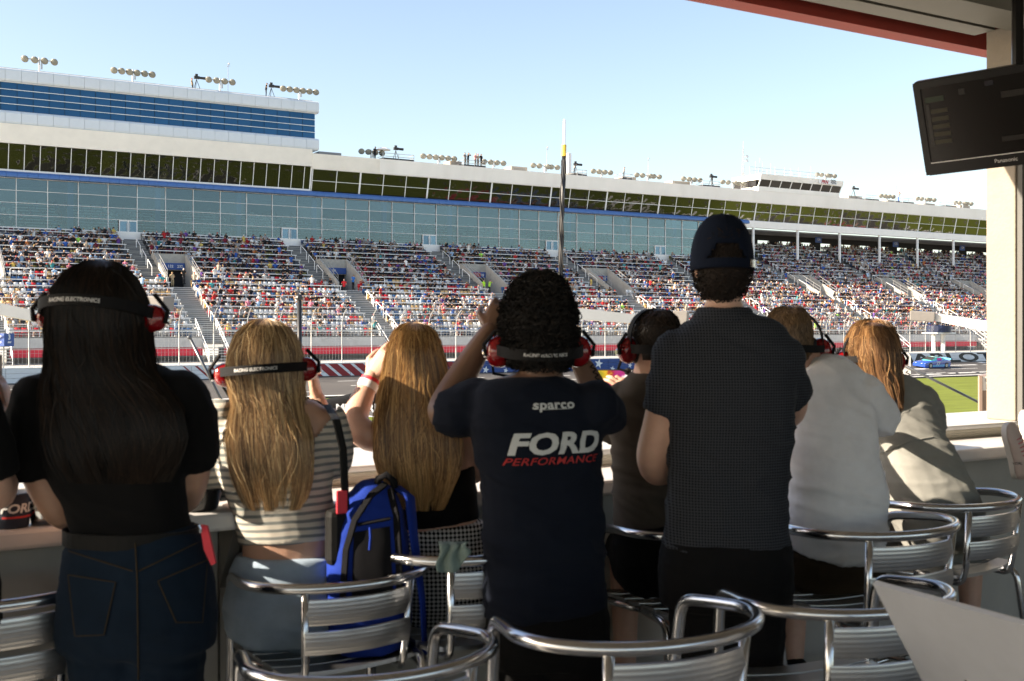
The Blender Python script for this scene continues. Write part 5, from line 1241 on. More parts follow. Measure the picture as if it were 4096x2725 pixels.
def pattern_mat(name, kind, yaw, c1, c2, per, rough=0.85):
    """woven patterns laid out along the body: stripes, houndstooth-like checks or small diamonds"""
    m, n, l, b = new_mat(name); b.inputs['Roughness'].default_value = rough; b.inputs['Specular IOR Level'].default_value = 0.1; b.inputs['Sheen Weight'].default_value = 0.02
    tc = n.new('ShaderNodeTexCoord'); mp = n.new('ShaderNodeMapping'); mp.inputs['Rotation'].default_value = (0, 0, R(yaw)); l.new(tc.outputs['Object'], mp.inputs['Vector'])
    ns = n.new('ShaderNodeTexNoise'); ns.inputs['Scale'].default_value = 6; l.new(mp.outputs[0], ns.inputs['Vector'])
    sp = n.new('ShaderNodeSeparateXYZ'); l.new(mp.outputs[0], sp.inputs[0])
    def mth(op, a, c): 
        x = n.new('ShaderNodeMath'); x.operation = op
        for i_, v_ in enumerate((a, c)):
            if v_ is None: continue
            if isinstance(v_, (int, float)): x.inputs[i_].default_value = v_
            else: l.new(v_, x.inputs[i_])
        return x.outputs[0]
    wz = mth('ADD', sp.outputs['Z'], mth('MULTIPLY', ns.outputs['Fac'], 0.016 if kind == 'stripe' else 0.004)); x_ = mth('ADD', sp.outputs['X'], mth('MULTIPLY', ns.outputs['Fac'], 0.004))
    k = 2 * math.pi / per
    if kind == 'stripe':
        s = mth('SINE', mth('MULTIPLY', mth('ADD', wz, mth('MULTIPLY', sp.outputs['X'], -0.04)), k), None); f = mth('GREATER_THAN', s, -0.3)
        h = mth('MULTIPLY', mth('SINE', mth('MULTIPLY', wz, k * 4), None), mth('SINE', mth('MULTIPLY', x_, k * 5), None))
    elif kind == 'check':
        f = mth('GREATER_THAN', mth('ADD', mth('SINE', mth('MULTIPLY', wz, k), None), mth('SINE', mth('MULTIPLY', x_, k), None)), 0.0); h = None
    else:
        f = mth('GREATER_THAN', mth('MULTIPLY', mth('SINE', mth('MULTIPLY', mth('ADD', wz, x_), k), None), mth('SINE', mth('MULTIPLY', mth('SUBTRACT', wz, x_), k), None)), 0.22); h = None
    mx = n.new('ShaderNodeMix'); mx.data_type = 'RGBA'; l.new(f, mx.inputs[0]); mx.inputs[6].default_value = (*c1, 1); mx.inputs[7].default_value = (*c2, 1); l.new(mx.outputs[2], b.inputs['Base Color'])
    if h is not None:
        bp = n.new('ShaderNodeBump'); bp.inputs['Strength'].default_value = 0.6; bp.inputs['Distance'].default_value = 0.004; l.new(h, bp.inputs['Height']); l.new(bp.outputs[0], b.inputs['Normal'])
    return m
pattern_mat('knit_stripe', 'stripe', 25, (0.27, 0.29, 0.28), (0.76, 0.71, 0.62), 0.0215)
pattern_mat('houndstooth', 'check', 20, (0.015, 0.015, 0.015), (0.6, 0.6, 0.6), 0.0125)
pattern_mat('polo_diamond', 'diamond', 30, (0.042, 0.047, 0.058), (0.007, 0.007, 0.009), 0.016)
# ------------------------------------------------------------------ a person
def person(label, d, yaw, hd, torso, arms, legs, skin, shirt, pants, hips=None, hk=1.0, sleeve=0.55, hands=(), vox=0.008, shirt_rows=None, sq=2.3, neck=True, shoes='cloth_black', sitz=None, wr=0.004, scoop=None, feet=True, slk=0.16, slb=1.12):
    """torso: (px,py,dd,rx,ry) from the neck down; arms: lists of (px,py,dd,r); legs: lists of world points with radii"""
    F0 = Frame((0, 0, 0), yaw); right = F0.r
    Fh = hd if isinstance(hd, Frame) else Frame(W(hd[0], hd[1], d + hd[2]), *hd[3:])
    tp = [W(r[0], r[1], d + r[2]) for r in torso]; base = Vector((tp[-1].x, tp[-1].y, 0))
    root = empty('person', base); tag(root, label, 'person')
    b = MB(); head(b, Fh, hk)
    nk = [Fh.p(0, -0.018, -0.06), Fh.p(0, -0.028, -0.10), tp[0] + Vector((0, 0, 0.015)), tp[0] - Vector((0, 0, 0.05))]; b.tube(nk, [0.052 * hk, 0.053 * hk, 0.060, 0.07], 14)
    P, rr = dense([*tp], [1] * len(tp), 3); rx = np.interp(np.arange(len(P)) / 3, range(len(tp)), [r[3] for r in torso]); ry = np.interp(np.arange(len(P)) / 3, range(len(tp)), [r[4] for r in torso])
    loft(b, P, [x * 0.93 for x in rx], [y * 0.93 for y in ry], right, 20, sq)
    AP = []
    for a in arms:
        p, r = dense([W(q[0], q[1], d + q[2]) for q in a], [q[3] for q in a], 4); AP.append((p, r)); b.tube(p, r, 12); b.ball(p[0], r[0], 10, 8); b.ball(p[-1], r[-1], 10, 8)
    LP = []
    for L_ in legs:
        p, r = dense([q[0] for q in L_], [q[1] for q in L_], 4); LP.append((p, r)); b.tube(p, r, 12); b.ball(p[0], r[0], 10, 8)
        if not feet: continue
        ft = p[-1]; fwd = F0.f; b.rings([[ft + F0.r * (0.036 * math.cos(t)) * w + fwd * y + Vector((0, 0, z + 0.03 * math.sin(t) * w)) for t in (2 * math.pi * j / 10 for j in range(10))] for y, z, w in ((-0.06, -0.03, 0.8), (0.0, -0.02, 1.1), (0.08, -0.035, 1.15), (0.15, -0.045, 0.9), (0.18, -0.05, 0.5))])
    body = voxel(b, vox, 5); ms = [body]
    for h in hands: ms.append(hand_mesh(*h))
    me = join_meshes('body', ms, skin); bo = link('body', off(me, base), root)
    # shirt
    i0, i1 = shirt_rows or (0, len(torso)); i0, i1 = i0 * 3, min((i1 - 1) * 3 + 1, len(P))
    if shirt:
        b = MB(); loft(b, P[i0:i1], rx[i0:i1], ry[i0:i1], right, 24, sq)
        for a, (p, r) in zip(arms, AP):
            if sleeve:
                n = max(3, int(len(p) * sleeve)); pp = p[:n]; b.tube(pp, [r[j] * (slb + slk * j / n) + 0.006 for j in range(n)], 14); b.ball(pp[0], r[0] * 1.15 + 0.006, 12, 8)
        me = voxel(b, vox, 4, 0.5, 'shirt', wr, 8, sum(map(ord, label)) % 97); me.materials.append(MATS[shirt])
        if scoop:          # low-cut back: open the knit over the skin
            c, zb_, hwid = W(scoop[0], scoop[1], d), W(scoop[0], scoop[1], d).z, scoop[2]; bm = bmesh.new(); bm.from_mesh(me); rem = []
            for v in bm.verts:
                w = v.co - c; xx = w.dot(F0.r); yy = (v.co - tp[3]).dot(F0.f); t_ = (v.co.z - zb_) / scoop[3]
                if yy < 0.03 and t_ > 0 and abs(xx - scoop[4] * t_) < hwid * min(1, t_) ** 0.8: rem.append(v)
            bmesh.ops.delete(bm, geom=rem, context='VERTS'); bm.to_mesh(me); bm.free()
        link('shirt', off(me, base), root)
    if pants:
        b = MB(); hp = hips or [tp[-1]]
        hpP = [W(q[0], q[1], d + q[2]) for q in hips]; p2, _ = dense(hpP, [1] * len(hpP), 3); hx = np.interp(np.arange(len(p2)) / 3, range(len(hips)), [q[3] for q in hips]); hy = np.interp(np.arange(len(p2)) / 3, range(len(hips)), [q[4] for q in hips]); loft(b, p2, hx, hy, right, 24, 2.3)
        for k_, (p, r) in enumerate(LP):
            n = len(p) if pants[1] >= 1 else max(3, int(len(p) * pants[1])); b.tube(p[:n], [x * 1.08 + 0.008 for x in r[:n]], 14); b.ball(p[0], r[0] * 1.08 + 0.008, 12, 8)
        me = voxel(b, vox * 1.1, 4, 0.5, 'trousers', 0.005, 7, sum(map(ord, label)) % 89 + 1, (0.6, 0.6, 1.2)); me.materials.append(MATS[pants[0]]); link('trousers', off(me, base), root)
    for p, r in (LP if feet else []):
        b = MB(); ft = p[-1]; fw = F0.f
        b.rings([[ft + F0.r * (0.045 * math.cos(t)) * w + fw * y + Vector((0, 0, z + max(-0.035, 0.04 * math.sin(t) * w))) for t in (2 * math.pi * j / 14 for j in range(14))] for y, z, w in ((-0.085, -0.025, 0.75), (-0.03, -0.015, 1.1), (0.08, -0.03, 1.15), (0.16, -0.04, 0.95), (0.20, -0.045, 0.5))]); b.build('shoe', shoes, root, -base, smooth=True)
    return root, base, Fh
def leg_stand(hip, foot, r0=0.085, kneefwd=(0, 0, 0)):
    hip, foot = Vector(hip), Vector(foot); kn = hip.lerp(foot, 0.52) + Vector(kneefwd); return [(hip, r0), (hip.lerp(kn, 0.5), r0 * 0.88), (kn, r0 * 0.64), (kn.lerp(foot, 0.35), r0 * 0.62), (foot + Vector((0, 0, 0.07)), r0 * 0.45)]
def leg_sit(hip, knee, foot, r0=0.085):
    hip, knee, foot = Vector(hip), Vector(knee), Vector(foot); return [(hip, r0), (hip.lerp(knee, 0.5), r0 * 0.92), (knee, r0 * 0.7), (knee.lerp(foot, 0.35), r0 * 0.62), (foot + Vector((0, 0, 0.07)), r0 * 0.45)]
def project_text(root, base, target, body, mtl, center, right, up, size, name='print', lift=0.004, **kw):
    """lettering printed on a garment: each point is laid on the cloth behind it"""
    dg = bpy.context.evaluated_depsgraph_get(); bm = bmesh.new(); bm.from_mesh(target.data); bv = BVHTree.FromBMesh(bm)
    me = text_mesh(body, size, **kw)
    b2 = bmesh.new(); b2.from_mesh(me); bmesh.ops.triangulate(b2, faces=b2.faces[:])
    for _ in range(2):
        el = [e for e in b2.edges if e.calc_length() > size * 0.14]
        if el: bmesh.ops.subdivide_edges(b2, edges=el, cuts=1); bmesh.ops.triangulate(b2, faces=b2.faces[:])
    r, u = Vector(right).normalized(), Vector(up).normalized(); f = u.cross(r); c = Vector(center) - Vector(base)
    for v in b2.verts:
        p = c + r * v.co.x + u * v.co.y; hit = bv.ray_cast(p - f * 0.5, f)
        if hit[0] is not None: v.co = hit[0] - f * lift
        else: v.co = p
    b2.to_mesh(me); b2.free(); bm.free(); me.materials.append(MATS[mtl]); return link(name, me, root)
# ------------------------------------------------------------------ the people at the counter
rg = np.random.RandomState(4)
def short_hair(root, base, vol, cols, n, dl, width=0.003, rho=0.97, jitter=0.3, phi=2.3, t_rng=(0.0, 0.85), lift=0.05, mtl='hair', seg=6, name='hair', last=None):
    ms = [vol.shell(name, tuple(np.array(cols[0]) * 0.6), rho, mtl=mtl, last=last)]; cv, cc = [], []
    for j in range(n):
        t0 = rg.uniform(*t_rng); p0 = rg.uniform(-phi, phi); u = np.linspace(0, 1, seg)
        t = t0 + dl * u * rg.uniform(0.6, 1.2); ph = p0 + rg.normal(0, jitter) * u * 0.35; cv.append(vol.at(t, ph, rho + 0.01 + lift * u * rg.rand() - 0.01 * u ** 2)); c = np.array(cols[rg.randint(len(cols))]) * rg.uniform(0.7, 1.3); cc.append((c * 0.8, c))
    ms.append(strands_mesh(name, cv, cc, width, mtl=mtl)); return link(name, off(merge_hair(name, ms, mtl), base), root)
def curls(root, base, vol, cols, n, rad, width, rho, phi=2.6, t_rng=(0, 1), mtl='hair_curl', out=0.10):
    ms = [vol.shell('hair', tuple(np.array(cols[0]) * 0.7), rho, mtl=mtl)]; cv, cc = [], []
    P = vol.at(rg.uniform(*t_rng, n), rg.uniform(-phi, phi, n), rho + rg.uniform(-0.01, out, n))
    for p in P:
        r = rad * rg.uniform(0.6, 1.4); a = np.linspace(0, rg.uniform(4, 9), 14) + rg.uniform(0, 6.28); M = np.array(Matrix.Rotation(rg.uniform(0, 6.28), 3, Vector(rg.normal(size=3)).normalized()))
        q = np.stack([r * np.cos(a), r * np.sin(a), np.linspace(-r, r, 14)], axis=1) @ M.T; cv.append(p + q); c = np.array(cols[rg.randint(len(cols))]) * rg.uniform(0.6, 1.4); cc.append((c, c))
    ms.append(strands_mesh('hair', cv, cc, width, mtl=mtl)); return link('hair', off(merge_hair('hair', ms, mtl), base), root)
def long_hair(root, base, vol, cols, n, clumps, shellcol, last, mtl='hair', width=0.0019, flip=True, **kw):
    ms = [vol.shell('hair', shellcol, 0.93, mtl=mtl, last=last)]; cv, cc = vol.strands(rg, n, clumps, cols, **kw)
    ms.append(strands_mesh('hair', cv, cc, width, mtl=mtl)); return link('hair', off(merge_hair('hair', ms, mtl), base), root)
def fl(p): return Vector((p.x, p.y, 0.0))
def counter_hand(px, py, d, yaw, side): f = Frame((0, 0, 0), yaw); return (W(px, py, d), f.f, Vector((0, 0, -1)), side, 0.5)
# --- woman in black, long dark hair, jeans
d = 2.74
root, base, Fh = person('standing woman with long dark hair, black T-shirt and blue jeans', d, 30, (398, 1252, 0.0, 38, -6, 0),
    [(400, 1490, 0, 0.062, 0.058), (412, 1530, 0, 0.12, 0.08), (430, 1575, 0, 0.178, 0.095), (447, 1680, 0, 0.19, 0.105), (470, 1830, 0, 0.172, 0.108), (500, 1980, 0, 0.147, 0.098), (520, 2090, 0, 0.139, 0.093), (530, 2170, 0, 0.148, 0.10)],
    [[(165, 1605, 0, 0.056), (135, 1740, 0, 0.052), (160, 1890, 0.02, 0.046), (245, 2045, 0.05, 0.042), (300, 2050, 0.18, 0.035), (340, 2050, 0.30, 0.027)], [(722, 1585, 0, 0.056), (762, 1710, 0.02, 0.052), (772, 1840, 0.06, 0.046), (752, 1970, 0.12, 0.041), (700, 2025, 0.25, 0.034), (650, 2045, 0.33, 0.027)]],
    [leg_stand(W(460, 2500, d), fl(W(450, 2500, d - 0.03)), 0.098), leg_stand(W(640, 2500, d), fl(W(650, 2500, d + 0.03)), 0.098)], 'skin_tan', 'cloth_black', ('denim_dark', 1),
    [(526, 2135, 0, 0.153, 0.106), (540, 2230, 0, 0.170, 0.122), (548, 2354, 0, 0.184, 0.134), (548, 2480, 0, 0.192, 0.138), (548, 2590, 0, 0.188, 0.12)], sleeve=0.46, wr=0.008, hands=[(W(340, 2050, d + 0.3), Frame((0, 0, 0), 45).f, (0, 0, -1), -1, 0.5), (W(650, 2045, d + 0.33), Frame((0, 0, 0), 0).f, (0, 0, -1), 1, 0.5)])
trs = [c for c in root.children if c.name.startswith('trousers')][0]; F0 = Frame((0, 0, 0), 30)
q = MB(); rows = []
for j in range(40):
    a = 2 * math.pi * j / 40; c = W(527, 2140, d); p = c + F0.r * 0.156 * math.cos(a) + F0.f * 0.108 * math.sin(a) - base; rows.append([p + Vector((0, 0, 0.018)) , p - Vector((0, 0, 0.018)), p * 1 + (F0.r * math.cos(a) + F0.f * math.sin(a)) * 0.006 - Vector((0, 0, 0.018)), p + (F0.r * math.cos(a) + F0.f * math.sin(a)) * 0.006 + Vector((0, 0, 0.018))])
rows.append(rows[0]); q.rings(rows, cap=False); q.build('belt', 'leather_black', root)
# seams and back pockets lie on the denim
def on_cloth(target, pts, lift=0.003):
    bm = bmesh.new(); bm.from_mesh(target.data); bv = BVHTree.FromBMesh(bm); out = []; cam_ = Vector((0, 0, HC)) - target.parent.location
    for p in pts:
        h = bv.ray_cast(cam_, (p - cam_).normalized()); out.append((h[0] - (p - cam_).normalized() * lift) if h[0] is not None else p)
    bm.free(); return out
def seam(pxs, dd, target, base, root, m='stitch_tan', r=0.0016, name='seam'):
    pts = []
    for (x0, y0), (x1, y1) in zip(pxs[:-1], pxs[1:]):
        for t in np.linspace(0, 1, 8, endpoint=False): pts.append(W(x0 + (x1 - x0) * t, y0 + (y1 - y0) * t, dd) - base)
    pts.append(W(*pxs[-1], dd) - base); q = MB(); q.tube(on_cloth(target, pts), r, 4); q.build(name, m, root)
def patch(quad, dd, target, base, root, m, name, n=8, lift=0.003):
    (a, b_, c, e) = quad; V = []
    for i in range(n + 1):
        for j in range(n + 1):
            s, t = i / n, j / n; x = (a[0] * (1 - s) + b_[0] * s) * (1 - t) + (e[0] * (1 - s) + c[0] * s) * t; y = (a[1] * (1 - s) + b_[1] * s) * (1 - t) + (e[1] * (1 - s) + c[1] * s) * t; V.append(W(x, y, dd) - base)
    V = on_cloth(target, V, lift); q = MB(); q.add(V, [(i * (n + 1) + j, i * (n + 1) + j + 1, (i + 1) * (n + 1) + j + 1, (i + 1) * (n + 1) + j) for i in range(n) for j in range(n)]); return q.build(name, m, root, smooth=True)
for quad in (((272, 2300), (462, 2330), (415, 2540), (300, 2545)), ((632, 2325), (830, 2240), (810, 2490), (705, 2490))):
    patch(quad, d, trs, base, root, 'denim_dark', 'back_pocket'); seam([*quad, quad[0]], d, trs, base, root)
seam([(540, 2160), (548, 2300), (552, 2560), (553, 2720)], d, trs, base, root); seam([(275, 2205), (530, 2285)], d, trs, base, root); seam([(555, 2285), (812, 2160)], d, trs, base, root)
q = MB(); pts = [W(795 + 8 * math.sin(k), 2100 + 16 * k, d - 0.06) - base for k in range(3)]; q.tube(pts, 0.004, 6); q.build('key_clip', 'headset_chrome', root)
vol = hair_rows([(1042, 380, 430, 0, 0.02), (1050, 340, 468, 0, 0.055), (1076, 300, 500, 0, 0.09), (1110, 264, 528, 0, 0.11), (1153, 236, 550, 0, 0.122), (1222, 212, 574, 0, 0.13), (1306, 205, 585, 0, 0.128), (1398, 205, 592, -0.02, 0.115), (1470, 200, 604, -0.04, 0.10), (1545, 186, 650, -0.065, 0.075), (1640, 180, 712, -0.09, 0.055), (1750, 195, 725, -0.10, 0.05), (1850, 225, 700, -0.10, 0.045), (1930, 265, 660, -0.095, 0.035)], Frame((0, 0, 0), 31).r)
long_hair(root, base, vol, [(0.008, 0.006, 0.005), (0.012, 0.008, 0.006), (0.006, 0.005, 0.0045), (0.020, 0.012, 0.008)], 4200, 120, (0.004, 0.003, 0.003), 12, 'hair_dark', wave=0.10, wf=5.0, tip=(0.80, 1.02), width=0.0022, tipdark=1.4)
headset(Frame(W(398, 1250, d), 36, -4, 1), W(398, 1250, d) - Vector((0, 0, 0.1)), 'headset of the standing dark-haired woman in black', hw=0.124, yb=-0.146, cup_z=-0.004, drop=0.022, over=False, cable=False, cs=0.72)
q = MB(); cb = W(822, 2110, d - 0.03); q.prism([W(800, 2100, d - 0.05), W(828, 2105, d - 0.05), W(862, 2255, d - 0.05), W(845, 2262, d - 0.05), W(815, 2200, d - 0.05)], F0.f * 0.012); tag(q.build('red_pouch', 'red_banner'), 'red cloth pouch clipped to the belt of the woman in jeans', 'pouch')
# --- blonde woman in striped sweater
d = 3.29
root, base, Fh = person('seated blonde woman in cream and grey striped knit sweater', d, 25, (1058, 1452, 0.0, 36, -4, -4),
    [(1078, 1590, 0, 0.058, 0.055), (1085, 1630, 0, 0.115, 0.075), (1095, 1675, 0, 0.168, 0.09), (1100, 1760, 0, 0.176, 0.10), (1106, 1870, 0, 0.163, 0.10), (1126, 2000, 0, 0.148, 0.096), (1148, 2110, 0, 0.142, 0.092), (1154, 2160, 0, 0.142, 0.092), (1152, 2230, 0, 0.140, 0.095), (1150, 2320, 0, 0.15, 0.11)],
    [[(872, 1680, 0, 0.05), (842, 1790, 0, 0.048), (858, 1925, 0.03, 0.045), (935, 1925, 0.16, 0.036), (985, 1880, 0.26, 0.027)], [(1312, 1690, 0, 0.046), (1340, 1785, 0.03, 0.043), (1330, 1850, 0.10, 0.040), (1300, 1710, 0.19, 0.034), (1268, 1590, 0.22, 0.025)]],
    [leg_sit(W(1075, 2480, d), W(1060, 2440, d + 0.42), Vector((W(1060, 2440, d + 0.40).x, W(1060, 2440, d + 0.40).y, 0.2)), 0.09), leg_sit(W(1230, 2480, d), W(1240, 2440, d + 0.42), Vector((W(1240, 2440, d + 0.40).x, W(1240, 2440, d + 0.40).y, 0.2)), 0.09)], 'skin_tan', 'knit_stripe', ('denim_light', 1),
    [(1152, 2215, 0, 0.148, 0.104), (1150, 2290, 0, 0.165, 0.125), (1142, 2400, 0, 0.178, 0.15), (1140, 2490, 0.02, 0.172, 0.15)], sleeve=0.7, shirt_rows=(1, 8), hands=[(W(1268, 1590, d + 0.22), W(1250, 1500, d + 0.22) - W(1268, 1590, d + 0.22), Frame((0, 0, 0), -60).f, -1, 1.0, 1.6, 1.0)], scoop=(1150, 1850, 0.115, 0.17, 0.035), wr=0.003, slk=0.04)
vol = hair_rows([(1275, 1035, 1080, 0, 0.02), (1283, 1010, 1108, 0, 0.05), (1305, 980, 1145, 0, 0.085), (1345, 950, 1175, 0, 0.105), (1410, 926, 1200, 0, 0.118), (1490, 918, 1206, 0, 0.118), (1560, 930, 1206, -0.01, 0.105), (1621, 938, 1212, -0.035, 0.085), (1700, 922, 1226, -0.065, 0.065), (1761, 914, 1236, -0.085, 0.05), (1850, 924, 1240, -0.09, 0.045), (1920, 942, 1236, -0.09, 0.042), (1990, 968, 1218, -0.088, 0.036), (2040, 990, 1200, -0.085, 0.03)], Frame((0, 0, 0), 30).r)
BL = [(0.58, 0.38, 0.19), (0.36, 0.22, 0.11), (0.76, 0.56, 0.31), (0.16, 0.095, 0.05), (0.48, 0.31, 0.155)]
long_hair(root, base, vol, BL, 6500, 150, (0.09, 0.055, 0.03), 11, tip=(0.74, 1.02), wob=0.08, wave=0.03, wf=3.5)
headset(Frame(W(1058, 1478, d), 30, -2, -4), W(1058, 1478, d) - Vector((0, 0, 0.1)), 'headset of the blonde woman in striped sweater', hw=0.113, yb=-0.142, cup_z=0.0, over=False, cable=False, cs=0.75)
q = MB(); q.tube([W(1310, 1622, d - 0.02), W(1345, 1680, d - 0.13), W(1372, 1800, d - 0.14), W(1380, 1960, d - 0.12), W(1385, 2060, d - 0.1)], 0.012, 8, flat=0.25); bag = empty('shoulder_bag', W(1385, 2130, d - 0.08)); tag(bag, 'small black shoulder bag with red tag beside striped sweater', 'bag')
o = q.build('strap', 'leather_black', bag, -bag.location)
q = MB(); q.bbox((-0.06, -0.03, -0.09), (0.06, 0.03, 0.07), 0.02); q.build('pouch', 'leather_black', bag)
q = MB(); q.bbox((-0.045, -0.04, 0.06), (-0.012, -0.032, 0.125), 0.004); q.build('red_tag', 'red_banner', bag)
# --- woman with long copper-blond hair, houndstooth trousers
d = 3.5
root, base, Fh = person('seated woman with long honey-blond hair and houndstooth trousers', d, 22, (1662, 1464, 0.0, 34, 0, 0),
    [(1668, 1590, 0, 0.055, 0.052), (1675, 1640, 0, 0.105, 0.07), (1686, 1695, 0, 0.158, 0.085), (1700, 1790, 0, 0.162, 0.09), (1716, 1900, 0, 0.146, 0.09), (1735, 1985, 0, 0.133, 0.086), (1750, 2095, 0, 0.132, 0.085), (1760, 2200, 0, 0.15, 0.11)],
    [[(1530, 1745, 0, 0.048), (1475, 1745, -0.05, 0.046), (1420, 1690, -0.03, 0.043), (1446, 1600, 0.03, 0.037), (1486, 1510, 0.06, 0.027)], [(1838, 1745, 0, 0.048), (1880, 1810, 0.03, 0.045), (1885, 1890, 0.09, 0.042), (1840, 1700, 0.2, 0.034), (1770, 1510, 0.26, 0.026)]],
    [leg_sit(W(1690, 2440, d), W(1690, 2400, d + 0.42), Vector((W(1690, 2400, d + 0.40).x, W(1690, 2400, d + 0.4).y, 0.2)), 0.09), leg_sit(W(1840, 2440, d), W(1850, 2400, d + 0.42), Vector((W(1850, 2400, d + 0.4).x, W(1850, 2400, d + 0.4).y, 0.2)), 0.09)], 'skin_fair', 'cloth_black', ('houndstooth', 1),
    [(1752, 2098, 0, 0.138, 0.092), (1762, 2200, 0, 0.162, 0.12), (1766, 2320, 0, 0.178, 0.145), (1766, 2420, 0.02, 0.172, 0.145)], hk=0.94, sleeve=0, shirt_rows=(4, 7), hands=[(W(1486, 1510, d + 0.06), W(1552, 1425, d + 0.08) - W(1486, 1510, d + 0.06), Frame((0, 0, 0), 60).f, 1, 0.9, 1.0, 1.0), (W(1770, 1510, d + 0.26), W(1720, 1430, d + 0.28) - W(1770, 1510, d + 0.26), Frame((0, 0, 0), -60).f, -1, 0.9)])
vol = hair_rows([(1289, 1635, 1675, 0, 0.02), (1298, 1605, 1706, 0, 0.055), (1325, 1580, 1738, 0, 0.09), (1370, 1560, 1755, 0, 0.108), (1410, 1550, 1766, 0, 0.115), (1480, 1538, 1784, 0, 0.115), (1550, 1528, 1796, -0.02, 0.10), (1620, 1516, 1810, -0.05, 0.08), (1690, 1508, 1822, -0.075, 0.06), (1760, 1506, 1832, -0.09, 0.05), (1830, 1510, 1836, -0.095, 0.045), (1900, 1530, 1826, -0.095, 0.042), (1971, 1566, 1800, -0.09, 0.038), (2040, 1600, 1770, -0.085, 0.03)], Frame((0, 0, 0), 28).r)
CP = [(0.58, 0.32, 0.115), (0.36, 0.185, 0.065), (0.74, 0.46, 0.19), (0.20, 0.10, 0.038)]
long_hair(root, base, vol, CP, 6500, 150, (0.12, 0.06, 0.026), 11, tip=(0.76, 1.02), wob=0.07, wave=0.03)
for k_, (t_, m_, rr_) in enumerate(((0.62, 'cloth_white', 0.0325), (0.80, 'red_banner', 0.031), (0.88, 'red_banner', 0.030))):
    a, c = W(1446, 1600, d + 0.03), W(1486, 1510, d + 0.06); p = a.lerp(c, t_); ax = (c - a).normalized(); q = MB(); u_ = ax.orthogonal().normalized(); w_ = ax.cross(u_); hh = 0.012 if k_ == 0 else 0.004
    q.rings([[p + ax * z + (u_ * math.cos(2 * math.pi * j / 18) + w_ * math.sin(2 * math.pi * j / 18)) * rr_ for j in range(18)] for z in (-hh, hh)], cap=False); tag(q.build('wristband' if k_ else 'watch_strap', m_, smooth=True), ('pale pink watch strap on raised wrist of honey-blond woman', 'red wristband nearer the watch on honey-blond woman\'s wrist', 'red wristband nearer the hand on honey-blond woman\'s wrist')[k_], 'wristband')
# --- man with curly black hair, navy team shirt
d = 3.2
root, base, Fh = person('standing man with curly black hair and navy FORD PERFORMANCE shirt, arms raised', d, 5, (2157, 1318, 0.0, 20, -2, 0),
    [(2165, 1500, 0, 0.062, 0.06), (2162, 1528, 0, 0.13, 0.085), (2158, 1565, 0, 0.195, 0.10), (2155, 1650, 0, 0.208, 0.112), (2160, 1780, 0, 0.192, 0.116), (2168, 1900, 0, 0.180, 0.112), (2175, 2100, 0, 0.176, 0.112), (2180, 2300, 0, 0.180, 0.12), (2185, 2440, 0, 0.184, 0.126)],
    [[(1905, 1612, 0, 0.062), (1835, 1650, -0.02, 0.057), (1775, 1640, 0.04, 0.049), (1850, 1500, 0.12, 0.044), (1930, 1370, 0.15, 0.034), (1958, 1325, 0.16, 0.028)], [(2380, 1618, 0, 0.058), (2420, 1655, 0.05, 0.052), (2425, 1650, 0.12, 0.047), (2385, 1572, 0.20, 0.042), (2335, 1475, 0.22, 0.034), (2305, 1425, 0.22, 0.028)]],
    [leg_stand(W(2110, 2600, d), fl(W(2100, 2500, d)), 0.095), leg_stand(W(2265, 2600, d), fl(W(2280, 2500, d)), 0.095)], 'skin_dark', 'cloth_navy', ('cloth_black', 1),
    [(2185, 2400, 0, 0.178, 0.122), (2190, 2520, 0, 0.186, 0.13), (2190, 2640, 0, 0.186, 0.13)], sleeve=0.36, slk=0.10, slb=1.04, hands=[(W(1958, 1325, d + 0.16), W(2000, 1250, d + 0.2) - W(1958, 1325, d + 0.16), Frame((0, 0, 0), 40).f, 1, 0.9), (W(2305, 1425, d + 0.22), W(2275, 1350, d + 0.26) - W(2305, 1425, d + 0.22), Frame((0, 0, 0), -40).f, -1, 0.9)], wr=0.011)
shirt = [c for c in root.children if c.name.startswith('shirt')][0]; F0 = Frame((0, 0, 0), 5); UPV = Vector((0, 0, 1))
mat('print_white', (0.60, 0.62, 0.62), 0.6, var=0.04); mat('print_red', (0.45, 0.02, 0.02), 0.6, var=0.04)
dp = d - 0.11
project_text(root, base, shirt, 'FORD', 'print_white', W(2228, 1778, dp), F0.r, UPV, 0.078, 'ford_print', bold=0.003, shear=0.22, sx=1.36, spacing=1.02)
project_text(root, base, shirt, 'PERFORMANCE', 'print_red', W(2215, 1844, dp), F0.r, UPV, 0.028, 'performance_print', bold=0.0002, shear=0.25, sx=1.40, spacing=1.05)
project_text(root, base, shirt, 'sparco', 'print_white', W(2220, 1620, dp), F0.r, UPV, 0.034, 'sparco_print', bold=0.001, sx=1.35, spacing=1.05)
project_text(root, base, shirt, '_______', 'print_white', W(2220, 1622, dp), F0.r, UPV, 0.026, 'sparco_underline', sx=1.05)
vol = hair_rows([(1098, 2130, 2185, 0, 0.03), (1110, 2098, 2215, 0, 0.065), (1140, 2058, 2255, 0, 0.095), (1190, 2026, 2284, 0, 0.118), (1250, 2012, 2298, 0, 0.128), (1320, 2006, 2303, 0, 0.128), (1390, 2012, 2298, -0.005, 0.118), (1440, 2040, 2278, -0.012, 0.10), (1470, 2070, 2255, -0.02, 0.08)], Frame((0, 0, 0), 24).r)
curls(root, base, vol, [(0.006, 0.005, 0.0045), (0.010, 0.008, 0.007), (0.004, 0.004, 0.004)], 2400, 0.011, 0.0035, 0.95, out=0.11)
headset(Frame(W(2157, 1400, d), 24, -2, 0), W(2157, 1400, d) - Vector((0, 0, 0.1)), 'headset of the curly-haired man in navy team shirt', hw=0.112, yb=-0.125, drop=-0.022, cup_z=0.004, band=0.03, over=False)
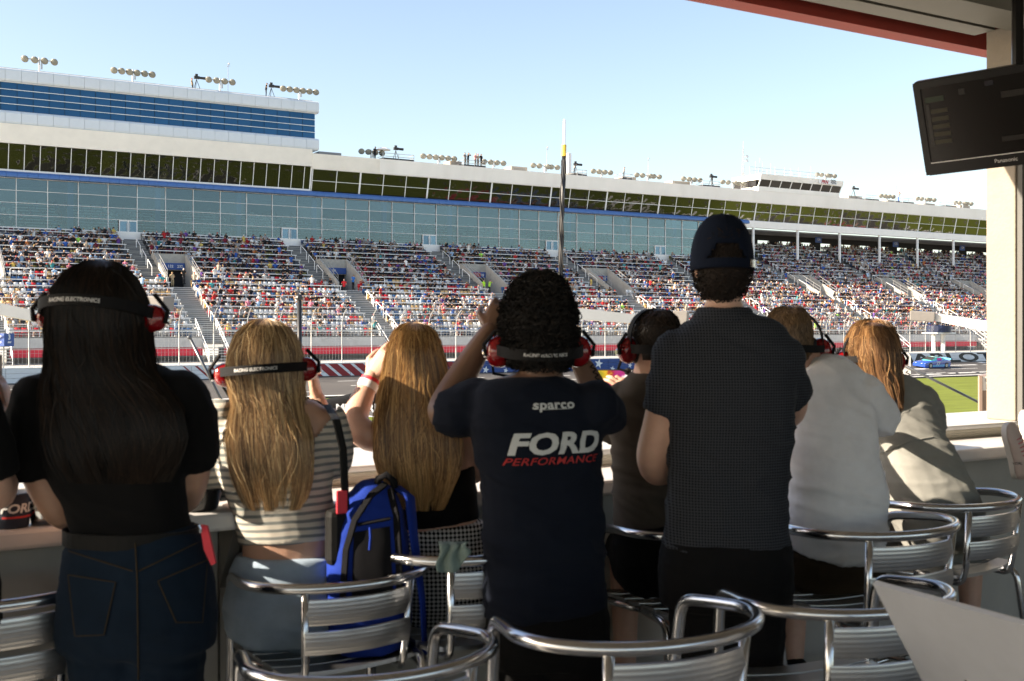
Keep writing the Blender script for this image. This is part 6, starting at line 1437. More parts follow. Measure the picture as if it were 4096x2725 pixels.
# --- boy filming with a phone
d = 3.7
root, base, Fh = person('seated boy with short dark hair filming with a phone', d, 18, (2622, 1388, 0.0, 8, 0, -3),
    [(2602, 1490, 0, 0.052, 0.05), (2602, 1528, 0, 0.092, 0.07), (2605, 1570, 0, 0.142, 0.08), (2610, 1650, 0, 0.148, 0.09), (2616, 1780, 0, 0.137, 0.09), (2622, 1950, 0, 0.14, 0.10), (2630, 2100, 0, 0.145, 0.11)],
    [[(2475, 1600, 0, 0.044), (2450, 1700, 0.06, 0.041), (2445, 1730, 0.17, 0.037), (2500, 1670, 0.28, 0.031), (2532, 1608, 0.3, 0.025)], [(2735, 1600, 0, 0.044), (2760, 1700, 0.05, 0.04), (2760, 1780, 0.12, 0.036), (2700, 1720, 0.3, 0.027)]],
    [leg_sit(W(2590, 2230, d), W(2500, 2200, d + 0.36), Vector((W(2500, 2200, d + 0.34).x, W(2500, 2200, d + 0.34).y, 0.22)), 0.082), leg_sit(W(2690, 2230, d), W(2700, 2200, d + 0.38), Vector((W(2700, 2200, d + 0.36).x, W(2700, 2200, d + 0.36).y, 0.22)), 0.082)], 'skin_fair', 'cloth_taupe', ('cloth_black', 0.55),
    [(2630, 2095, 0, 0.15, 0.115), (2640, 2190, 0, 0.162, 0.14), (2640, 2270, 0.04, 0.162, 0.14)], hk=0.95, sleeve=0.4, wr=0.010, hands=[(W(2532, 1608, d + 0.3), W(2478, 1522, d + 0.3) - W(2532, 1608, d + 0.3), Frame((0, 0, 0), -20).f, 1, 1.25, 1.6, 0.95)])
vol = hair_rows([(1236, 2605, 2650, 0, 0.025), (1244, 2575, 2680, 0, 0.055), (1268, 2545, 2704, 0, 0.085), (1310, 2528, 2718, 0, 0.102), (1355, 2524, 2721, 0, 0.104), (1400, 2535, 2712, -0.005, 0.094), (1440, 2555, 2690, -0.015, 0.075)], Frame((0, 0, 0), 12).r)
short_hair(root, base, vol, [(0.02, 0.014, 0.011), (0.03, 0.02, 0.015)], 2200, 0.07, 0.0025, 0.97, mtl='hair_dark')
headset(Frame(W(2618, 1385, d), 6, -2, -3), W(2618, 1385, d) - Vector((0, 0, 0.1)), 'headset of the boy filming with a phone', hw=0.098, yb=-0.112, cup_z=0.0, drop=-0.012, band=0.03, k=0.95)
ph = empty('phone', W(2448, 1520, d + 0.31)); tag(ph, 'phone held up sideways by the boy, screen glowing yellow and purple', 'phone'); Fp = Frame((0, 0, 0), 27)
q = MB(); q.bbox((-0.075, 0, -0.037), (0.075, 0.009, 0.037), 0.004); q.build('case', 'equipment_black', ph).rotation_euler = (0, 0, R(-27))
m_, n_, l_, b_ = new_mat('phone_screen'); tc = n_.new('ShaderNodeTexCoord'); ns = n_.new('ShaderNodeTexNoise'); ns.inputs['Scale'].default_value = 30; cr = n_.new('ShaderNodeValToRGB'); sx_ = n_.new('ShaderNodeSeparateXYZ'); ad = n_.new('ShaderNodeMath'); ad.operation = 'MULTIPLY_ADD'; ad.inputs[1].default_value = 5.5; ad.inputs[2].default_value = 0.1
l_.new(tc.outputs['Object'], ns.inputs['Vector']); l_.new(tc.outputs['Object'], sx_.inputs[0]); l_.new(sx_.outputs['X'], ad.inputs[0]); a2 = n_.new('ShaderNodeMath'); a2.operation = 'ADD'; l_.new(ad.outputs[0], a2.inputs[0]); l_.new(ns.outputs['Fac'], a2.inputs[1]); l_.new(a2.outputs[0], cr.inputs[0])
for p_, c_ in ((0.15, (0.10, 0.16, 0.02, 1)), (0.45, (0.45, 0.32, 0.03, 1)), (0.6, (0.25, 0.03, 0.03, 1)), (0.8, (0.28, 0.02, 0.20, 1))):
    e_ = cr.color_ramp.elements.new(p_); e_.color = c_
l_.new(cr.outputs[0], b_.inputs['Base Color']); l_.new(cr.outputs[0], b_.inputs['Emission Color']); b_.inputs['Emission Strength'].default_value = 0.25; b_.inputs['Roughness'].default_value = 0.1
q = MB(); q.box((-0.071, -0.0015, -0.033), (0.071, 0.0, 0.033)); q.build('screen', 'phone_screen', ph).rotation_euler = (0, 0, R(-27))
# --- tall man with navy cap
d = 3.3
root, base, Fh = person('tall standing man in navy cap and dark diamond-patterned polo shirt', d, 30, (2888, 1065, 0.0, 33, -3, 0),
    [(2895, 1250, 0, 0.066, 0.066), (2896, 1288, 0, 0.118, 0.085), (2902, 1340, 0, 0.178, 0.10), (2910, 1430, 0, 0.203, 0.116), (2914, 1550, 0, 0.196, 0.126), (2916, 1700, 0, 0.187, 0.122), (2914, 1850, 0, 0.176, 0.116), (2910, 2000, 0, 0.176, 0.116), (2905, 2120, 0, 0.183, 0.126), (2905, 2195, 0, 0.187, 0.132)],
    [[(2702, 1430, 0, 0.062), (2678, 1560, 0, 0.058), (2652, 1680, 0.02, 0.057), (2618, 1825, 0.06, 0.055), (2640, 1885, 0.16, 0.046), (2720, 1830, 0.30, 0.033)], [(3115, 1440, 0, 0.062), (3148, 1540, 0.04, 0.058), (3150, 1640, 0.12, 0.055), (3060, 1700, 0.28, 0.045), (2990, 1660, 0.36, 0.033)]],
    [leg_stand(W(2830, 2420, d), fl(W(2820, 2420, d)), 0.1), leg_stand(W(2985, 2420, d), fl(W(3000, 2420, d)), 0.1)], 'skin_fair', 'polo_diamond', ('cloth_jet', 1),
    [(2905, 2160, 0, 0.186, 0.132), (2902, 2290, 0, 0.197, 0.142), (2900, 2420, 0, 0.192, 0.138)], hk=0.95, sleeve=0.42, slk=0.06, slb=1.04, hands=[(W(2720, 1830, d + 0.3), W(2780, 1780, d + 0.35) - W(2720, 1830, d + 0.3), (0, 0, -1), -1, 0.8), (W(2990, 1660, d + 0.36), W(2930, 1640, d + 0.4) - W(2990, 1660, d + 0.36), (0, 0, -1), 1, 0.8)], wr=0.009)
q = MB(); rows = []; c0 = W(2895, 1246, d)
for j in range(25):
    a = R(-150 + 300 * j / 24) + math.pi; s_, c_ = math.sin(a), math.cos(a); o_ = Frame((0, 0, 0), 32); rad = lambda k_: o_.r * s_ * k_ * 0.072 + o_.f * c_ * k_ * 0.068
    rows.append([c0 + rad(1.0) + Vector((0, 0, 0.012)), c0 + rad(1.10) + Vector((0, 0, 0.008)), c0 + rad(1.38) + Vector((0, 0, -0.030)), c0 + rad(1.25) + Vector((0, 0, -0.032))])
q.rings(rows); o = q.build('collar', 'polo_diamond', root, -base, smooth=True)
vol = hair_rows([(925, 2808, 2970, 0, 0.085), (955, 2794, 2982, 0, 0.097), (1000, 2795, 2985, 0, 0.10), (1060, 2783, 2996, 0, 0.106), (1110, 2780, 2998, 0, 0.104), (1150, 2790, 2986, -0.004, 0.094), (1185, 2812, 2962, -0.012, 0.078), (1205, 2840, 2935, -0.02, 0.06)], Frame((0, 0, 0), 33).r)
curls(root, base, vol, [(0.018, 0.012, 0.010), (0.012, 0.009, 0.008)], 900, 0.007, 0.0028, 0.97, phi=1.9, t_rng=(0.0, 1.0), out=0.05)
mat('cap_cotton', (0.006, 0.010, 0.022), 0.9, spec=0.1, var=0.1, bump=0.2, bscale=500)
cp = empty('cap', Fh.p(0, 0, 0.0)); tag(cp, 'navy baseball cap with strap and buckle on tall man\'s head', 'cap'); fc = Frame((0, 0, 0), 33, -3)
q = MB(); NA, NB = 48, 14; V = []
for i in range(NB + 1):
    e = R(-8 + 98 * i / NB)
    for j in range(NA):
        a = 2 * math.pi * j / NA; rr = math.cos(max(e, 0)) ** 0.72; zz = 0.142 * math.sin(e); V.append(fc.p(0.0885 * rr * math.sin(a), -0.113 * rr * math.cos(a), 0.005 + zz))
Fq = []
for i in range(NB):
    for j in range(NA):
        a = 2 * math.pi * (j + 0.5) / NA; a = (a + math.pi) % (2 * math.pi) - math.pi
        if abs(a) < R(36) and i < 4 * math.sqrt(max(0, 1 - (a / R(37)) ** 2)) and i > 0: continue
        Fq.append((i * NA + j, i * NA + (j + 1) % NA, (i + 1) * NA + (j + 1) % NA, (i + 1) * NA + j))
q.add(V, Fq); crown = q.build('crown', 'cap_cotton', cp, smooth=True); md = crown.modifiers.new('thick', 'SOLIDIFY'); md.thickness = 0.003; md.offset = 1
q = MB(); q.ball(fc.p(0, 0, 0.149), 0.006, 8, 6); q.build('button', 'cap_cotton', cp)
for k_ in range(6):
    a = R(60 * k_); q = MB(); q.tube([fc.p(0.090 * math.cos(max(R(t), 0)) ** 0.72 * math.sin(a), -0.115 * math.cos(max(R(t), 0)) ** 0.72 * math.cos(a), 0.006 + 0.1435 * math.sin(R(t))) for t in (range(45, 90, 5) if k_ == 0 else range(0, 90, 6))], 0.0016, 4); q.build('panel_seam', 'cap_cotton', cp)
q = MB(); q.rings([[fc.p(0.094 * math.sin(R(a)), -0.119 * math.cos(R(a)), z) for z in (-0.012, 0.012)] + [fc.p(0.091 * math.sin(R(a)), -0.116 * math.cos(R(a)), z) for z in (0.012, -0.012)] for a in range(-60, 61, 6)]); q.build('strap', 'cap_cotton', cp)
q = MB(); q.rings([[fc.p(0.097 * math.sin(R(a)), -0.122 * math.cos(R(a)), z) for z in (-0.011, 0.011)] + [fc.p(0.095 * math.sin(R(a)), -0.120 * math.cos(R(a)), z) for z in (0.011, -0.011)] for a in (44, 50, 56, 62)]); q.build('buckle', 'headset_chrome', cp)
q = MB(); rows = []
for j in range(13):
    a = R(-62 + 124 * j / 12); rows.append([fc.p(0.088 * math.sin(a), 0.108 * math.cos(a), 0.0), fc.p(0.092 * math.sin(a), 0.11 * math.cos(a) + 0.075 * math.cos(a * 1.3), -0.018 + 0.0), fc.p(0.092 * math.sin(a), 0.11 * math.cos(a) + 0.075 * math.cos(a * 1.3), -0.021), fc.p(0.088 * math.sin(a), 0.108 * math.cos(a), -0.004)])
q.rings(rows); q.build('brim', 'cap_cotton', cp, smooth=True)
# --- person in white shirt
d = 3.9
root, base, Fh = person('seated sandy-haired person in plain white T-shirt leaning on the counter', d, 20, (3158, 1372, 0.10, 34, -8, 0),
    [(3228, 1462, 0.10, 0.062, 0.06), (3252, 1494, 0.09, 0.122, 0.085), (3288, 1545, 0.06, 0.168, 0.10), (3308, 1650, 0.02, 0.170, 0.112), (3322, 1780, -0.02, 0.158, 0.116), (3336, 1900, -0.04, 0.162, 0.118), (3350, 2030, -0.05, 0.172, 0.125), (3335, 2130, -0.05, 0.172, 0.135), (3318, 2200, -0.04, 0.165, 0.135)],
    [[(3125, 1570, 0.08, 0.055), (3100, 1680, 0.15, 0.05), (3110, 1760, 0.22, 0.046), (3160, 1700, 0.36, 0.04), (3200, 1640, 0.45, 0.03)], [(3462, 1580, 0.05, 0.058), (3500, 1640, 0.08, 0.053), (3535, 1695, 0.14, 0.048), (3480, 1680, 0.30, 0.04), (3400, 1640, 0.42, 0.03)]],
    [leg_sit(W(3240, 2280, d), W(3170, 2260, d + 0.40), Vector((W(3170, 2260, d + 0.36).x, W(3170, 2260, d + 0.36).y, 0.2)), 0.09), leg_sit(W(3390, 2280, d), W(3420, 2260, d + 0.42), Vector((W(3420, 2260, d + 0.38).x, W(3420, 2260, d + 0.38).y, 0.2)), 0.09)], 'skin_fair', 'cloth_white', ('cloth_brown', 0.55),
    [(3325, 2150, -0.04, 0.176, 0.135), (3318, 2240, 0.0, 0.187, 0.16), (3318, 2320, 0.05, 0.182, 0.16)], sleeve=0.5, hands=[(W(3200, 1640, d + 0.45), Frame((0, 0, 0), 60).f, (0, 0, -1), -1, 0.5), (W(3400, 1640, d + 0.42), Frame((0, 0, 0), -20).f, (0, 0, -1), 1, 0.5)], wr=0.010)
vol = hair_rows([(1224, 3130, 3185, 0.1, 0.03), (1232, 3100, 3212, 0.1, 0.06), (1256, 3076, 3232, 0.1, 0.09), (1300, 3060, 3246, 0.1, 0.106), (1350, 3060, 3250, 0.1, 0.106), (1400, 3075, 3246, 0.095, 0.095), (1440, 3105, 3240, 0.085, 0.075)], Frame((0, 0, 0), 34).r)
short_hair(root, base, vol, [(0.20, 0.125, 0.065), (0.14, 0.085, 0.045), (0.28, 0.18, 0.10)], 2600, 0.12, 0.003, 0.96, lift=0.06)
headset(Frame(W(3165, 1390, d + 0.1), 36, -4, 2), W(3165, 1390, d + 0.1) - Vector((0, 0, 0.1)), 'headset of the sandy-haired person in white shirt', hw=0.103, yb=-0.115, cup_z=0.0, drop=-0.01, text=False)
# --- woman in grey denim dress with ponytail
d = 4.5
root, base, Fh = person('seated woman with ponytail in grey denim dress leaning on the counter', d, 22, (3490, 1402, 0.12, 42, -6, 0),
    [(3520, 1530, 0.12, 0.06, 0.06), (3540, 1560, 0.10, 0.118, 0.08), (3572, 1605, 0.06, 0.155, 0.095), (3602, 1690, 0.02, 0.152, 0.10), (3640, 1780, -0.02, 0.145, 0.106), (3678, 1880, -0.06, 0.162, 0.12), (3715, 1980, -0.08, 0.175, 0.14), (3755, 2080, -0.08, 0.17, 0.15), (3775, 2150, -0.06, 0.155, 0.14)],
    [[(3430, 1610, 0.08, 0.05), (3440, 1700, 0.16, 0.046), (3460, 1740, 0.24, 0.042), (3500, 1660, 0.42, 0.032)], [(3690, 1608, 0.05, 0.052), (3722, 1690, 0.12, 0.048), (3705, 1722, 0.2, 0.044), (3620, 1650, 0.42, 0.032)]],
    [leg_sit(W(3720, 2180, d), W(3690, 2160, d + 0.40), Vector((W(3690, 2160, d + 0.36).x, W(3690, 2160, d + 0.36).y, 0.2)), 0.085), leg_sit(W(3850, 2180, d), W(3880, 2160, d + 0.40), Vector((W(3880, 2160, d + 0.36).x, W(3880, 2160, d + 0.36).y, 0.2)), 0.085)], 'skin_fair', 'denim_grey', ('denim_grey', 0.5),
    [(3752, 2060, -0.07, 0.168, 0.15), (3768, 2150, -0.04, 0.165, 0.155), (3778, 2230, 0.0, 0.15, 0.14)], sleeve=0.75, hands=[(W(3500, 1660, d + 0.42), Frame((0, 0, 0), 40).f, (0, 0, -1), -1, 0.5), (W(3620, 1650, d + 0.42), Frame((0, 0, 0), 0).f, (0, 0, -1), 1, 0.5)], wr=0.010)
vol = hair_rows([(1276, 3465, 3515, 0.12, 0.03), (1284, 3435, 3545, 0.12, 0.06), (1308, 3412, 3568, 0.12, 0.09), (1350, 3395, 3585, 0.12, 0.108), (1400, 3390, 3592, 0.12, 0.11), (1450, 3398, 3592, 0.115, 0.10), (1490, 3420, 3585, 0.10, 0.08)], Frame((0, 0, 0), 30).r)
AU = [(0.30, 0.155, 0.065), (0.19, 0.095, 0.042), (0.44, 0.255, 0.115), (0.10, 0.05, 0.024)]
long_hair(root, base, vol, AU, 1300, 60, (0.08, 0.036, 0.016), None, tip=(0.7, 1.0), width=0.003)
vol = hair_rows([(1290, 3470, 3510, 0.05, 0.02), (1305, 3450, 3545, 0.02, 0.035), (1350, 3440, 3580, 0.0, 0.045), (1420, 3438, 3598, -0.01, 0.05), (1500, 3452, 3606, -0.01, 0.048), (1570, 3490, 3612, -0.03, 0.042), (1630, 3530, 3612, -0.05, 0.034), (1700, 3568, 3606, -0.06, 0.018)], Frame((0, 0, 0), 30).r)
o = long_hair(root, base, vol, AU, 1500, 40, (0.08, 0.036, 0.016), None, tip=(0.75, 1.0), phi_max=3.1, width=0.003); o.name = 'ponytail'
headset(Frame(W(3482, 1440, d + 0.12), 30, -4, 0), W(3482, 1440, d + 0.12) - Vector((0, 0, 0.1)), 'headset of the ponytailed woman in grey denim dress', hw=0.108, yb=-0.09, cup_z=0.0, text=False)
drs = [c for c in root.children if c.name.startswith('shirt')][0]
seam([(3520, 1815), (3640, 1765), (3735, 1748)], d, drs, base, root, 'denim_grey', 0.0025, 'waist_seam')
# --- person at the left edge, only arm and shoulder in view
d = 2.6
root, base, Fh = person('person at left edge in black shirt, forearm raised holding a phone', d, 30, (-380, 1330, 0.0, 30, 0, 0),
    [(-370, 1490, 0, 0.06, 0.058), (-365, 1530, 0, 0.115, 0.08), (-355, 1580, 0, 0.17, 0.095), (-345, 1700, 0, 0.175, 0.10), (-335, 1850, 0, 0.16, 0.10), (-330, 2000, 0, 0.145, 0.095), (-330, 2200, 0, 0.155, 0.11)],
    [[(-620, 1620, 0, 0.054), (-660, 1780, 0.02, 0.05), (-630, 1950, 0.06, 0.044), (-500, 1900, 0.3, 0.03)], [(-110, 1650, 0, 0.054), (-60, 1800, 0.0, 0.05), (-22, 1975, 0.04, 0.044), (20, 1880, 0.14, 0.037), (30, 1690, 0.2, 0.026)]],
    [leg_stand(W(-420, 2500, d), fl(W(-420, 2500, d)), 0.095), leg_stand(W(-240, 2500, d), fl(W(-240, 2500, d)), 0.095)], 'skin_fair', 'cloth_black', ('cloth_black', 1),
    [(-330, 2180, 0, 0.158, 0.11), (-330, 2350, 0, 0.18, 0.13), (-330, 2520, 0, 0.18, 0.13)], sleeve=0.42, hands=[(W(30, 1690, d + 0.2), W(12, 1560, d + 0.2) - W(30, 1690, d + 0.2), Frame((0, 0, 0), -70).f, 1, 1.0)])
vol = hair_rows([(1150, -420, -340, 0, 0.05), (1200, -480, -280, 0, 0.11), (1300, -500, -265, 0, 0.12), (1400, -490, -270, 0, 0.11), (1480, -470, -290, 0, 0.09)], Frame((0, 0, 0), 30).r)
short_hair(root, base, vol, [(0.05, 0.03, 0.02)], 600, 0.2, 0.004, 0.97)
q = MB(); p = W(0, 1490, d + 0.22); q.bbox((-0.07, -0.005, -0.05), (0.005, 0.005, 0.045), 0.004); o = q.build('phone', 'equipment_grey', None, p); o.rotation_euler = (0, 0, R(-30)); tag(o, 'grey phone held at the left edge of the picture', 'phone')
q = MB(); a, c = W(20, 1880, d + 0.14), W(30, 1690, d + 0.2); ax = (c - a).normalized(); u_ = ax.orthogonal().normalized(); w_ = ax.cross(u_)
q.rings([[c + ax * z + (u_ * math.cos(2 * math.pi * j / 18) + w_ * math.sin(2 * math.pi * j / 18)) * 0.030 for j in range(18)] for z in (-0.004, 0.004)], cap=False); tag(q.build('wristband', 'red_banner', smooth=True), 'red wristband on the forearm at left edge', 'wristband')
# --- person beyond the right edge with shoes up on the counter
d = 4.7
root, base, Fh = person('person beyond right edge in navy trousers, pale shoes propped on the counter', d, -40, (5150, 1050, 0.0, -40, 0, 0),
    [(5150, 1190, 0, 0.06, 0.058), (5155, 1225, 0, 0.12, 0.085), (5160, 1265, 0, 0.18, 0.10), (5170, 1360, 0, 0.19, 0.11), (5180, 1500, 0, 0.17, 0.11), (5190, 1650, 0, 0.165, 0.11), (5200, 1780, 0, 0.17, 0.12)],
    [[(4990, 1290, 0, 0.055), (4960, 1420, 0.05, 0.05), (4950, 1530, 0.1, 0.045), (4900, 1560, 0.2, 0.03)], [(5330, 1290, 0, 0.055), (5360, 1420, 0.05, 0.05), (5350, 1530, 0.1, 0.045), (5260, 1560, 0.2, 0.03)]],
    [[(W(5130, 1800, d), 0.09), (W(4800, 1690, d + 0.05), 0.08), (W(4520, 1640, d + 0.1), 0.062), (W(4300, 1730, d + 0.1), 0.055), (W(4105, 1850, d + 0.1), 0.038)], [(W(5230, 1800, d), 0.09), (W(4900, 1640, d + 0.15), 0.08), (W(4560, 1560, d + 0.2), 0.062), (W(4330, 1600, d + 0.2), 0.055), (W(4115, 1680, d + 0.2), 0.040)]], 'skin_fair', 'cloth_taupe', ('cloth_navy', 0.82),
    [(5195, 1720, 0, 0.172, 0.12), (5200, 1800, 0, 0.185, 0.15), (5200, 1860, 0.02, 0.18, 0.15)], sleeve=0.5, feet=False)
mat('shoe_canvas', (0.62, 0.50, 0.46), 0.7, var=0.08, scale=20, bump=0.3, bscale=400); mat('shoe_rubber', (0.66, 0.62, 0.58), 0.5, var=0.05); mat('shoe_lace', (0.6, 0.2, 0.22), 0.7)
def prop_shoe(toe, heel, dd, label, tilt=0.0):
    """canvas shoe standing on its heel, sole turned to the left"""
    a, c = W(*heel, dd), W(*toe, dd); up = (c - a); L = up.length; up.normalize(); sd = Vector((CT, -ST, 0)) * 0.55 + Vector((-ST, -CT, 0)) * 0.83; sd = (sd - up * sd.dot(up)).normalized(); dp_ = up.cross(sd)   # sd: from sole to laces
    t = empty('shoe', a); tag(t, label, 'shoe', 'pale shoes propped on the counter')
    def S(u, x, h): return up * (u * L) + dp_ * x + sd * h
    outl = [(0.0, 0.016), (0.04, 0.026), (0.15, 0.031), (0.35, 0.029), (0.55, 0.036), (0.75, 0.043), (0.88, 0.040), (0.96, 0.028), (1.0, 0.010)]
    q = MB(); q.rings([[S(u, w * x, h) for x, h in ((-1, 0), (1, 0), (1.03, 0.024), (-1.03, 0.024))] for u, w in outl]); smooth_auto(q.build('sole', 'shoe_rubber', t), 50)
    hts = [0.060, 0.068, 0.072, 0.074, 0.066, 0.052, 0.040, 0.032, 0.026]
    q = MB(); q.rings([[S(u, w * 0.98 * math.cos(math.pi * k / 10), 0.022 + (h - 0.022) * math.sin(math.pi * k / 10)) for k in range(11)] for (u, w), h in zip(outl, hts)]); q.build('upper', 'shoe_canvas', t, smooth=True)
    for k in range(5):
        u = 0.42 + k * 0.07; h = np.interp(u, [o_[0] for o_ in outl], hts); q = MB(); q.tube([S(u, -0.02, h - 0.006), S(u + 0.02, 0.0, h + 0.004), S(u + 0.04, 0.02, h - 0.006)], 0.003, 5); q.build('lace', 'shoe_lace', t)
    flat_text('side_print', 'VIDAL', 'letter_black', S(0.30, -0.036, 0.045), -dp_ * 0 + up * 0 + sd, up, 0.016, t)
prop_shoe((4022, 1690), (4062, 1915), 4.72, 'nearer pale pink canvas shoe propped on counter at right edge')
prop_shoe((4092, 1640), (4112, 1850), 4.95, 'farther pale canvas shoe partly hidden at right edge')
# ------------------------------------------------------------------ things on and around the counter
cloth('pack_blue', (0.010, 0.035, 0.26), 0.75, weave=400); cloth('pack_black', (0.010, 0.010, 0.012), 0.8)
d = 3.26
bp_c = W(1475, 2300, d); pk = empty('backpack', (bp_c.x, bp_c.y, bp_c.z - 0.3)); tag(pk, 'blue and black backpack hanging on the chair of striped-sweater woman', 'backpack'); Fb = Frame((0, 0, 0), 22)
rows = [(1540, 1935, 40, 0.03), (1522, 1965, 85, 0.06), (1495, 2030, 128, 0.085), (1478, 2120, 155, 0.10), (1472, 2250, 168, 0.11), (1475, 2400, 172, 0.115), (1480, 2520, 162, 0.11), (1486, 2600, 120, 0.08)]
b = MB(); loft(b, [W(x, y, d) for x, y, _, _ in rows], [r * d / FPX for _, _, r, _ in rows], [q_ for *_, q_ in rows], Fb.r, 26, 2.8)
me = voxel(b, 0.009, 4, 0.5, 'pack_body', 0.004, 9, 3); me.materials.append(MATS['pack_blue']); pb = link('pack_body', off(me, pk.location), pk)
class _R: pass
patch(((1415, 2130), (1560, 2105), (1575, 2420), (1405, 2440)), d, pb, pk.location, pk, 'pack_black', 'front_panel', 12, 0.004)
seam([(1368, 2440), (1385, 2200), (1420, 2080), (1485, 1980), (1540, 1940)], d, pb, pk.location, pk, 'pack_black', 0.011, 'piping')
seam([(1600, 2440), (1595, 2200), (1585, 2060), (1560, 1960)], d, pb, pk.location, pk, 'pack_black', 0.011, 'piping')
seam([(1430, 2100), (1560, 2075)], d, pb, pk.location, pk, 'pack_black', 0.005, 'zip')
q = MB(); q.tube([W(1500, 1960, d - 0.02), W(1515, 1915, d - 0.03), W(1545, 1900, d - 0.03), W(1575, 1925, d - 0.02), W(1580, 1965, d)], 0.011, 8); q.build('grab_handle', 'pack_black', pk, -pk.location, smooth=True)
q = MB(); q.tube([W(1590, 1950, d), W(1640, 1990, d - 0.02), W(1655, 2150, d - 0.05), W(1690, 2400, d - 0.06), W(1700, 2620, d - 0.04)], [0.02, 0.022, 0.02, 0.014, 0.012], 8, flat=0.3); q.build('shoulder_strap', 'pack_blue', pk, -pk.location, smooth=True)
q = MB(); q.tube([W(1480, 2110, d - 0.115), W(1482, 2150, d - 0.12), W(1478, 2200, d - 0.12)], 0.004, 6); q.build('zip_pull', 'pack_blue', pk, -pk.location)
# sage cloth over a chair back
d = 3.0
ck = empty('draped_cloth', W(1810, 2250, d)); tag(ck, 'sage green cloth hung over the chair of houndstooth-trousers woman', 'cloth')
V, Fc = [], []; n1, n2 = 12, 16
for i in range(n1 + 1):
    for j in range(n2 + 1):
        s, t = i / n1, j / n2; px = 1752 + 120 * s + 10 * math.sin(t * 6 + s * 3); py = 2170 + t * (120 if s < 0.5 else 120 - 150 * (s - 0.5)); dd = d - 0.02 - 0.012 * math.sin(s * 14 + t * 2)
        if t < 0.12: dd += 0.05 * (0.12 - t) / 0.12
        V.append(W(px, py, dd) - ck.location)
for i in range(n1):
    for j in range(n2): a = i * (n2 + 1) + j; Fc.append((a, a + n2 + 1, a + n2 + 2, a + 1))
q = MB(); q.add(V, Fc); o = q.build('cloth_sheet', 'cloth_sage', ck, smooth=True); md = o.modifiers.new('t', 'SOLIDIFY'); md.thickness = 0.003
def at_counter(px, py_front, z=1.0): return W(px, py_front, (HC - z) * FPX / (py_front - 1315))
mat('koozie_foam', (0.012, 0.018, 0.035), 0.8, var=0.15, bump=0.2, bscale=300)
p = at_counter(45, 2108); kz = empty('can_cooler', p); tag(kz, 'navy foam can cooler with FORD lettering on the counter', 'can cooler')
q = MB(); q.lathe((0, 0, 0), [(0.040, 0), (0.045, 0.006), (0.047, 0.05), (0.047, 0.088), (0.042, 0.092), (0.041, 0.08)], 24); q.build('sleeve', 'koozie_foam', kz, smooth=True)
me = text_mesh('FORD', 0.032, bold=0.001, shear=0.2, sx=1.2); me.materials.append(MATS['print_white'])
for v in me.vertices: a = v.co.x / 0.048 + R(18); v.co = Vector((0.0482 * math.sin(a), -0.0482 * math.cos(a), 0.052 + v.co.y))
link('cooler_print', me, kz)
q = MB(); q.rings([[(0.0482 * math.sin(R(a)), -0.0482 * math.cos(R(a)), z) for z in (0.028, 0.033)] for a in range(-35, 75, 5)], closed=False, cap=False); q.build('red_line', 'print_red', kz)
glass_mat('clear_plastic', (0.93, 0.95, 0.95), 0.06, (1, 1, 1), 0.02)
for k_, (px, py, lab) in enumerate(((165, 2100, 'clear plastic cup beside the navy can cooler'), (205, 2080, 'clear plastic cup nearer the woman in black on counter'), (262, 2090, 'small clear plastic cup against the woman in black'))):
    q = MB(); q.lathe((0, 0, 0), [(0.026, 0), (0.030, 0.05), (0.036, 0.10 - 0.03 * (k_ == 2)), (0.035, 0.10 - 0.03 * (k_ == 2)), (0.028, 0.05), (0.024, 0.004)], 20); tag(q.build('plastic_cup', 'clear_plastic', None, at_counter(px, py), smooth=True), lab, 'cup', 'clear cups on the counter')
mat('bowl_black', (0.012, 0.012, 0.013), 0.15, var=0.05)
p = at_counter(790, 2040); q = MB(); q.lathe((0, 0, 0), [(0.05, 0), (0.058, 0.008), (0.072, 0.06), (0.080, 0.064), (0.080, 0.068), (0.070, 0.066), (0.054, 0.012), (0.01, 0.008)], 24); tag(q.build('black_bowl', 'bowl_black', None, p, smooth=True), 'shiny black plastic bowl on counter beside striped sweater', 'bowl')
mat('label_blue', (0.03, 0.22, 0.60), 0.35, var=0.15, scale=60)
p = at_counter(768, 1965, 1.066); bt_ = empty('water_bottle', p); tag(bt_, 'clear water bottle with blue label on the ledge', 'bottle')
q = MB(); q.lathe((0, 0, 0), [(0.030, 0), (0.033, 0.006), (0.033, 0.13), (0.026, 0.16), (0.013, 0.185), (0.013, 0.20)], 20); q.build('bottle_body', 'clear_plastic', bt_, smooth=True)
q = MB(); q.lathe((0, 0, 0), [(0.0336, 0.035), (0.0336, 0.095)], 20); lb = q.build('label_wrap', 'label_blue', bt_, smooth=True)
q = MB(); q.lathe((0, 0, 0), [(0.0145, 0.195), (0.0145, 0.212), (0.01, 0.214)], 14); q.build('bottle_cap', 'sign_white', bt_)
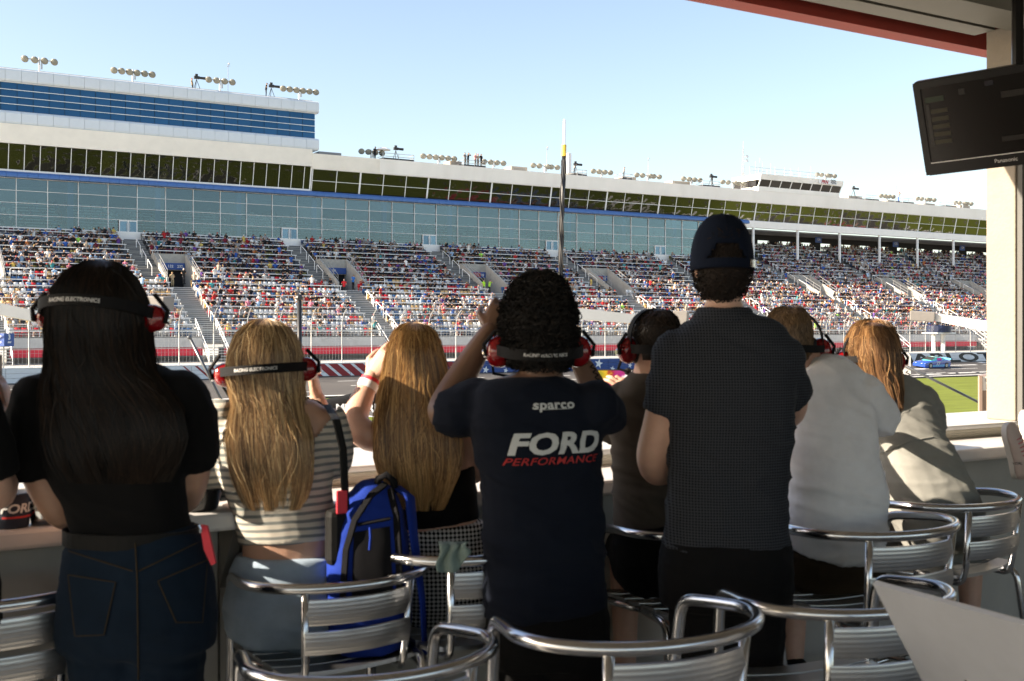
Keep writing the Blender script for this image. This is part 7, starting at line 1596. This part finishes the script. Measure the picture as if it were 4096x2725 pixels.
# ------------------------------------------------------------------ pit lane in front of the box
mat('boom_white', (0.70, 0.68, 0.62), 0.4, var=0.08, scale=3); mat('boom_box', (0.16, 0.15, 0.14), 0.6, var=0.1); mat('pole_black', (0.015, 0.015, 0.016), 0.4); mat('pole_grey', (0.10, 0.11, 0.12), 0.3, 0.6); mat('cart_beige', (0.33, 0.24, 0.20), 0.45, var=0.06, scale=3, dirt=0.15); mat('yellow_paint', (0.60, 0.42, 0.06), 0.5)
def boom(p0, p1, w0, w1, box, bd, post, label):
    a, c = W(*p0), W(*p1); t = empty('overhead_boom', (post.x, post.y, ZG - 0.3)); tag(t, label, 'boom', 'white overhead booms over pit lane'); B = t.location
    ax = (c - a).normalized(); up = Vector((0, 0, 1)); sd = ax.cross(up).normalized(); q = MB()
    q.rings([[p - B + sd * s * w * 0.5 + up * u * w * 0.5 for s, u in ((-1, -1), (1, -1), (1, 1), (-1, 1))] for p, w in ((a, w0), (c, w1))]); q.build('boom_arm', 'boom_white', t)
    x0, y0, x1, y1 = box; m_ = W((x0 + x1) / 2, (y0 + y1) / 2, bd) - B; hx, hz = (x1 - x0) / 2 * bd / FPX, (y1 - y0) / 2 * bd / FPX; q = MB(); q.bbox((-hx * 0.9, -hx * 0.55, -hz * 0.9), (hx * 0.9, hx * 0.55, hz * 0.9), 0.02); o = q.build('camera_box', 'boom_box', t, m_); o.rotation_euler = (R(2), R(4), -TH - R(20))
    q = MB(); q.tube([post - B, Vector((0, 0, 0))], 0.09, 10); q.build('boom_post', 'boom_white', t)
boom((-260, 1182, 21), (470, 1336, 23), 0.26, 0.16, (565, 1182, 692, 1246), 23, W(-260, 1182, 21), 'white boom entering from left edge with grey box beside dark-haired woman')
boom((2180, 1243, 22), (2700, 1292, 23), 0.24, 0.15, (2690, 1240, 2756, 1312), 23, W(2180, 1243, 22), 'white boom between curly-haired man and boy with grey box')
boom((4100, 1330, 21), (3735, 1268, 22), 0.22, 0.14, (3637, 1243, 3742, 1288), 22, W(4100, 1330, 21), 'white boom at right, grey box at its left end near pillar')
# antenna pole with cables
d = 12.0
ap = empty('antenna_pole', (W(2236, 1300, d).x, W(2236, 1300, d).y, ZG - 0.3)); tag(ap, 'tall dark antenna pole with twisted cables and white tip', 'antenna pole'); B = ap.location
q = MB(); q.tube([-B + W(2236, 1800, d), -B + W(2240, 1100, d), -B + W(2250, 820, d), -B + W(2255, 610, d)], 0.019, 10); q.tube([-B + W(2236, 1800, d), Vector((0, 0, 0))], 0.019, 10); q.build('shaft', 'pole_black', ap, smooth=True)
q = MB(); q.tube([-B + W(2255, 625, d), -B + W(2256, 580, d)], 0.026, 10); q.build('yellow_sleeve', 'yellow_paint', ap)
q = MB(); q.tube([-B + W(2256, 585, d), -B + W(2258, 478, d)], [0.016, 0.012], 10); q.build('whip_tip', 'sign_white', ap)
q = MB(); c_ = -B + W(2273, 655, d); q.bbox((c_.x - 0.025, c_.y - 0.03, c_.z - 0.11), (c_.x + 0.025, c_.y + 0.03, c_.z + 0.11), 0.01); q.build('panel_antenna', 'sign_white', ap)
for k_ in range(3):
    q = MB(); pts = []
    for j in range(70):
        y = 640 + 620 * j / 69; x = 2254 - 18 * (j / 69); a = j * 0.16 + k_ * 2.1; pts.append(-B + W(x, y, d) + Vector((0.023 * math.cos(a), 0.023 * math.sin(a), 0)))
    q.tube(pts, 0.004 if k_ == 1 else 0.008, 6); q.build('cable', 'rubber', ap, smooth=True)
# other poles
def pole(p0, p1, r, m, label, name='pole', foot=True):
    a, c = W(*p0), W(*p1); t = empty(name, (c.x, c.y, ZG - 0.3)); tag(t, label, 'pole'); B = t.location; q = MB(); q.tube([a - B, c - B], r, 8); q.build('shaft', m, t, smooth=True)
    q = MB(); q.ball(a - B, r * 1.5, 8, 6); q.build('end_knob', m, t)
    if foot: q = MB(); q.tube([c - B, Vector((0, 0, 0))], r, 8); q.build('foot_post', m, t)
    return t
pole((1197, 1192, 15), (1202, 1800, 15), 0.032, 'pole_black', 'upright black pole behind blonde woman in striped sweater')
t = pole((758, 1350, 10), (930, 1690, 10), 0.014, 'pole_grey', 'leaning grey pole between the dark-haired and the striped-sweater women')
t = pole((3610, 1458, 9), (3960, 1632, 9), 0.010, 'pole_grey', 'slanting dark pole holding pit sign right of ponytailed woman')
c_ = W(3606, 1460, 9.02); bd = empty('pit_sign', (c_.x, c_.y, c_.z)); tag(bd, 'white pit sign board with black edge behind ponytailed woman', 'sign'); F0 = Frame((0, 0, 0), 31)
for nm, m_, s_, y_ in (('sign_face', 'sign_white', 1.0, -0.008), ('sign_edge', 'letter_black', 1.06, 0.0)):
    q = MB(); pts = [F0.r * x * s_ + Vector((0, 0, z * s_)) + F0.f * y_ for x, z in ((-0.07, 0.09), (-0.06, 0.10), (0.05, 0.10), (0.07, 0.07), (0.072, -0.07), (0.05, -0.10), (-0.06, -0.10), (-0.07, -0.09))]; q.prism(pts, F0.f * 0.007); q.build(nm, m_, bd)
# blue stall-number box on the fence
p = PY(17, 1360, YW - 0.2); bs = empty('number_box', p); tag(bs, 'blue box sign with white number 3 at left edge by fence', 'sign')
q = MB(); q.bbox((-0.5, -0.5, -0.5), (0.5, 0.5, 0.5), 0.02); o = q.build('box_body', 'sign_blue', bs); o.rotation_euler = (0, 0, R(-52))
f1 = Frame((0, 0, 0), 38); fL = Frame((0, 0, 0), -52)
f3 = Vector((math.cos(R(52)), -math.sin(R(52)), 0))
nL = Vector((-math.cos(R(38)) , -math.sin(R(38)), 0))
for xd in (Vector((math.cos(R(-52)), math.sin(R(-52)), 0)), Vector((math.cos(R(38)), math.sin(R(38)), 0))):
    nn = Vector((xd.y, -xd.x, 0))
    if xd.y > 0: flat_text('box_number', '3', 'sign_white', nn * 0.506 + Vector((0, 0, 0.2)), xd, (0, 0, 1), 0.55, bs, bold=0.02)
    for zz in (0.2, -0.25):
        if xd.y > 0 and zz > 0: continue
        q = MB()
        for k_ in range(3): o_ = nn * 0.506 + xd * (-0.18 + 0.12 * k_) + Vector((0, 0, zz)); q.add([o_, o_ + xd * 0.09, o_ + xd * 0.16 + Vector((0, 0, 0.14)), o_ + xd * 0.07 + Vector((0, 0, 0.14))], [(0, 1, 2, 3)])
        q.build('box_emblem', 'sign_white', bs)
q = MB(); q.tube([Vector((0, 0.3, -0.5)), Vector((0, 0.5, -3.2))], 0.06, 8); q.build('box_post', 'galvanised', bs)
mat('drum_navy', (0.006, 0.014, 0.05), 0.5)
# starter's stand over the wall
pf = PY(3755, 1316, YW + 1.2); fs = empty('flag_stand', (pf.x, YW + 1.2, HC - 3.2)); tag(fs, 'starter stand with dark blue drum on white posts behind wall', 'flag stand'); zt_ = pf.z - (HC - 3.2)
q = MB(); q.lathe((0, 0, zt_ - 0.45), [(1.45, 0), (1.5, 0.05), (1.5, 0.85), (1.45, 0.9)], 20); q.build('drum', 'drum_navy', fs)
q = MB(); q.box((-1.8, -1.2, zt_ - 0.62), (1.8, 1.2, zt_ - 0.46)); q.build('deck', 'white_paint', fs)
for x in (-1.0, 0.9): q = MB(); q.tube([(x, 0, 0), (x, 0, zt_ - 0.62)], 0.26, 10); q.build('stand_post', 'white_paint', fs)
# beige cabinet outside, at the pillar
p = W(3912, 1585, 7.0); cb = empty('cabinet', (p.x, p.y, ZG - 0.3)); tag(cb, 'beige metal cabinet with sticker just outside beside the pillar', 'cabinet'); F0 = Frame((0, 0, 0), 31); z1 = W(3912, 1503, 7.0).z - cb.location.z
q = MB(); q.prism([Vector((0, 0, 0)), F0.r * 0.7, F0.r * 0.7 + F0.f * 0.4, F0.r * 0.22 + F0.f * 0.4], (0, 0, z1)); q.build('cabinet_body', 'cart_beige', cb)
q = MB(); q.prism([F0.f * -0.02, F0.r * 0.018 - F0.f * 0.02, F0.r * 0.018, Vector((0, 0, 0))], (0, 0, z1)); q.build('corner_strip', 'cart_beige', cb)
q = MB(); o_ = F0.r * 0.025 + Vector((0, 0, W(3912, 1562, 7.0).z - cb.location.z)) - F0.f * 0.006; q.prism([o_, o_ + F0.r * 0.09, o_ + F0.r * 0.09 + Vector((0, 0, 0.085)), o_ + Vector((0, 0, 0.085))], F0.f * 0.004); st = q.build('sticker', 'sign_white', cb)
for k_, (tx, sz_, dz) in enumerate((('OO', 0.035, 0.062), ('m', 0.07, 0.028))): flat_text('sticker_print', tx, 'equipment_grey', o_ + F0.r * 0.045 + Vector((0, 0, dz)) - F0.f * 0.002, F0.r, (0, 0, 1), sz_, st, bold=0.001)
# black canopy and beige pit cart seen between the two blond women
p = W(1395, 1620, 14); cn = empty('pit_canopy', (p.x, p.y, ZG - 0.3)); tag(cn, 'black pit canopy with white lettering between the two blond women', 'canopy'); B = cn.location; F0 = Frame((0, 0, 0), 25); q = MB(); rows = []
for j in range(15):
    t = j / 14; x = -0.42 + 1.7 * t; z = 0.18 * math.sin(min(1, t * 1.6) * math.pi / 2) ** 1.5; rows.append([p - B + F0.r * x + Vector((0, 0, z + dz)) + F0.f * y for y, dz in ((0, -0.22 if t > 0.06 else -0.05), (0, -0.02), (0.5, 0.03), (1.2, -0.05), (1.2, -0.2))])
q.rings(rows); q.build('canopy_sheet', 'cloth_black', cn, smooth=True)
flat_text('canopy_lettering', 'MENARDS', 'sign_white', p - B + F0.r * 0.16 + Vector((0, 0, -0.045)) - F0.f * 0.012, F0.r, (0, 0, 1), 0.14, cn, bold=0.006)
q = MB()
for x in (-0.3, 1.2): q.tube([p - B + F0.r * x + F0.f * 0.6 + Vector((0, 0, -0.1)), Vector((p.x - B.x, p.y - B.y, 0)) + F0.r * x + F0.f * 0.6], 0.04, 8)
q.build('canopy_leg', 'pole_grey', cn)
p = W(1470, 1900, 6.0); ct_ = empty('pit_cart', (p.x, p.y, ZG - 0.3)); tag(ct_, 'beige metal pit cart with lids between the two blond women', 'cart'); B = ct_.location; F0 = Frame((0, 0, 0), 25); zc = W(1470, 1800, 6.0).z - B.z
def cbx(x0, x1, y0, y1, z0, z1, m, nm): q = MB(); q.prism([F0.r * x0 + F0.f * y0 + Vector((0, 0, z0)), F0.r * x1 + F0.f * y0 + Vector((0, 0, z0)), F0.r * x1 + F0.f * y1 + Vector((0, 0, z0)), F0.r * x0 + F0.f * y1 + Vector((0, 0, z0))], (0, 0, z1 - z0)); return q.build(nm, m, ct_)
cbx(-0.6, 0.6, 0, 0.7, 0.2, zc - 0.09, 'cart_beige', 'cart_body'); cbx(-0.62, 0.62, -0.015, 0.72, zc - 0.075, zc, 'cart_beige', 'cart_lid'); cbx(-0.55, 0.55, 0.1, 0.6, zc, zc + 0.06, 'equipment_black', 'tool_tray')
for x in (-0.45, 0.1, 0.4): cbx(x, x + 0.03, -0.03, -0.016, zc - 0.12, zc - 0.05, 'galvanised', 'latch')
for x in (-0.5, 0.5):
    for y in (0.1, 0.6): q = MB(); q.lathe(F0.r * x + F0.f * y + Vector((0, 0, 0.12)), [(0.12, -0.03), (0.12, 0.03), (0.04, 0.035)], 14, axis=Matrix.Rotation(R(90), 3, 'Y')); q.build('wheel', 'rubber', ct_)
# ------------------------------------------------------------------ race cars
def race_car(px, py, Yc, cols, num, label, yaw):
    c = PY(px, py, Yc); t = empty('race_car', (c.x, Yc, ztrack(Yc)), R(yaw)); tag(t, label, 'race car'); t.rotation_euler = (math.atan(0.0875) * math.cos(R(yaw)), 0, R(yaw))
    # x forward; sections: (x, half width, z of sill, z of shoulder)
    q = MB(); sec = [(-2.35, 0.86, 0.35, 0.98), (-2.2, 0.95, 0.18, 1.0), (-1.4, 0.99, 0.10, 0.98), (0.0, 0.98, 0.10, 0.94), (1.0, 0.99, 0.10, 0.88), (1.9, 0.98, 0.10, 0.76), (2.35, 0.92, 0.12, 0.62), (2.52, 0.70, 0.2, 0.5)]
    q.rings([[Vector((x, y * w, z)) for y, z in ((-0.98, a), (0.98, a), (1.0, a + (b_ - a) * 0.55), (0.93, b_ - 0.06), (0.8, b_), (-0.8, b_), (-0.93, b_ - 0.06), (-1.0, a + (b_ - a) * 0.55))] for x, w, a, b_ in sec]); smooth_auto(q.build('body_shell', cols[0], t), 35)
    q = MB(); q.rings([[Vector((x, y * w, z)) for y, z in ((-1, z0), (1, z0), (0.82, z1), (-0.82, z1))] for x, w, z0, z1 in ((-1.75, 0.72, 0.94, 0.98), (-1.0, 0.78, 0.93, 1.27), (0.1, 0.78, 0.91, 1.30), (1.0, 0.74, 0.87, 0.90))]); smooth_auto(q.build('cabin', cols[1], t), 30)
    for s in (-1, 1):
        q = MB(); q.add([(-0.75, 0.80 * s, 0.97), (0.1, 0.80 * s, 0.96), (0.05, 0.70 * s, 1.22), (-0.7, 0.70 * s, 1.21)], [(0, 1, 2, 3)]); q.build('window_net', cols[3], t)
        q = MB(); q.prism([(-1.9, 0.985 * s, 0.2), (1.6, 0.985 * s, 0.2), (1.2, 0.99 * s, 0.42), (-1.9, 0.99 * s, 0.5)], (0, 0.012 * s, 0)); q.build('side_skirt', cols[2], t)
        q = MB(); q.prism([(2.44, 0.35 * s, 0.5), (2.3, 0.85 * s, 0.52), (2.26, 0.85 * s, 0.62), (2.40, 0.35 * s, 0.6)], (0.03, 0, 0)); q.build('headlight', 'sign_white', t)
        me = text_mesh(num, 0.62, bold=0.02, shear=0.15); me.materials.append(MATS['sign_white'])
        for v in me.vertices: v.co = Vector((v.co.x * -s - 0.15 + 0.3, 1.008 * s, 0.56 + v.co.y))
        link('door_number', me, t)
        for x in (-1.4, 1.45):
            q = MB(); q.lathe((x, 0.88 * s, 0.34), [(0.02, -0.13), (0.34, -0.13), (0.35, 0), (0.34, 0.13), (0.2, 0.14), (0.02, 0.12)], 18, axis=Matrix.Rotation(R(90), 3, 'X')); w = q.build('wheel', 'rubber', t); q = MB(); q.lathe((x, 0.88 * s + 0.145 * s, 0.34), [(0.2, -0.004), (0.2, 0.004), (0.05, 0.006)], 14, axis=Matrix.Rotation(R(90), 3, 'X')); q.build('rim', 'galvanised', w)
    q = MB(); q.add([(0.98, -0.66, 0.885), (0.98, 0.66, 0.885), (0.2, 0.60, 1.285), (0.2, -0.60, 1.285)], [(0, 1, 2, 3)]); 
    for i_ in range(len(q.v)): q.v[i_] = (q.v[i_][0] + 0.012, q.v[i_][1], q.v[i_][2] + 0.012)
    q.build('windscreen', 'dark_void', t)
    q = MB(); q.box((-2.45, -0.85, 1.0), (-2.3, 0.85, 1.16)); q.build('spoiler', cols[2], t)
mat('car_blue', (0.02, 0.07, 0.36), 0.15, coat=0.6, var=0.04); mat('car_teal', (0.08, 0.55, 0.50), 0.15, coat=0.6, var=0.04); mat('car_sky', (0.12, 0.42, 0.75), 0.15, coat=0.6, var=0.04); mat('net_pink', (0.75, 0.03, 0.30), 0.6); mat('car_white', (0.72, 0.72, 0.74), 0.15, coat=0.6, var=0.04); mat('car_grey', (0.12, 0.12, 0.13), 0.2, coat=0.5, var=0.04)
race_car(3727, 1448, 91.5, ('car_blue', 'car_teal', 'car_sky', 'net_pink'), '77', 'blue and teal race car number 77 passing the lettered wall', 180)
race_car(3300, 1460, 89.5, ('car_white', 'car_white', 'car_grey', 'letter_black'), '8', 'white race car half hidden behind sandy-haired person', 180)
